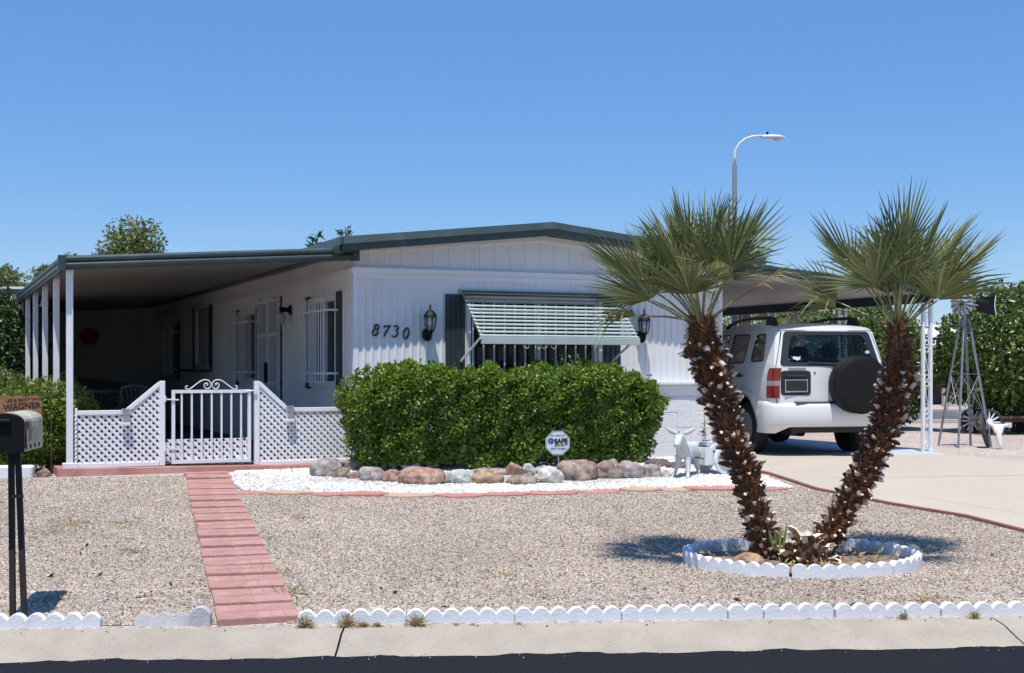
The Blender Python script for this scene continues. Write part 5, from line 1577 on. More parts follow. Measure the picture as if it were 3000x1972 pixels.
def fan_palm(label, line, radii, seed, nleaf, lean, nboot, fib=0.16):
    gg = random.Random(seed)
    pts = [Vector(p) for p in line]
    o = thing('fan_palm', label, 'palm tree', pts[0], 0, 'pair of fan palms in the white ring')
    pts = [p - pts[0] for p in pts]
    C = bez(pts, 40)
    def rad(f):
        x = f * (len(radii) - 1); k = min(int(x), len(radii) - 2); return radii[k] + (radii[k + 1] - radii[k]) * (x - k)
    m = MB(); m.tube([C[0] - Vector((0, 0, 0.15))] + C, [rad(0)] + [rad(i / 40) for i in range(41)], 14); m.build('trunk', M_CORE, o, smooth=True)
    # leaf bases in a spiral
    fmax = 1 - fib
    for i in range(nboot):
        f = fmax * (i + 0.5) / nboot + gg.uniform(-0.006, 0.006)
        f = max(0.0, f)
        k = min(int(f * 40), 39); c = C[k].lerp(C[k + 1], f * 40 - k)
        T = (C[k + 1] - C[k]).normalized()
        a = i * 2.39996 + gg.uniform(-0.2, 0.2)
        e1 = T.cross(Vector((0, 1, 0))).normalized(); e2 = T.cross(e1)
        e = e1 * math.cos(a) + e2 * math.sin(a)
        r = rad(f)
        tilt = gg.uniform(0.35, 1.25) if f < 0.75 else gg.uniform(0.3, 0.9)
        if f > 0.70 and gg.random() < 0.45: tilt = gg.uniform(1.7, 2.5)      # dead bases hang down near the top
        zax = (T * math.cos(tilt) + e * math.sin(tilt)).normalized()
        xax = zax.cross(e)
        if xax.length < 0.05: xax = e.cross(T)
        xax.normalize()
        yax = zax.cross(xax)
        if yax.dot(e) < 0: xax = -xax; yax = -yax
        rl = gg.uniform(-0.45, 0.45)
        xax, yax = xax * math.cos(rl) + yax * math.sin(rl), yax * math.cos(rl) - xax * math.sin(rl)
        b = link('leaf_base', BOOTS[gg.randrange(6)], o)
        Mx = Matrix((xax, yax, zax)).transposed()
        b.rotation_mode = 'QUATERNION'; b.rotation_quaternion = Mx.to_quaternion()
        b.location = c + e * (r * 0.92)
        s = gg.uniform(0.70, 1.10); b.scale = (s, s, s * gg.uniform(0.9, 1.3))
    # red-brown fibre mat below the crown
    m = MB()
    for i in range(2600):
        f = 1 - fib * 1.25 * gg.random() if i < 1000 else gg.random() * (1 - fib)
        k = min(int(f * 40), 39); c = C[k]; T = (C[k + 1] - C[k]).normalized()
        a = gg.uniform(0, 6.283)
        e1 = T.cross(Vector((0, 1, 0))).normalized(); e2 = T.cross(e1); e = e1 * math.cos(a) + e2 * math.sin(a); tg = e1 * -math.sin(a) + e2 * math.cos(a)
        r = rad(f) * (gg.uniform(0.96, 1.10) if i < 1000 else gg.uniform(1.0, 1.35))
        p0 = c + e * r
        l = gg.uniform(0.03, 0.08)
        dv = (T * gg.uniform(-0.4, 1.0) + tg * gg.uniform(-0.8, 0.8) + e * gg.uniform(0.0, 0.35)).normalized()
        wd = dv.cross(e).normalized() * gg.uniform(0.0015, 0.006)
        m.add([p0 - wd, p0 + wd, p0 + dv * l], [(0, 1, 2)])
    m.build('fibre_mat', M_FIBRE, o, norm=False)
    top = C[-1]; T = (C[-1] - C[-3]).normalized()
    for i in range(nleaf):
        f = (i + 0.5) / nleaf
        a = i * 2.39996 + gg.uniform(-0.25, 0.25)
        el = 87 - 62 * f ** 0.9 + gg.uniform(-9, 9)
        side = math.cos(a) > 0.30
        if side: el = max(el, 47)
        d = Vector((math.cos(a) * math.cos(RAD(el)), math.sin(a) * math.cos(RAD(el)), math.sin(RAD(el))))
        d = (d + Vector(lean)).normalized()
        q = link('leaf', FANS[(0, 2)[i % 2] if side else i % 5], o)
        base = top + Vector((d.x, d.y, 0)) * (0.03 + 0.055 * f) - T * (0.06 * f)
        orient(q, base, d, gg.uniform(-0.8, 0.8), gg.uniform(0.80, 1.02))
    return o, top
Lline = [at(2262, 1655, 9.15), at(2228, 1545, 9.15), at(2186, 1400, 9.15), at(2148, 1290, 9.14), at(2112, 1180, 9.12), at(2083, 1080, 9.10), at(2058, 1000, 9.08), at(2056, 925, 9.06)]
Lline[0].z = RZ + 0.02
lp, ltop = fan_palm('left fan palm of the pair, trunk leaning left in the white ring', Lline, [0.066, 0.068, 0.072, 0.076, 0.082, 0.096, 0.094, 0.070], 5, 24, (-0.30, 0, 0.0), 280, 0.13)
Rline = [at(2392, 1645, 9.25), at(2432, 1560, 9.27), at(2500, 1440, 9.28), at(2560, 1330, 9.28), at(2605, 1210, 9.26), at(2630, 1110, 9.24), at(2634, 1020, 9.22), at(2628, 938, 9.20)]
Rline[0].z = RZ + 0.02
rp, rtop = fan_palm('right fan palm of the pair, trunk leaning right in the white ring', Rline, [0.064, 0.064, 0.066, 0.072, 0.082, 0.098, 0.084, 0.058], 6, 25, (0.08, 0, 0.0), 260, 0.24)
# a few drooping old leaves
for root, top, dirs in ((lp, ltop, ((-0.9, -0.2, 0.05), (0.75, -0.4, 0.55))), (rp, rtop, ((-0.9, -0.2, 0.25),))):
    for k, d in enumerate(dirs):
        q = link('leaf', FANDRY[(k + 1) % 2], root); orient(q, top + Vector((d[0] * 0.07, d[1] * 0.07, -0.03)), d, 0.3, 1.0)
# far palms
def far_palm(label, loc, h, sc, seed, n=26):
    gg = random.Random(seed)
    o = thing('far_palm', label, 'palm tree', loc, 0, 'palms in the distance')
    m = MB(); m.tube([(0, 0, -0.1), (0.05, 0, h * 0.5), (0, 0, h)], [0.20, 0.16, 0.15], 10); m.build('trunk', M_TRUNK, o)
    for i in range(n):
        f = (i + 0.5) / n; a = i * 2.4; el = 80 - 125 * f
        q = link('leaf', FANS[i % 5], o)
        orient(q, (0, 0, h), (math.cos(a) * math.cos(RAD(el)), math.sin(a) * math.cos(RAD(el)), math.sin(RAD(el))), gg.uniform(-.4, .4), sc)
p = at(2176, 712, 33.0); far_palm('fan palm crown peeking over the carport roof by the lamp post', (p.x, p.y, 0.35), p.z - 0.45, 0.95, 3)
p = at(2330, 925, 36.0); far_palm('drooping fan palm seen under the carport roof', (p.x, p.y, 0.33), p.z - 0.25, 1.35, 4)

# suckers, dead boots and sprouts in the ring
st = thing('palm_stump', 'brown heap of dead palm bases between the two trunks', 'stump', (RING_C.x - 0.0, RING_C.y - 0.18, RZ + 0.02))
gg = random.Random(44)
m = MB(); m.lathe([(0.16, -0.05), (0.15, 0.05), (0.10, 0.14), (0.05, 0.19), (0.0, 0.20)], 12); m.build('core', M_CORE, st, smooth=True)
for i in range(46):
    a = i * 2.4; f = i / 46
    b = link('leaf_base', BOOTS[i % 5], st)
    e = Vector((math.cos(a), math.sin(a), 0)); tilt = gg.uniform(0.3, 1.25)
    zax = Vector((0, 0, 1)) * math.cos(tilt) + e * math.sin(tilt); xax = Vector((-e.y, e.x, 0)); yax = zax.cross(xax)
    if yax.dot(e) < 0: xax = -xax; yax = -yax
    b.rotation_mode = 'QUATERNION'; b.rotation_quaternion = Matrix((xax, yax, zax)).transposed().to_quaternion()
    b.location = e * (0.17 * (1 - f * 0.75)) + Vector((0, 0, 0.01 + 0.17 * f)); s = gg.uniform(0.8, 1.35); b.scale = (s, s, s)
for (u, v, hh, lab) in ((2280, 1560, 0.16, 'pale green palm sprout beside the left trunk'), (2408, 1650, 0.13, 'thin green sprout before the right trunk')):
    p = at(u, v, 9.0)
    s_ = thing('palm_sprout', lab, 'sprout', (p.x, 9.0, RZ + 0.03))
    zz = (p.z - RZ) * (1.0 if v < 1600 else 0.6)
    for k in range(4):
        x = 0.02 * (k - 1.5)
        m = MB(); m.add([(x - 0.006, 0, 0), (x + 0.006, 0, 0), (x * 1.6 + 0.011, 0.01, hh * 0.5), (x * 1.6 - 0.011, 0.01, hh * 0.5), (x * 2.2, 0.02, hh * (0.85 + 0.12 * k))], [(0, 1, 2, 3), (3, 2, 4)])
        m.build('blade', M_LEAFM, s_, norm=False)
    if v < 1600: s_.location.z = RZ + 0.13
g3 = np.random.default_rng(12)
n = 260
A = g3.uniform(0, 6.28, n); Rr = np.sqrt(g3.uniform(0.02, 0.85, n))
P = np.stack([RING_C.x + Rr * np.cos(A) * 0.74, RING_C.y + Rr * np.sin(A) * 0.55, RZ + 0.045 + g3.uniform(0, 0.02, n)], 1)
N = unit(np.stack([np.cos(A * 3), np.sin(A * 3), 0.25 * np.ones(n)], 1))
tag(link('bed_litter', leaf_mesh('bed_litter', P, N, 0.06, M_STRAW, 0.28, 0.9, rg=g3)), 'dead palm litter strewn over the soil in the ring', 'litter', kind='stuff')

# ------------------------------------------------------------------ dry weeds by the kerb and litter
weeds = [(893, 1832, 0.10, 'straw coloured weed before the first edging piece right of the path'), (1018, 1832, 0.11, 'dry brown weed at the kerb crack between edging pieces'), (1065, 1834, 0.07, 'long low brown weed right of the kerb crack'),
         (1105, 1834, 0.06, 'low brown weed trailing farthest from the kerb crack'), (1219, 1826, 0.105, 'round dry thistle tuft before the edging joint'), (1338, 1832, 0.035, 'flat brown weed patch right of the round thistle tuft'),
         (1382, 1832, 0.035, 'small flat brown weed patch before the long edging piece'), (1520, 1828, 0.035, 'tiny brown weed at the joint of two long edging pieces'), (2647, 1806, 0.06, 'dry weed leaning on the edging right of the ring'),
         (2856, 1800, 0.07, 'dry weed at the slanting kerb crack')]
for i, (u, v, r, lab) in enumerate(weeds):
    y = 7.4; x = (u - 1500) / FOC * y
    for _ in range(3):
        y = kerb_y(x) - 0.03; x = (u - 1500) / FOC * y
    gg3 = np.random.default_rng(300 + i)
    r *= 0.7; n = 200 if r > 0.04 else 70
    o = thing('dry_weed', lab, 'weed', (x, y, 0.116), 0, 'dry weeds along the kerb')
    A = gg3.uniform(0, 6.28, n); E = gg3.uniform(0.05, 1.0, n)
    flat = 0.45 if i in (2, 3, 5, 6, 7) else 1.0
    D = np.stack([np.cos(A) * (1.2 - E), np.sin(A) * (0.5 - E * 0.3), E * flat], 1)
    P = D * (gg3.uniform(0.0, 0.8, (n, 1))) * r
    P[:, 2] = np.abs(P[:, 2])
    link('blades', leaf_mesh('blades', P, unit(D), r * 0.42, M_STRAW, 0.14, 1.5, rg=gg3), o)
    m = MB()
    for k in range(6):
        m.tube([(0, 0, -0.01), tuple(D[k] * r)], [0.002, 0.0008], 4)
    m.build('stalks', M_TWIG, o, norm=False)
# fallen dark leaves
g4 = np.random.default_rng(77)
LP = []
for k in range(95):
    u = g4.uniform(30, 2950); v = g4.uniform(1480, 1800)
    if 520 < u < 880 and v > 1400: continue
    if 1980 < u < 2720 and 1560 < v < 1730: continue
    if v < 1590 and u > 2380: continue
    p = ground(u, v); LP.append((p.x, p.y, p.z + 0.012))
LP = np.array(LP)
Nn = unit(g4.normal(0, 1, LP.shape) * np.array([1, 1, 0.25]))
tag(link('fallen_leaves', leaf_mesh('fallen_leaves', LP, Nn, 0.045, mat('dead_leaf', (0.07, 0.035, 0.02), 0.9, 0.3, 30), 0.5, 1.0, rg=g4)), 'scattered small dead leaves on the gravel', 'leaves', kind='stuff')
# thin straw patches in the gravel
SPp = []
for u, v, sx, n in ((205, 1540, 90, 130), (370, 1538, 40, 70), (150, 1565, 70, 90), (590, 1560, 50, 70), (820, 1680, 50, 70), (850, 1740, 60, 90), (380, 1620, 50, 50), (880, 1520, 30, 40), (1480, 1690, 90, 60), (2715, 1762, 55, 90), (160, 1755, 50, 50)):
    for k in range(n):
        p = ground(u + g4.normal(0, sx * 0.5), v + g4.normal(0, 8)); SPp.append((p.x, p.y, p.z + 0.012))
SPp = np.array(SPp); Nn = unit(g4.normal(0, 1, SPp.shape) * np.array([1, 1, 0.12]))
tag(link('dry_grass', leaf_mesh('dry_grass', SPp, Nn, 0.055, M_STRAW, 0.09, 1.2, rg=g4)), 'wisps of dry grass lying on the gravel', 'grass', kind='stuff')
from mathutils import noise as mnoise
# ------------------------------------------------------------------ boulders
def rock(label, u, vb, wpx, hpx, kind, seed, ang=False, dpt=0.8, dy=0.0, group='boulders edging the white stone bed'):
    gg = random.Random(seed)
    p = ground(u, vb)
    sc = p.y / FOC
    w, h = wpx * sc / 2 * 1.03, hpx * sc * 1.05
    d = max(w * dpt, 0.05)
    bm = bmesh.new()
    if ang:
        for k in range(26):
            v = Vector((gg.gauss(0, 1), gg.gauss(0, 1), gg.gauss(0, 1))).normalized()
            bm.verts.new((v.x * w * gg.uniform(0.85, 1.1), v.y * d * gg.uniform(0.85, 1.1), h * 0.42 + v.z * h * 0.56 * gg.uniform(0.85, 1.12)))
        r = bmesh.ops.convex_hull(bm, input=bm.verts)
        bmesh.ops.delete(bm, geom=[v for v in bm.verts if not v.link_faces], context='VERTS')
        bmesh.ops.bevel(bm, geom=bm.edges[:], offset=min(w, h) * 0.07, segments=2, affect='EDGES', clamp_overlap=True)
        bmesh.ops.triangulate(bm, faces=bm.faces)
        bmesh.ops.subdivide_edges(bm, edges=bm.edges, cuts=1, use_grid_fill=True)
        amp = 0.05
    else:
        bmesh.ops.create_icosphere(bm, subdivisions=4, radius=1.0)
        for v in bm.verts:
            q = v.co
            e = 2.6
            m_ = (abs(q.x) ** e + abs(q.y) ** e + abs(q.z) ** e) ** (1 / e)
            q = q / m_
            v.co = Vector((q.x * w, q.y * d, h * 0.42 + q.z * h * 0.56))
        amp = 0.24
    off = Vector((seed * 3.7, seed * 1.3, 0))
    for v in bm.verts:
        s_ = 1.0 / max(w, 0.05)
        n1 = mnoise.noise(v.co * s_ * 1.1 + off); n2 = mnoise.noise(v.co * s_ * 3.2 + off); n3 = mnoise.noise(v.co * s_ * 8 + off)
        c = Vector((0, 0, h * 0.42))
        v.co = c + (v.co - c) * (1 + amp * n1 + amp * 0.5 * n2 + 0.05 * n3)
    o = bm_build(bm, 'boulder', M_ROCK[kind], smooth=not ang)
    o.location = (p.x, p.y + d * 0.6 + dy, p.z - 0.01)
    o.rotation_euler = (0, 0, gg.uniform(-0.3, 0.3))
    return tag(o, label, 'boulder', group)
rocks = [
    ('big grey brown boulder leftmost in the row beside the lattice', 952, 1396, 92, 54, 'grey', False),
    ('small tan boulder tucked right of the leftmost big one', 995, 1399, 48, 32, 'brown', False),
    ('flat reddish purple boulder raised near the hedge left corner', 1046, 1380, 70, 36, 'brown', False),
    ('little rusty boulder below the reddish purple one', 1036, 1404, 40, 25, 'red', False),
    ('mottled grey boulder left of the red brown pair', 1089, 1410, 74, 43, 'grey', False),
    ('red brown boulder left of the longest boulder', 1146, 1413, 62, 37, 'red', False),
    ('pale angular stone behind the longest boulder', 1203, 1385, 58, 32, 'pale', True),
    ('longest smooth red tan boulder in the front row', 1235, 1421, 128, 49, 'red', False),
    ('pale green grey angular boulder right of the longest one', 1342, 1419, 80, 48, 'green', True),
    ('ochre smooth boulder in the middle of the row', 1428, 1419, 94, 36, 'ochre', False),
    ('brown flat stone behind the ochre boulder', 1440, 1394, 96, 26, 'brown', False),
    ('red angular boulder standing above the front row', 1505, 1395, 54, 44, 'red', True),
    ('grey tan angular stone right of the red angular one', 1549, 1394, 42, 40, 'pale', True),
    ('low tan brown boulder below the red angular one', 1527, 1421, 92, 31, 'brown', False),
    ('white craggy boulder left of the biggest round one', 1613, 1417, 88, 52, 'pale', True),
    ('biggest round brown boulder below the security sign', 1694, 1409, 112, 60, 'brown', False),
    ('round brown boulder right of the biggest one', 1784, 1404, 77, 55, 'brown', False),
    ('grey mottled boulder, second left of the donkey', 1850, 1403, 72, 53, 'grey', False),
    ('brown grey boulder just left of the donkey', 1908, 1399, 58, 39, 'grey', False),
    ('small pale stone at the donkey front leg', 1950, 1399, 46, 26, 'pale', True),
    ('pale stone behind the red angular boulder and the white one', 1590, 1392, 55, 30, 'pale', True),
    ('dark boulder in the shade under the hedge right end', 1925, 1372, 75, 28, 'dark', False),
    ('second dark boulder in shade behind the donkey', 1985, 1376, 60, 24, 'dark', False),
    ('small dark red stone behind the longest boulder right end', 1288, 1398, 22, 18, 'red', True),
    ('rusty red angular rock by the shrub at the slab corner', 122, 1400, 44, 31, 'red', True),
]
for i, r in enumerate(rocks):
    rock(r[0], r[1], r[2], r[3], r[4], r[5], 20 + i, r[6], 0.72)
p = at(2188, 1650, 8.86)
o = rock('ochre layered rock lying inside the palm ring', 2188, 1668, 104, 46, 'ochre', 77, True, 0.7, group='rocks in the ring'); o.location = (p.x, 8.86, RZ + 0.02)
# white block edging at the far left under the shrub
m = MB(); m.box(-0.45, 0.16, -0.08, 0.08, -0.05, 0.13); p = ground(0, 1402)
tag(m.build('edging_block', M_EDGE, bevel=0.02, loc=(p.x + 0.15, p.y + 0.1, p.z), rz=0.15), 'white painted block edging the shrubs left of the porch', 'edging')

# ------------------------------------------------------------------ parked sport utility vehicle
def rounded(poly, r, n=3):
    out = []
    k = len(poly)
    for i in range(k):
        a, b_, c = Vector(poly[i - 1]), Vector(poly[i]), Vector(poly[(i + 1) % k])
        d1 = (a - b_); d2 = (c - b_)
        l = min(r, d1.length * 0.45, d2.length * 0.45)
        p1 = b_ + d1.normalized() * l; p2 = b_ + d2.normalized() * l
        for j in range(n + 1):
            t = j / n
            q = p1.lerp(b_, t).lerp(b_.lerp(p2, t), t)
            out.append((q.x, q.y))
    return out
YAW = RAD(-12.0)
car = thing('parked_suv', 'white four door sport utility vehicle parked under the carport', 'car', (4.17, 17.0, SLABZ), math.pi / 2 - YAW)
def itp(tab, z):
    if z <= tab[0][0]: return tab[0][1]
    for (a, va), (b_, vb) in zip(tab, tab[1:]):
        if z <= b_: return va + (vb - va) * (z - a) / (b_ - a)
    return tab[-1][1]
HWT = [(0.28, 0.775), (0.45, 0.815), (0.62, 0.832), (0.86, 0.838), (1.04, 0.83), (1.20, 0.805), (1.62, 0.695), (1.72, 0.655), (1.78, 0.62)]
def hwid(x, z):
    b_ = itp(HWT, z)
    if x < 0.30: b_ -= 0.05 * ((0.30 - x) / 0.30) ** 2
    if x > 3.4: b_ -= 0.14 * ((x - 3.4) / 0.6) ** 2
    return b_
def xrear(z):
    return 0.055 + max(0, z - 1.15) * 0.30
arcp = lambda cx: [(cx + 0.42 * math.cos(RAD(a)), 0.37 + 0.42 * math.sin(RAD(a))) for a in range(180, -1, -12)]
outer = [(0.055, 0.62), (0.075, 0.50), (0.36, 0.42)] + arcp(0.88) + [(1.38, 0.30), (2.80, 0.30)] + arcp(3.32) + [(3.86, 0.38), (4.02, 0.48), (4.03, 0.78), (3.92, 0.98), (3.4, 1.08), (2.98, 1.16), (2.40, 1.64), (2.22, 1.70), (1.3, 1.735), (0.55, 1.72), (0.30, 1.69), (0.215, 1.66), (0.07, 1.19), (0.055, 1.12), (0.05, 0.9)]
wins = [rounded([(0.335, 1.235), (0.80, 1.225), (0.80, 1.605), (0.475, 1.615)], 0.07), rounded([(1.00, 1.215), (1.63, 1.205), (1.63, 1.625), (1.00, 1.615)], 0.06), rounded([(1.72, 1.20), (2.62, 1.195), (2.30, 1.56), (2.18, 1.62), (1.72, 1.63)], 0.05)]
body = MB()
for sg in (1, -1):
    bmx = poly_mesh([outer] + wins, (0.12, 0.06), lambda x, z, sg=sg: (x, sg * hwid(x, z), z))
    body.add([v.co[:] for v in bmx.verts], [[v.index for v in f.verts] for f in (bmx.verts.index_update() or bmx.faces)])
    bmx.free()
# roof skin
rows = []
tops = [(0.215, 1.66), (0.30, 1.69), (0.55, 1.72), (1.3, 1.735), (2.22, 1.70), (2.40, 1.64)]
for x, z in tops:
    w_ = hwid(x, z)
    rows.append([(x, w_ * c, z + 0.035 * (1 - c * c) ** 0.7) for c in (-1, -0.9, -0.7, -0.35, 0, 0.35, 0.7, 0.9, 1)])
body.grid(rows)
# bonnet and nose
rows = []
for x, z in [(2.98, 1.16), (3.4, 1.08), (3.92, 0.98), (4.03, 0.78), (4.02, 0.48), (3.86, 0.38)]:
    w_ = hwid(x, z)
    rows.append([(x + 0.06 * (1 - c * c), w_ * c, z + 0.04 * (1 - c * c)) for c in (-1, -0.6, 0, 0.6, 1)])
body.grid(rows)
# rear corner pillars
for sg in (1, -1):
    rows = []
    for z in [0.62 + 0.06 * k for k in range(18)]:
        z = min(z, 1.66)
        h = hwid(xrear(z), z)
        rows.append([(xrear(z), sg * h, z), (xrear(z) - 0.022, sg * (h - 0.018), z), (xrear(z) - 0.032, sg * (h - 0.048), z)])
    body.grid(rows)
# top strip over the rear window
rows = []
for c in (-1, -0.8, -0.4, 0, 0.4, 0.8, 1):
    w_ = hwid(0.215, 1.66)
    rows.append([(0.215, w_ * c, 1.66 + 0.035 * (1 - c * c) ** 0.7), (0.165 - 0.05 * (1 - c * c), (w_ - 0.03) * c, 1.655), (0.16 - 0.05 * (1 - c * c), (w_ - 0.04) * c, 1.635)])
body.grid(rows)
cb = body.build('body', M_CARW, car, smooth=True)
es = cb.modifiers.new('edge', 'EDGE_SPLIT'); es.split_angle = RAD(32)
def gx(y, z): return xrear(z) - 0.032 - 0.05 * (1 - (y / 0.8) ** 2)
rw = rounded([(-0.705, 1.175), (0.705, 1.175), (0.60, 1.635), (-0.60, 1.635)], 0.05)
gate_out = [(-0.745, 0.69), (0.745, 0.69), (0.775, 0.9), (0.765, 1.15), (0.625, 1.645), (-0.625, 1.645), (-0.765, 1.15), (-0.775, 0.9)]
bmx = poly_mesh([gate_out, rw], (0.12, 0.12), lambda y, z: (gx(y, z), y, z))
tg = bm_build(bmx, 'tailgate', M_CARW, car, smooth=True)
m = MB(); go_ = [Vector(p) for p in gate_out] + [Vector(gate_out[0])]
seam = [a_.lerp(b_, k / 4) for a_, b_ in zip(go_, go_[1:]) for k in range(4)] + [go_[0]]
m.tube([(gx(q.x, q.y) - 0.001, q.x, q.y) for q in seam], 0.0045, 5); m.build('gate_seam', M_CARB, tg)
bmx = poly_mesh([rw], (0.12, 0.12), lambda y, z: (gx(y, z) - 0.003, y, z)); rg_ = bm_build(bmx, 'rear_window', M_CARG, car, smooth=True)
rim_in = rounded([(-0.60, 1.225), (0.60, 1.225), (0.515, 1.585), (-0.515, 1.585)], 0.08)
bmx = poly_mesh([rw, rim_in], (0.12, 0.12), lambda y, z: (gx(y, z) - 0.0055, y, z)); bm_build(bmx, 'black_border', M_CARB, rg_, smooth=True)
m = MB(); m.tube([(gx(-0.05, 1.19) - 0.02, -0.05, 1.195), (gx(0.3, 1.21) - 0.02, 0.34, 1.235)], 0.008, 6); m.box(gx(-.08, 1.17) - 0.05, gx(-.08, 1.17), -0.12, -0.03, 1.155, 1.20); m.build('wiper', M_CARB, rg_)
us = [(-0.075, 0.02), (-0.06, 0.035), (-0.02, 0.03), (0.0, 0.032), (0.03, 0.02), (0.05, 0.032), (0.075, 0.04), (0.06, 0.015), (0.058, -0.005), (0.05, -0.03), (0.04, -0.015), (0.0, -0.04), (-0.02, -0.02), (-0.06, -0.012), (-0.07, 0.0)]
m = MB(); m.add([(gx(0.47 - y * 0.75, 1.27 + z * 0.75) - 0.009, 0.47 - y * 0.75, 1.275 + z * 0.75) for y, z in us], [tuple(range(len(us)))]); m.build('map_sticker', M_SIGNW, rg_, norm=False)
m = MB(); m.add([(gx(-0.54, 1.36) - 0.009, -0.54 + 0.035 * math.cos(a), 1.36 + 0.024 * math.sin(a)) for a in [k * 0.52 for k in range(12)]], [tuple(range(12))]); m.build('oval_sticker', M_SIGNW, rg_, norm=False)
for sg, nm in ((1, 'left'), (-1, 'right')):
    for k, wp in enumerate(wins):
        bmx = poly_mesh([wp], (0.2, 0.1), lambda x, z, sg=sg: (x, sg * (hwid(x, z) - 0.012), z)); sw = bm_build(bmx, 'side_window', M_CARS, car, smooth=True)
        inner = [(Vector(p).lerp(Vector((sum(a for a, _ in wp) / len(wp), sum(b for _, b in wp) / len(wp))), 0.10)) for p in wp]
        bmx = poly_mesh([wp, [(p.x, p.y) for p in inner]], (0.2, 0.1), lambda x, z, sg=sg: (x, sg * (hwid(x, z) - 0.006), z)); bm_build(bmx, 'rubber_seal', M_CARB, sw, smooth=True)
    # tail lamp
    gx_ = gx
    def lamp(z0, z1, mt, nm2, par):
        rows = []
        for z in [z0 + (z1 - z0) * k / 4 for k in range(5)]:
            h = hwid(xrear(z), z)
            bul = 0.016
            top = 1.0 if z < 1.06 else max(0.2, math.sqrt(max(0.02, 1 - ((z - 1.06) / 0.10) ** 2)))
            rows.append([(xrear(z) + 0.09 * top, sg * (hwid(0.15, z) + bul), z), (xrear(z) + 0.03, sg * (h + bul), z), (xrear(z) - 0.038, sg * (h - 0.008), z), (xrear(z) - 0.058, sg * (h - 0.05), z), (gx_(h - 0.088, z) - 0.014, sg * (h - 0.088), z)])
        q = MB(); q.grid(rows); return q.build(nm2, mt, par, smooth=True, norm=False)
    tl = lamp(0.76, 0.92, M_TAILR, 'tail_light', car)
    lamp(0.92, 0.985, M_TAILC, 'reverse_lens', tl); lamp(0.985, 1.15, M_TAILA, 'turn_lens', tl)
    # wheel flare
    m = MB(); rows = []
    for cx in (0.88, 3.32):
        rows = []
        for a in range(186, -7, -12):
            ca, sa = math.cos(RAD(a)), math.sin(RAD(a))
            x1, z1 = cx + 0.415 * ca, 0.37 + 0.415 * sa; x2, z2 = cx + 0.50 * ca, 0.37 + 0.50 * sa
            z1 = max(z1, 0.30); z2 = max(z2, 0.30)
            rows.append([(x1, sg * (hwid(x1, z1) - 0.03), z1), (x1, sg * (hwid(x1, z1) + 0.030), z1), (x2, sg * (hwid(x2, z2) + 0.026), z2), (x2 + 0.015 * ca, sg * hwid(x2, z2), z2 + 0.015 * sa)])
        m.grid(rows)
    m.build('wheel_flare', M_CARW, car, smooth=True, norm=False)
    m = MB()
    for cx in (0.88, 3.32):
        m.grid([[(cx + 0.43 * math.cos(RAD(a)), sg * y, 0.37 + 0.43 * math.sin(RAD(a))) for y in (0.50, 0.80)] for a in range(180, -1, -15)])
        m.add([(cx + 0.43 * math.cos(RAD(a)), sg * 0.50, 0.37 + 0.43 * math.sin(RAD(a))) for a in range(180, -1, -15)], [tuple(range(13))])
    m.build('wheel_arch', M_CARB, car, norm=False)
    # roof rail
    m = MB()
    pts = [(0.42, 1.722), (0.47, 1.80), (0.62, 1.825), (1.2, 1.835), (1.7, 1.82), (2.05, 1.77), (2.18, 1.715)]
    m.tube([(x, sg * 0.585, z) for x, z in pts], [0.034, 0.032, 0.024, 0.019, 0.019, 0.024, 0.03], 8)
    m.add([(0.40, sg * 0.56, 1.72), (0.72, sg * 0.56, 1.72), (0.66, sg * 0.575, 1.83), (0.47, sg * 0.575, 1.815), (0.40, sg * 0.62, 1.70), (0.72, sg * 0.62, 1.70), (0.66, sg * 0.605, 1.83), (0.47, sg * 0.605, 1.815)],
          [(0, 1, 2, 3), (7, 6, 5, 4), (0, 3, 7, 4), (1, 5, 6, 2), (3, 2, 6, 7)])
    m.build('roof_rail', M_CARB, car, smooth=False)
    # door details
    for x in (1.08, 2.0):
        m = MB(); m.box(x - 0.09, x + 0.09, min(sg * 0.832, sg * 0.862), max(sg * 0.832, sg * 0.862), 1.03, 1.075); m.build('door_handle', M_CARB, car, bevel=0.012)
    for x in (0.97, 1.68, 2.66):
        m = MB(); m.grid([[(x + dx, sg * (hwid(x, z) + 0.0012), z) for dx in (-0.003, 0.003)] for z in [0.80 + 0.1 * k if x < 1.2 else 0.36 + 0.14 * k for k in range(5 if x < 1.2 else 7)]]); m.build('door_seam', M_CARB, car, norm=False)
    m = MB(); m.tube([(2.60, sg * 0.80, 1.19), (2.58, sg * 0.88, 1.22)], 0.03, 6); m.box(2.52, 2.63, min(sg * 0.87, sg * 1.03), max(sg * 0.87, sg * 1.03), 1.17, 1.31); m.build('door_mirror', M_CARB, car, bevel=0.02)
# bumper with rubbing step
plan = [(0.40, 0.858), (0.25, 0.865), (0.10, 0.845), (0.0, 0.77), (-0.055, 0.60), (-0.085, 0.35), (-0.095, 0.0)]
plan = [(x, y) for x, y in plan] + [(x, -y) for x, y in reversed(plan[:-1])]
lev = [(0.30, 0.06, -0.05), (0.385, 0.02, 0.0), (0.43, 0.0, 0.0), (0.54, -0.012, 0.0), (0.64, -0.004, 0.0), (0.685, 0.012, 0.0), (0.70, 0.05, 0.0)]
m = MB(); rows = []
for z, ins, _ in lev:
    r = []
    for x, y in plan:
        e = abs(y) / 0.86
        zz = z
        if z < 0.35: zz = z + (0.10 if e < 0.82 else 0.0)      # the ends hang lower beside the wheels
        if z > 0.60 and e > 0.9: zz = z + 0.02
        r.append((x + ins, y * (1 - ins * 0.3), zz))
    rows.append(r)
m.grid(rows); bp_ = m.build('rear_bumper', M_CARW, car, smooth=True, norm=False)
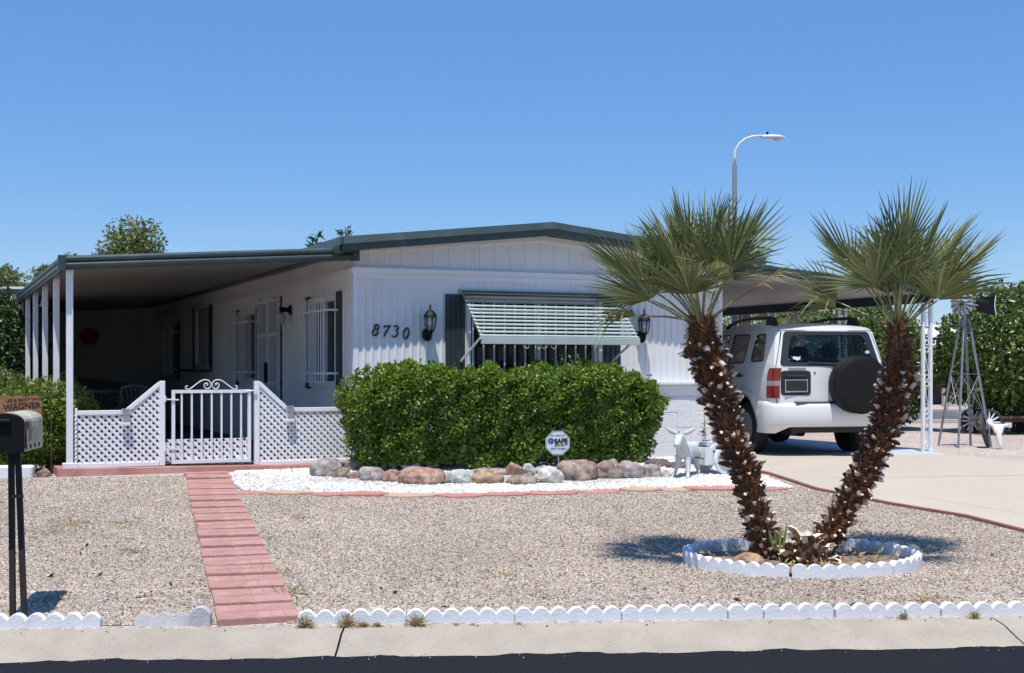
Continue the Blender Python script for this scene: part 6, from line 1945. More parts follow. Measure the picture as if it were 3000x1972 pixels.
m = MB(); m.grid([[(-0.06 + ins + 0.02 * abs(y), y, z) for y in (-0.52, -0.26, 0, 0.26, 0.52)] for ins, z in ((-0.020, 0.682), (0.0, 0.712), (0.10, 0.716))]); m.build('step_pad', M_CARB, bp_, norm=False)
# number plate recess
m = MB()
px = gx(0.5, 0.97)
bmx = poly_mesh([rounded([(0.295, 0.795), (0.70, 0.795), (0.70, 1.115), (0.295, 1.115)], 0.05)], None, lambda y, z: (gx(y, z) - 0.006, y, z)); pr_ = bm_build(bmx, 'plate_recess', M_CARB, car)
m = MB(); m.box(px - 0.020, px - 0.010, 0.335, 0.655, 0.835, 1.005); pl = m.build('plate_frame', M_CHROME, car, bevel=0.004)
m = MB(); m.box(px - 0.024, px - 0.0205, 0.350, 0.640, 0.852, 0.990); m.build('number_plate', mat('blank_dark_plate', (0.02, 0.022, 0.022), 0.5, 0.3), pl)
m = MB(); m.box(px - 0.04, px - 0.006, 0.36, 0.64, 1.03, 1.06); m.build('plate_lamp', M_CARB, car, bevel=0.006)
m = MB(); m.add([(gx(y, z) - 0.004, y, z) for y, z in ((0.36, 1.128), (0.60, 1.128), (0.60, 1.150), (0.36, 1.150))], [(0, 1, 2, 3)]); m.build('dealer_sticker', M_GREYB, car, norm=False)
m = MB(); m.add([(gx(y, z) - 0.004, y, z) for y, z in ((-0.70, 0.775), (-0.56, 0.775), (-0.56, 0.80), (-0.70, 0.80))], [(0, 1, 2, 3)]); m.build('badge', M_GREYB, car, norm=False)
m = MB(); m.lathe([(0.0, 0.0), (0.012, 0.0), (0.012, 0.008), (0.0, 0.009)], 12, Matrix.Translation((gx(0.24, 1.09), 0.24, 1.09)) @ Matrix.Rotation(RAD(-90), 4, 'Y')); m.build('gate_lock', M_CARB, car)
# spare wheel in its black cover
sy, sz = -0.30, 0.935
Ms = Matrix.Translation((gx(sy, sz) - 0.015, sy, sz)) @ Matrix.Rotation(RAD(-90), 4, 'Y')
m = MB(); m.lathe([(0.30, 0.0), (0.365, 0.02), (0.378, 0.06), (0.378, 0.20), (0.368, 0.235), (0.35, 0.25), (0.30, 0.256), (0.15, 0.262), (0.0, 0.264)], 48, Ms); spw = m.build('spare_wheel_cover', M_CARV, car, smooth=True)
m = MB(); m.lathe([(0.372, 0.222), (0.380, 0.23), (0.372, 0.245), (0.362, 0.242)], 48, Ms); m.build('piping', M_CARV, spw, smooth=True)
# wheels
def wheel(x, y, sg):
    Mw = Matrix.Translation((x, y, 0.345)) @ Matrix.Rotation(RAD(-90 * sg), 4, 'X')
    w_ = thing('wheel', None, None); w_.parent = car
    m = MB(); m.lathe([(0.215, -0.105), (0.30, -0.11), (0.335, -0.095), (0.345, -0.06), (0.345, 0.06), (0.335, 0.095), (0.30, 0.11), (0.215, 0.105), (0.21, 0.06), (0.21, -0.06), (0.215, -0.105)], 36, Mw); m.build('tyre', M_TYRE, w_, smooth=True)
    m = MB(); m.lathe([(0.218, 0.10), (0.205, 0.085), (0.195, 0.03), (0.0, 0.02)], 30, Mw)
    m.lathe([(0.065, 0.05), (0.06, 0.085), (0.0, 0.09)], 16, Mw)
    for k in range(5):
        a = RAD(72 * k + 18); ca, sa = math.cos(a), math.sin(a)
        A = Mw @ Vector((0.05 * ca, 0.05 * sa, 0.072)); B = Mw @ Vector((0.205 * ca, 0.205 * sa, 0.078))
        m.bar(A, B, 0.075, 0.03, up=(0, 1, 0))
    m.build('rim', M_RIM, w_, norm=True)
for x in (0.88, 3.32):
    wheel(x, 0.715, 1); wheel(x, -0.715, -1)
m = MB()
m.box(0.25, 3.9, -0.60, 0.60, 0.34, 0.46); m.box(0.05, 0.5, -0.55, 0.55, 0.36, 0.5); m.tube([(0.88, -0.7, 0.345), (0.88, 0.7, 0.345)], 0.045, 8); m.lathe([(0.0, -0.12), (0.11, -0.08), (0.12, 0.08), (0.0, 0.12)], 14, Matrix.Translation((0.88, 0.08, 0.33)) @ Matrix.Rotation(RAD(90), 4, 'X'))
m.box(0.12, 0.20, -0.50, 0.50, 0.30, 0.42); m.lathe([(0.075, -0.2), (0.085, -0.15), (0.085, 0.15), (0.075, 0.2)], 14, Matrix.Translation((0.45, 0.40, 0.34)) @ Matrix.Rotation(RAD(90), 4, 'Y') )
m.build('underbody', M_CARB, car)
m = MB(); m.tube([(0.5, -0.52, 0.36), (0.12, -0.55, 0.37), (-0.03, -0.56, 0.375)], 0.028, 10); m.build('tail_pipe', M_CHROME, car)
# cabin
m = MB(); m.box(0.25, 2.9, -0.72, 0.72, 0.62, 0.66); m.box(0.14, 2.95, -0.70, -0.68, 0.64, 1.17); m.box(0.14, 2.95, 0.68, 0.70, 0.64, 1.17); m.box(2.62, 2.95, -0.68, 0.68, 0.66, 1.15); m.box(0.26, 0.28, -0.68, 0.68, 0.64, 1.15)
m.build('cabin_lining', M_SEAT, car)
for (x, y, w_) in ((2.0, 0.36, 0.25), (2.0, -0.36, 0.25), (1.0, 0.34, 0.28), (1.0, -0.34, 0.28)):
    m = MB(); m.box(x - 0.30, x - 0.16, y - w_, y + w_, 0.72, 1.26); m.box(x - 0.20, x + 0.32, y - w_, y + w_, 0.70, 0.86); st_ = m.build('seat', M_SEAT, car, bevel=0.05, seg=3, smooth=True)
    m = MB(); m.box(x - 0.31, x - 0.20, y - 0.13, y + 0.13, 1.29, 1.46); m.build('head_rest', M_SEAT, st_, bevel=0.04, seg=3, smooth=True)
m = MB(); m.add([(2.40, -0.66, 1.645), (2.40, 0.66, 1.645), (2.98, 0.76, 1.165), (2.98, -0.76, 1.165)], [(0, 1, 2, 3)]); m.build('windscreen', M_CARG, car, norm=False)
m = MB(); m.tube([(2.42, 0, 1.56), (2.40, 0.0, 1.64)], 0.012, 6); m.box(2.36, 2.40, -0.12, 0.12, 1.50, 1.565); m.build('rear_view_mirror', M_CARB, car, bevel=0.01)
m = MB(); m.lathe([(0.17, -0.014), (0.19, 0.0), (0.17, 0.014), (0.155, 0.0), (0.17, -0.014)], 24, Matrix.Translation((2.42, 0.36, 1.13)) @ Matrix.Rotation(RAD(-65), 4, 'Y')); m.build('steering_wheel', M_CARB, car, smooth=True)

# ------------------------------------------------------------------ mailbox
mbx = thing('mailbox', 'black mailbox with a painted side cover on two dark posts', 'mailbox', (-2.893, 7.47, 0.118), RAD(8))
def arch(w_, h):
    pts = [(-w_, 0), (-w_, h - w_ * 0.55)]
    for k in range(1, 10):
        a = RAD(180 - 18 * k); pts.append((w_ * math.cos(a), h - w_ * 0.55 + w_ * 0.55 * math.sin(a)))
    pts += [(w_, h - w_ * 0.55), (w_, 0)]
    return pts
BZ = 0.99
m = MB(); m.prism([(x, z + BZ) for x, z in arch(0.094, 0.215)], 0.48, Matrix.Translation((0.03, -0.18, 0))); bx_ = m.build('box', M_BLACK, mbx, bevel=0.004)
m = MB(); m.prism([(x, z + BZ - 0.004) for x, z in arch(0.100, 0.224)], 0.018, Matrix.Translation((0.03, -0.20, 0))); m.box(0.0, 0.06, -0.225, -0.20, BZ + 0.165, BZ + 0.185); m.build('door', M_BLACK, mbx, bevel=0.004)
m = MB()
pr = [(x, z + BZ) for x, z in arch(0.098, 0.2195)]
m.grid([[(0.03 + x, y, z) for x, z in pr] for y in (-0.172, 0.02, 0.20, 0.295)])
m.build('cover', mat('painted_mailbox_cover', (0.50, 0.49, 0.33), 0.6, 0.35, 9, dirt=(0.30, 0.22, 0.26), dirt_amt=0.7, dirt_scale=7), mbx, norm=False)
star = [(0.075 * (1 if k % 2 == 0 else 0.42) * math.cos(RAD(90 + 36 * k)), 0.07 * (1 if k % 2 == 0 else 0.42) * math.sin(RAD(90 + 36 * k))) for k in range(10)]
m = MB(); m.add([(0.03 + 0.1005, -0.03 + a, BZ + 0.105 + c) for a, c in star], [tuple(range(10))]); m.build('star', mat('star_print', (0.36, 0.14, 0.11), 0.6, 0.2, 20), mbx, norm=False)
m = MB()
for k in range(4):
    m.box(0.129, 0.1315, -0.15 + 0.11 * k, -0.125 + 0.11 * k, BZ + 0.012, BZ + 0.034)
m.build('cover_rivets', M_BLACK, mbx)
m = MB(); m.box(0.130, 0.136, -0.165, -0.150, BZ + 0.02, BZ + 0.17); m.box(0.130, 0.136, -0.15, -0.10, BZ + 0.13, BZ + 0.17); m.build('flag', M_RUSTW, mbx)
for x, tl_ in ((-0.004, 0.0), (0.040, -0.008)):
    m = MB(); m.bar((x + 0.03 - tl_ * 3, 0.0, -0.12), (x + tl_ + 0.02, 0.0, BZ + 0.0), 0.030, 0.036, up=(0, 1, 0)); m.build('post', mat('creosoted_post', (0.030, 0.020, 0.017), 0.75, 0.3, 14), mbx)
m = MB(); m.box(0.02, 0.085, -0.03, 0.0, 0.715, 0.735); m.build('bracket', M_WOODD, mbx)

# ------------------------------------------------------------------ wooden name sign on an iron hanger
p = ground(147, 1394); p.y -= 0.25; p.x += 0.10; p.z = gz(p.x, p.y)
NSY = p.y
sgn = thing('name_sign', 'wooden family name sign hanging from an iron yard hook', 'sign', (p.x, p.y, p.z), RAD(6))
def SL(u, v):   # sign-plane offsets
    q = at(u, v, NSY); return q.x - p.x, q.z - p.z
x1, zt = SL(147, 1150)
xa, za = SL(40, 1155); xb, _ = SL(165, 1155)
m = MB(); m.tube([(0, 0, -0.1), (0, 0, za + 0.02)], 0.005, 6); m.tube([(xa, 0, za), (xb, 0, za)], 0.005, 6)
m.tube([(xa, 0, za), (xa - 0.02, 0, za + 0.02), (xa, 0, za + 0.035), (xa + 0.015, 0, za + 0.02)], 0.004, 5); m.build('iron_hook', M_RUSTW, sgn)
(xl, zl), (xr, zr2) = SL(4, 1252), SL(123, 1160)
m = MB()
nb = 10
top = [(xl + (xr - xl) * k / nb, zr2 + 0.008 * math.sin(k * 1.7) + (0.004 if k % 3 else -0.004)) for k in range(nb + 1)]
bot = [(xr - (xr - xl) * k / nb, zl + 0.006 * math.sin(k * 2.1)) for k in range(nb + 1)]
m.prism((top + bot)[::-1], 0.022); m.build('board', M_WOODS, sgn)
Rt = Matrix.Rotation(RAD(90), 4, 'X')
cxm = (xl + xr) / 2
text_part('lettering', 'LEE & MARY JANE', 0.047, M_SIGNBK, sgn, Matrix.Translation((cxm + 0.03, -0.0015, zr2 - 0.042)) @ Matrix.Rotation(RAD(-3), 4, 'Y') @ Rt, bold=0.0005)
text_part('lettering', 'WAGNER', 0.088, M_SIGNBK, sgn, Matrix.Translation((cxm + 0.015, -0.0015, zr2 - 0.112)) @ Matrix.Rotation(RAD(-4), 4, 'Y') @ Rt, bold=0.0025)
for x in (xl + 0.06, xr - 0.06):
    m = MB(); m.tube([(x, 0.01, zr2 - 0.01), (x, 0.0, za)], 0.0025, 4); m.build('chain', M_RUSTW, sgn)
m = MB()
for bx0 in (xl + 0.02, xr - 0.05, xr - 0.085):
    m.box(bx0, bx0 + 0.006, -0.0015, 0.0, zl + 0.06, zl + 0.13); m.box(bx0 - 0.012, bx0, -0.0015, 0.0, zl + 0.09, zl + 0.096); m.box(bx0 + 0.006, bx0 + 0.018, -0.0015, 0.0, zl + 0.10, zl + 0.106)
m.build('cactus_marks', M_SIGNBK, sgn)

# ------------------------------------------------------------------ security sign
p = ground(1637, 1394)
yy = p.y + 0.05
sec = thing('security_sign', 'octagonal white security company sign on a thin stake', 'sign', (p.x, yy, p.z), RAD(4))
c = at(1634, 1298, yy); cz0 = c.z - p.z; cx0 = c.x - p.x
m = MB(); m.bar((0.01, 0.012, -0.1), (cx0 + 0.004, 0.012, cz0 - 0.05), 0.016, 0.008, up=(0, 1, 0)); m.build('stake', M_GALV, sec)
oc = lambda r: [(cx0 + r * math.cos(RAD(22.5 + 45 * k)), cz0 + r * math.sin(RAD(22.5 + 45 * k))) for k in range(8)]
m = MB(); m.prism(oc(0.142)[::-1], 0.006); m.build('plate', M_SIGNW, sec)
A, B = oc(0.136), oc(0.131)
m = MB()
for k in range(8):
    m.add([(A[k][0], -0.0012, A[k][1]), (A[(k + 1) % 8][0], -0.0012, A[(k + 1) % 8][1]), (B[(k + 1) % 8][0], -0.0012, B[(k + 1) % 8][1]), (B[k][0], -0.0012, B[k][1])], [(0, 1, 2, 3)])
m.build('border_line', M_SIGNBK, sec, norm=False)
m = MB(); m.lathe([(0.034, 0.0), (0.034, 0.001), (0.0, 0.001)], 24, Matrix.Translation((cx0 - 0.074, -0.0006, cz0 + 0.022)) @ Rt); m.build('blue_disc', M_SIGNBL, sec)
text_part('lettering', '1', 0.040, M_SIGNW, sec, Matrix.Translation((cx0 - 0.082, -0.0030, cz0 + 0.022)) @ Rt)
text_part('lettering', 'SAFE', 0.068, M_SIGNBK, sec, Matrix.Translation((cx0 + 0.035, -0.0035, cz0 + 0.020)) @ Matrix.Rotation(RAD(-2), 4, 'Y') @ Rt, bold=0.0035)
text_part('lettering', 'SECURITY', 0.032, M_SIGNBK, sec, Matrix.Translation((cx0 + 0.037, -0.002, cz0 - 0.024)) @ Matrix.Rotation(RAD(-1), 4, 'Y') @ Rt, bold=0.0006)
text_part('lettering', 'Alarm System By', 0.022, M_SIGNBK, sec, Matrix.Translation((cx0 - 0.005, -0.002, cz0 + 0.082)) @ Rt)
text_part('lettering', '(877) 716-6807', 0.026, M_SIGNBK, sec, Matrix.Translation((cx0 + 0.005, -0.002, cz0 - 0.062)) @ Rt)

# ------------------------------------------------------------------ donkey statue and flower cart
p = ground(1992, 1401)
HD_ = math.atan2(-0.90, -0.42)
dk = thing('donkey_statue', 'pale green donkey statue standing on the white stones', 'statue', (p.x + 0.10, p.y + 0.16, p.z - 0.005), HD_)
V = [(-0.02, 0, 0.262), (-0.15, 0, 0.275), (0.12, 0, 0.270), (0.18, 0, 0.315), (0.225, 0, 0.385), (0.255, 0, 0.425), (0.305, 0, 0.385), (0.345, 0, 0.340), (0.355, 0, 0.325)]
E = [(0, 1), (0, 2), (2, 3), (3, 4), (4, 5), (5, 6), (6, 7), (7, 8)]
Rr_ = [0.088, 0.086, 0.088, 0.068, 0.054, 0.058, 0.046, 0.038, 0.030]
for sg in (1, -1):
    b0 = len(V)
    V += [(0.135, sg * 0.045, 0.215), (0.15 + 0.02 * sg, sg * 0.062, 0.125), (0.165 + 0.03 * sg, sg * (0.068 + (0.02 if sg < 0 else 0)), 0.055), (0.18 + 0.035 * sg, sg * (0.072 + (0.03 if sg < 0 else 0)), 0.004)]
    E += [(2, b0), (b0, b0 + 1), (b0 + 1, b0 + 2), (b0 + 2, b0 + 3)]
    Rr_ += [0.040, 0.024, 0.019, 0.025]
    b0 = len(V)
    V += [(-0.17, sg * 0.045, 0.215), (-0.155, sg * 0.055, 0.150), (-0.195, sg * 0.058, 0.090), (-0.175, sg * 0.060, 0.004)]
    E += [(1, b0), (b0, b0 + 1), (b0 + 1, b0 + 2), (b0 + 2, b0 + 3)]
    Rr_ += [0.048, 0.032, 0.019, 0.024]
b0 = len(V)
V += [(-0.225, 0, 0.26), (-0.245, 0.0, 0.18), (-0.24, 0, 0.12)]; E += [(1, b0), (b0, b0 + 1), (b0 + 1, b0 + 2)]; Rr_ += [0.014, 0.010, 0.013]
dk.scale = (1.06, 1.06, 1.06)
dk_body = skin_mesh('body', V, E, Rr_, M_DONK, dk, 2, 0)
for sg in (1, -1):
    m = MB(); rows = []
    for f, w_ in ((0, 0.012), (0.25, 0.020), (0.55, 0.022), (0.8, 0.015), (1.0, 0.002)):
        c_ = Vector((0.245, sg * 0.028, 0.455)).lerp(Vector((0.215, sg * 0.160, 0.520)), f) + Vector((0, 0, -0.012 * math.sin(f * 3.14)))
        rows.append([c_ + Vector((w_ * 0.35 * math.cos(a), -sg * w_ * 0.5 * math.sin(a), w_ * math.sin(a))) for a in [k * math.pi / 4 for k in range(9)]])
    m.grid(rows); m.build('ear', M_DONK, dk, smooth=True)
    m = MB(); m.lathe([(0.0, -0.006), (0.008, 0.0), (0.0, 0.006)], 8, Matrix.Translation((0.288, sg * 0.040, 0.425))); m.build('eye', M_BLACK, dk, smooth=True)
    m = MB(); m.lathe([(0.0, -0.005), (0.005, 0.0), (0.0, 0.005)], 8, Matrix.Translation((0.374, sg * 0.014, 0.333))); m.build('nostril', M_BLACK, dk, smooth=True)
m = MB(); m.tube([(0.278, 0, 0.468), (0.285, 0, 0.482)], [0.010, 0.007], 8); m.build('forelock', M_GREYB, dk)
p2 = at(2076, 1400, p.y + 0.42)
ct = thing('flower_cart', 'small white two wheeled flower cart behind the donkey statue', 'cart', (p2.x, p.y + 0.42, gz(p2.x, p.y + 0.42)), HD_ - 0.50)
for (x0, x1_, y0, y1) in ((-0.17, 0.17, -0.13, -0.115), (-0.17, 0.17, 0.115, 0.13), (-0.17, -0.155, -0.115, 0.115), (0.155, 0.17, -0.115, 0.115)):
    m = MB()
    if y1 - y0 < 0.02:
        m.prism([(-0.17, 0.11), (0.17, 0.11), (0.185, 0.30), (0.09, 0.30), (0.03, 0.345), (-0.185, 0.345)], y1 - y0, Matrix.Translation((0, y0, 0)))
    else:
        m.box(x0, x1_, y0, y1, 0.11, 0.30)
    m.build('side_board', M_STATW, ct, bevel=0.004)
m = MB(); m.box(-0.16, 0.16, -0.12, 0.12, 0.105, 0.125); m.build('floor_board', M_STATW, ct)
m = MB(); m.box(-0.155, 0.155, -0.115, 0.115, 0.125, 0.29); m.build('soil', M_SOIL, ct)
for sg in (1, -1):
    Mw = Matrix.Translation((-0.09, sg * 0.165, 0.16)) @ Matrix.Rotation(RAD(90), 4, 'X')
    m = MB(); m.lathe([(0.125, -0.014), (0.16, -0.014), (0.16, 0.014), (0.125, 0.014), (0.125, -0.014)], 28, Mw); m.lathe([(0.0, -0.022), (0.03, -0.02), (0.03, 0.02), (0.0, 0.022)], 12, Mw)
    wh = m.build('wheel', M_STATW, ct)
    for k in range(10):
        a = RAD(36 * k)
        m = MB(); m.tube([Mw @ Vector((0.025 * math.cos(a), 0.025 * math.sin(a), 0)), Mw @ Vector((0.130 * math.cos(a), 0.130 * math.sin(a), 0))], 0.0085, 6); m.build('spoke', M_STATW, wh)
    m = MB(); m.tube([(0.10, sg * 0.10, 0.17), (0.42, sg * 0.075, 0.215)], 0.008, 6); m.build('shaft', M_WOODD, ct)
m = MB(); m.tube([(-0.09, -0.17, 0.16), (-0.09, 0.17, 0.16)], 0.012, 8); m.build('axle', M_STATW, ct)
leafp = [(0, 0.028), (0.006, 0.004), (0.022, 0.010), (0.010, -0.004), (0.004, -0.022), (-0.004, -0.022), (-0.010, -0.004), (-0.022, 0.010), (-0.006, 0.004)]
m = MB(); m.add([(0.05 + a, 0.1315, 0.255 + c_) for a, c_ in leafp], [tuple(range(9))]); m.build('leaf_emblem', M_BLACK, ct, norm=False)
fp = thing('yellow_flowers', 'tall pale yellow artificial flowers rising from the white cart', 'flowers', tuple(ct.location), HD_ - 0.50)
fl_pts = [((0.10, 0.03, 0.29), (0.12, 0.06, 0.45), (0.155, 0.09, 0.66)), ((0.08, 0.0, 0.29), (0.10, 0.01, 0.42), (0.105, 0.05, 0.545)), ((0.06, -0.02, 0.29), (0.06, -0.03, 0.45), (0.05, 0.0, 0.575)), ((0.09, 0.05, 0.29), (0.11, 0.07, 0.36), (0.13, 0.08, 0.50))]
gq = random.Random(3)
for k, pts in enumerate(fl_pts):
    m = MB(); m.tube(pts, 0.003, 5); m.build('stem', M_LEAFD, fp)
    e = Vector(pts[-1])
    m = MB()
    for j in range(8):
        a = 2 * math.pi * j / 8 + gq.uniform(-.2, .2)
        d_ = Vector((math.cos(a), math.sin(a), 0.25)); w_ = Vector((-math.sin(a), math.cos(a), 0))
        m.add([e, e + d_ * 0.045 + w_ * 0.022, e + d_ * 0.085, e + d_ * 0.045 - w_ * 0.022], [(0, 1, 2, 3)])
    m.build('blossom', M_YELF, fp, norm=False)
    m = MB(); mid = Vector(pts[1])
    for j in range(3):
        a = j * 2.1 + k
        d_ = Vector((math.cos(a), math.sin(a), 0.3)); w_ = Vector((-math.sin(a), math.cos(a), 0))
        m.add([mid, mid + d_ * 0.035 + w_ * 0.02, mid + d_ * 0.075, mid + d_ * 0.035 - w_ * 0.02], [(0, 1, 2, 3)])
    m.build('leaves', M_LEAFD, fp, norm=False)

# ------------------------------------------------------------------ garden windmill, wheel, skull, wagon
WY = 19.3
p = at(2826, 1312, WY)
wz = gz(p.x, WY)
wm = thing('garden_windmill', 'galvanised garden windmill tower with a dark tail vane', 'windmill', (p.x, WY, wz), RAD(12))
def wz_(v): return at(0, v, WY).z - wz
zt = wz_(935); bw = 0.275
tw = 0.05
def leg_at(sx, sy, z):
    f = z / zt; k = bw + (tw - bw) * f
    return Vector((sx * k, sy * k, z))
for sx in (-1, 1):
    for sy in (-1, 1):
        m = MB(); a, b_ = leg_at(sx, sy, -0.02), leg_at(sx, sy, zt)
        m.bar(a, b_, 0.028, 0.008, up=(sx, 0, 0)); m.bar(a + Vector((-sx * 0.012, 0, 0)), b_ + Vector((-sx * 0.012, 0, 0)), 0.006, 0.026, up=(sx, 0, 0)); m.build('leg', M_GALV, wm)
z1, z2 = wz_(1222), wz_(1096)
for zz in (z1, z2):
    for (a, b_) in (((-1, -1), (1, -1)), ((1, -1), (1, 1)), ((1, 1), (-1, 1)), ((-1, 1), (-1, -1))):
        m = MB(); m.bar(leg_at(a[0], a[1], zz), leg_at(b_[0], b_[1], zz), 0.014, 0.006); m.build('rail', M_GALV, wm)
for za_, zb_ in ((z1, z2),):
    for (a, b_) in (((-1, -1), (1, -1)), ((1, -1), (1, 1)), ((1, 1), (-1, 1)), ((-1, 1), (-1, -1))):
        for q in ((a, b_), (b_, a)):
            m = MB(); m.bar(leg_at(q[0][0], q[0][1], za_), leg_at(q[1][0], q[1][1], zb_), 0.010, 0.005, up=(0.3, 0.5, 0.2)); m.build('brace', M_GALV, wm)
m = MB(); m.box(-0.20, 0.20, -0.10, 0.10, zt - 0.115, zt - 0.10); m.build('platform', M_RUSTW, wm)
hubz = wz_(890); hx = at(2803, 0, WY).x - p.x
m = MB(); m.tube([(0, 0, zt - 0.02), (0, 0, hubz)], 0.018, 8); m.tube([(hx, -0.10, hubz), (0.02, 0.05, hubz + 0.002), (at(2895, 0, WY).x - p.x, 0.22, hubz - 0.01)], 0.013, 8); m.build('head_shaft', M_GALV, wm)
fanw = MB(); fanw.lathe([(0.0, -0.02), (0.03, -0.015), (0.03, 0.015), (0.0, 0.02)], 10, Matrix.Translation((hx, -0.12, hubz)) @ Matrix.Rotation(RAD(90), 4, 'X')); fo = fanw.build('fan_hub', M_RUSTW, wm)
for k in range(12):
    if k in (2, 4): continue
    a = RAD(30 * k + 8); ca, sa = math.cos(a), math.sin(a); ta, tb_ = -sa, ca
    r0, r1 = 0.055, 0.175
    m = MB()
    for sgn_ in (0,):
        vs = [(hx + r0 * ca - 0.020 * ta, -0.125, hubz + r0 * sa - 0.020 * tb_), (hx + r0 * ca + 0.020 * ta, -0.105, hubz + r0 * sa + 0.020 * tb_), (hx + r1 * ca + 0.050 * ta, -0.095, hubz + r1 * sa + 0.050 * tb_), (hx + r1 * ca - 0.050 * ta, -0.14, hubz + r1 * sa - 0.050 * tb_)]
        m.add(vs, [(0, 1, 2, 3)])
    bl = m.build('blade', M_GALV, fo, norm=False); sm_ = bl.modifiers.new('t', 'SOLIDIFY'); sm_.thickness = 0.003
tx0, tx1 = at(2895, 0, WY).x - p.x, at(2957, 0, WY).x - p.x
m = MB(); m.prism([(tx0, hubz - 0.10), (tx0 - 0.01, hubz), (tx0, hubz + 0.10), (tx1 + 0.005, hubz + 0.145), (tx1 - 0.02, hubz + 0.0), (tx1 + 0.01, hubz - 0.165)][::-1], 0.006, Matrix.Translation((0, 0.24, 0))); vane = m.build('tail_vane', M_BLACK, wm)
m = MB(); m.bar((tx1 + 0.002, 0.238, hubz + 0.145), (tx1 - 0.02, 0.238, hubz), 0.012, 0.004, up=(0, 1, 0)); m.bar((tx1 - 0.02, 0.238, hubz), (tx1 + 0.008, 0.238, hubz - 0.165), 0.012, 0.004, up=(0, 1, 0)); m.build('vane_edge', M_STATW, vane)

def wagon_wheel(o, Mw, R_, mr, ms, nsp=12, rim=0.045):
    m = MB(); m.lathe([(R_ - rim, -0.022), (R_, -0.022), (R_, 0.022), (R_ - rim, 0.022), (R_ - rim, -0.022)], 36, Mw); r_ = m.build('rim', mr, o)
    m = MB(); m.lathe([(0.0, -0.06), (0.045, -0.05), (0.06, 0), (0.045, 0.05), (0.0, 0.06)], 14, Mw); m.build('hub', ms, o)
    for k in range(nsp):
        a = 2 * math.pi * k / nsp
        m = MB(); m.tube([Mw @ Vector((0.05 * math.cos(a), 0.05 * math.sin(a), 0)), Mw @ Vector(((R_ - rim * 0.8) * math.cos(a), (R_ - rim * 0.8) * math.sin(a), 0))], 0.014, 6); m.build('spoke', ms, o)
p = at(2894, 1312, 19.0); R_ = 0.235
ww = thing('wagon_wheel', 'dark old wagon wheel leaning against the windmill leg', 'wheel', (p.x, 19.0, gz(p.x, 19.0)))
wagon_wheel(ww, Matrix.Translation((-0.02, 0.06, R_ + 0.02)) @ Matrix.Rotation(RAD(62), 4, 'Z') @ Matrix.Rotation(RAD(78), 4, 'X'), 0.245, M_RUSTW, M_RUSTW, 10)
# cow skull leaning on the wheel
p = at(2925, 1316, 18.75)
sk = thing('cow_skull', 'bleached white cow skull with horns leaning on the wagon wheel', 'skull', (p.x, 18.75, gz(p.x, 18.75)), RAD(-8))
V = [(0, 0.02, 0.30), (0.0, 0.0, 0.22), (0.01, -0.03, 0.12), (0.02, -0.05, 0.02), (-0.06, 0.03, 0.33), (0.06, 0.03, 0.33), (-0.12, 0.03, 0.36), (-0.165, 0.02, 0.405), (0.12, 0.03, 0.335), (0.155, 0.02, 0.365)]
E = [(0, 1), (1, 2), (2, 3), (0, 4), (0, 5), (4, 6), (6, 7), (5, 8), (8, 9)]
skin_mesh('skull', V, E, [(0.075, 0.05), (0.068, 0.05), (0.042, 0.035), (0.030, 0.025), 0.036, 0.036, 0.022, 0.008, 0.022, 0.010], M_BONE, sk, 2, 0)
for sg in (-1, 1):
    m = MB(); m.lathe([(0.0, -0.01), (0.022, 0.0), (0.0, 0.012)], 12, Matrix.Translation((sg * 0.047, -0.034, 0.215)) @ Matrix.Rotation(RAD(90), 4, 'X')); m.build('eye_socket', M_WOODD, sk, smooth=True)
# old wagon under the citrus tree
wy = 24.2
p = at(2895, 1258, wy)
wg = thing('old_wagon', 'old wagon frame with white spoked dark rimmed wheels under the tree', 'wagon', (p.x, wy - 1.35, gz(p.x, wy)), RAD(4))
for x in (at(2818, 0, wy).x - p.x, at(2996, 0, wy).x - p.x):
    for yo in (0.0, 0.7):
        h_ = thing('wheel', None, None, (x, yo, 0.0)); h_.parent = wg
        wagon_wheel(h_, Matrix.Translation((0, 0, 0.235)) @ Matrix.Rotation(RAD(90), 4, 'X'), 0.235, M_RUSTW, M_STATW, 12, 0.035)
m = MB(); m.bar((at(2790, 0, wy).x - p.x, 0.35, 0.26), (at(3060, 0, wy).x - p.x, 0.35, 0.26), 0.10, 0.07); m.build('bed_beam', M_WOODD, wg)
m = MB(); m.box(at(2840, 0, wy).x - p.x, at(3060, 0, wy).x - p.x, 0.10, 0.60, 0.30, 0.34); m.build('bed_planks', M_WOODD, wg)

# ------------------------------------------------------------------ street lamp
LY = 38.0
p = at(2152, 1100, LY)
sl = thing('street_lamp', 'tall grey street lamp with a curved arm beyond the carport', 'street lamp', (p.x, LY, gz(p.x, LY)))
g0_ = gz(p.x, LY)
def lz(v): return at(0, v, LY).z - g0_
def lx(u): return at(u, 0, LY).x - p.x
m = MB(); m.tube([(0, 0, -0.2), (0, 0, lz(485))], [0.115, 0.062], 12); m.build('pole', M_CONCP, sl, smooth=True)
pts = [(0, 0, lz(487)), (0.005, 0, lz(460)), (0.03, 0, lz(440)), (lx(2166), 0, lz(422)), (lx(2184), 0, lz(407)), (lx(2205), 0, lz(400)), (lx(2232), 0, lz(398))]
m = MB(); m.tube(pts, [0.048, 0.045, 0.042, 0.040, 0.038, 0.036, 0.036], 10); m.build('arm', M_LAMPH, sl, smooth=True)
m = MB(); rows = []
x0_, x1_ = lx(2231), lx(2299)
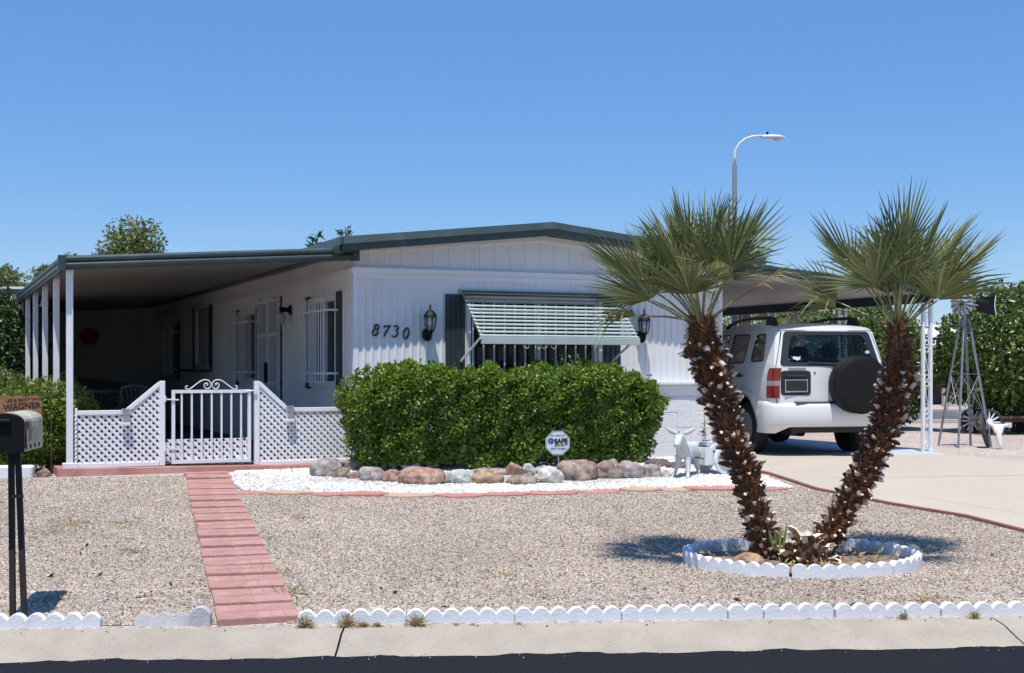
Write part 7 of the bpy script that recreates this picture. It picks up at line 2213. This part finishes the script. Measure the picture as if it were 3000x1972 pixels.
for f, w_, zt_, zb_ in ((0.0, 0.045, 0.045, -0.045), (0.08, 0.07, 0.06, -0.06), (0.4, 0.12, 0.07, -0.07), (0.75, 0.14, 0.055, -0.10), (0.95, 0.10, 0.01, -0.10), (1.0, 0.03, -0.04, -0.09)):
    x = x0_ + (x1_ - x0_) * f; zc_ = lz(401)
    rows.append([(x, w_ * math.cos(a), zc_ + (zt_ if math.sin(a) > 0 else -zb_) * math.sin(a)) for a in [k * math.pi / 6 for k in range(13)]])
m.grid(rows); hd = m.build('lamp_head', M_LAMPH, sl, smooth=True)
m = MB(); m.lathe([(0.0, -0.05), (0.10, -0.03), (0.12, 0.0), (0.0, 0.0)], 16, Matrix.Translation((x0_ + (x1_ - x0_) * 0.66, 0, lz(401) - 0.075))); m.build('lens', M_LAMPG, hd, smooth=True)
m = MB(); m.lathe([(0.035, 0.0), (0.035, 0.08), (0.0, 0.09)], 10, Matrix.Translation((x0_ + 0.17, 0, lz(401) + 0.06))); m.build('photocell', M_BLACK, hd)

# ------------------------------------------------------------------ neighbours
nb = thing('neighbour_house', 'white roofed neighbour house left behind the shrubs', 'house', (at(20, 0, 34).x - 1.2, 34.0, 0.3), RAD(4))
za, zb2 = at(0, 845, 34).z - 0.3, at(0, 857, 34).z - 0.3
m = MB(); ribbed(m, (-4, 0, 0), (1, 0, 0), (0, -1, 0), 6.1, 0.0, zb2, 0.2, 0.6, 0.02); m.box(-4, 2.1, 0.05, 6, 0, zb2 - 0.01); m.build('wall', M_WHITE, nb, norm=False)
m = MB(); m.box(-4.3, 2.35, -0.35, 6.3, za - 0.03, za + 0.03); rf = m.build('roof', M_ROOFW, nb)
m = MB(); m.box(-4.3, 2.35, -0.36, -0.30, zb2 - 0.06, za - 0.032); m.build('fascia', M_SHUT, rf)
m = MB(); m.box(-2.0, -0.9, -0.06, -0.022, 0.9, 2.0); m.build('window', M_GLASS, nb)
FY = 44.0
fx = at(2700, 0, FY).x
fh = thing('far_house', 'far house with a white roof and a dark wall beyond the side street', 'house', (fx, FY, 0.32), RAD(6))
zr_, ze = at(0, 985, FY).z - 0.32, at(0, 1022, FY).z - 0.32
m = MB(); m.box(-0.5, 6.0, 0, 7, -0.2, ze); m.build('wall', M_DARKW, fh)
m = MB(); m.add([(-1.2, -0.7, ze), (6.5, -0.7, ze), (6.5, 3.5, zr_ + 0.5), (-1.2, 3.5, zr_ + 0.5), (-1.2, 7.5, ze), (6.5, 7.5, ze), (-1.2, -0.7, ze - 0.12), (6.5, -0.7, ze - 0.12)], [(0, 1, 2, 3), (3, 2, 5, 4), (0, 6, 7, 1), (0, 3, 4), (1, 5, 2)]); m.build('roof', M_ROOFW, fh)
m = MB(); m.box(0.1, 0.7, -0.10, -0.003, 0.9, 1.75); m.build('window', M_BLIND, fh)
m = MB(); m.box(-0.4, 4.0, -2.6, -2.45, -0.2, 0.75); m.build('garden_wall', M_STUCCO, fh)
m = MB(); m.lathe([(0.24, -0.2), (0.24, 0.82), (0.20, 0.90), (0.0, 0.92)], 20, Matrix.Translation((at(2702, 0, FY - 6).x - fx + 0.02, -6.0, 0))); o = m.build('wall_pillar', M_STUCCO, smooth=False, loc=(fx, FY, 0.32)); tag(o, 'round beige pillar across the side street', 'pillar')
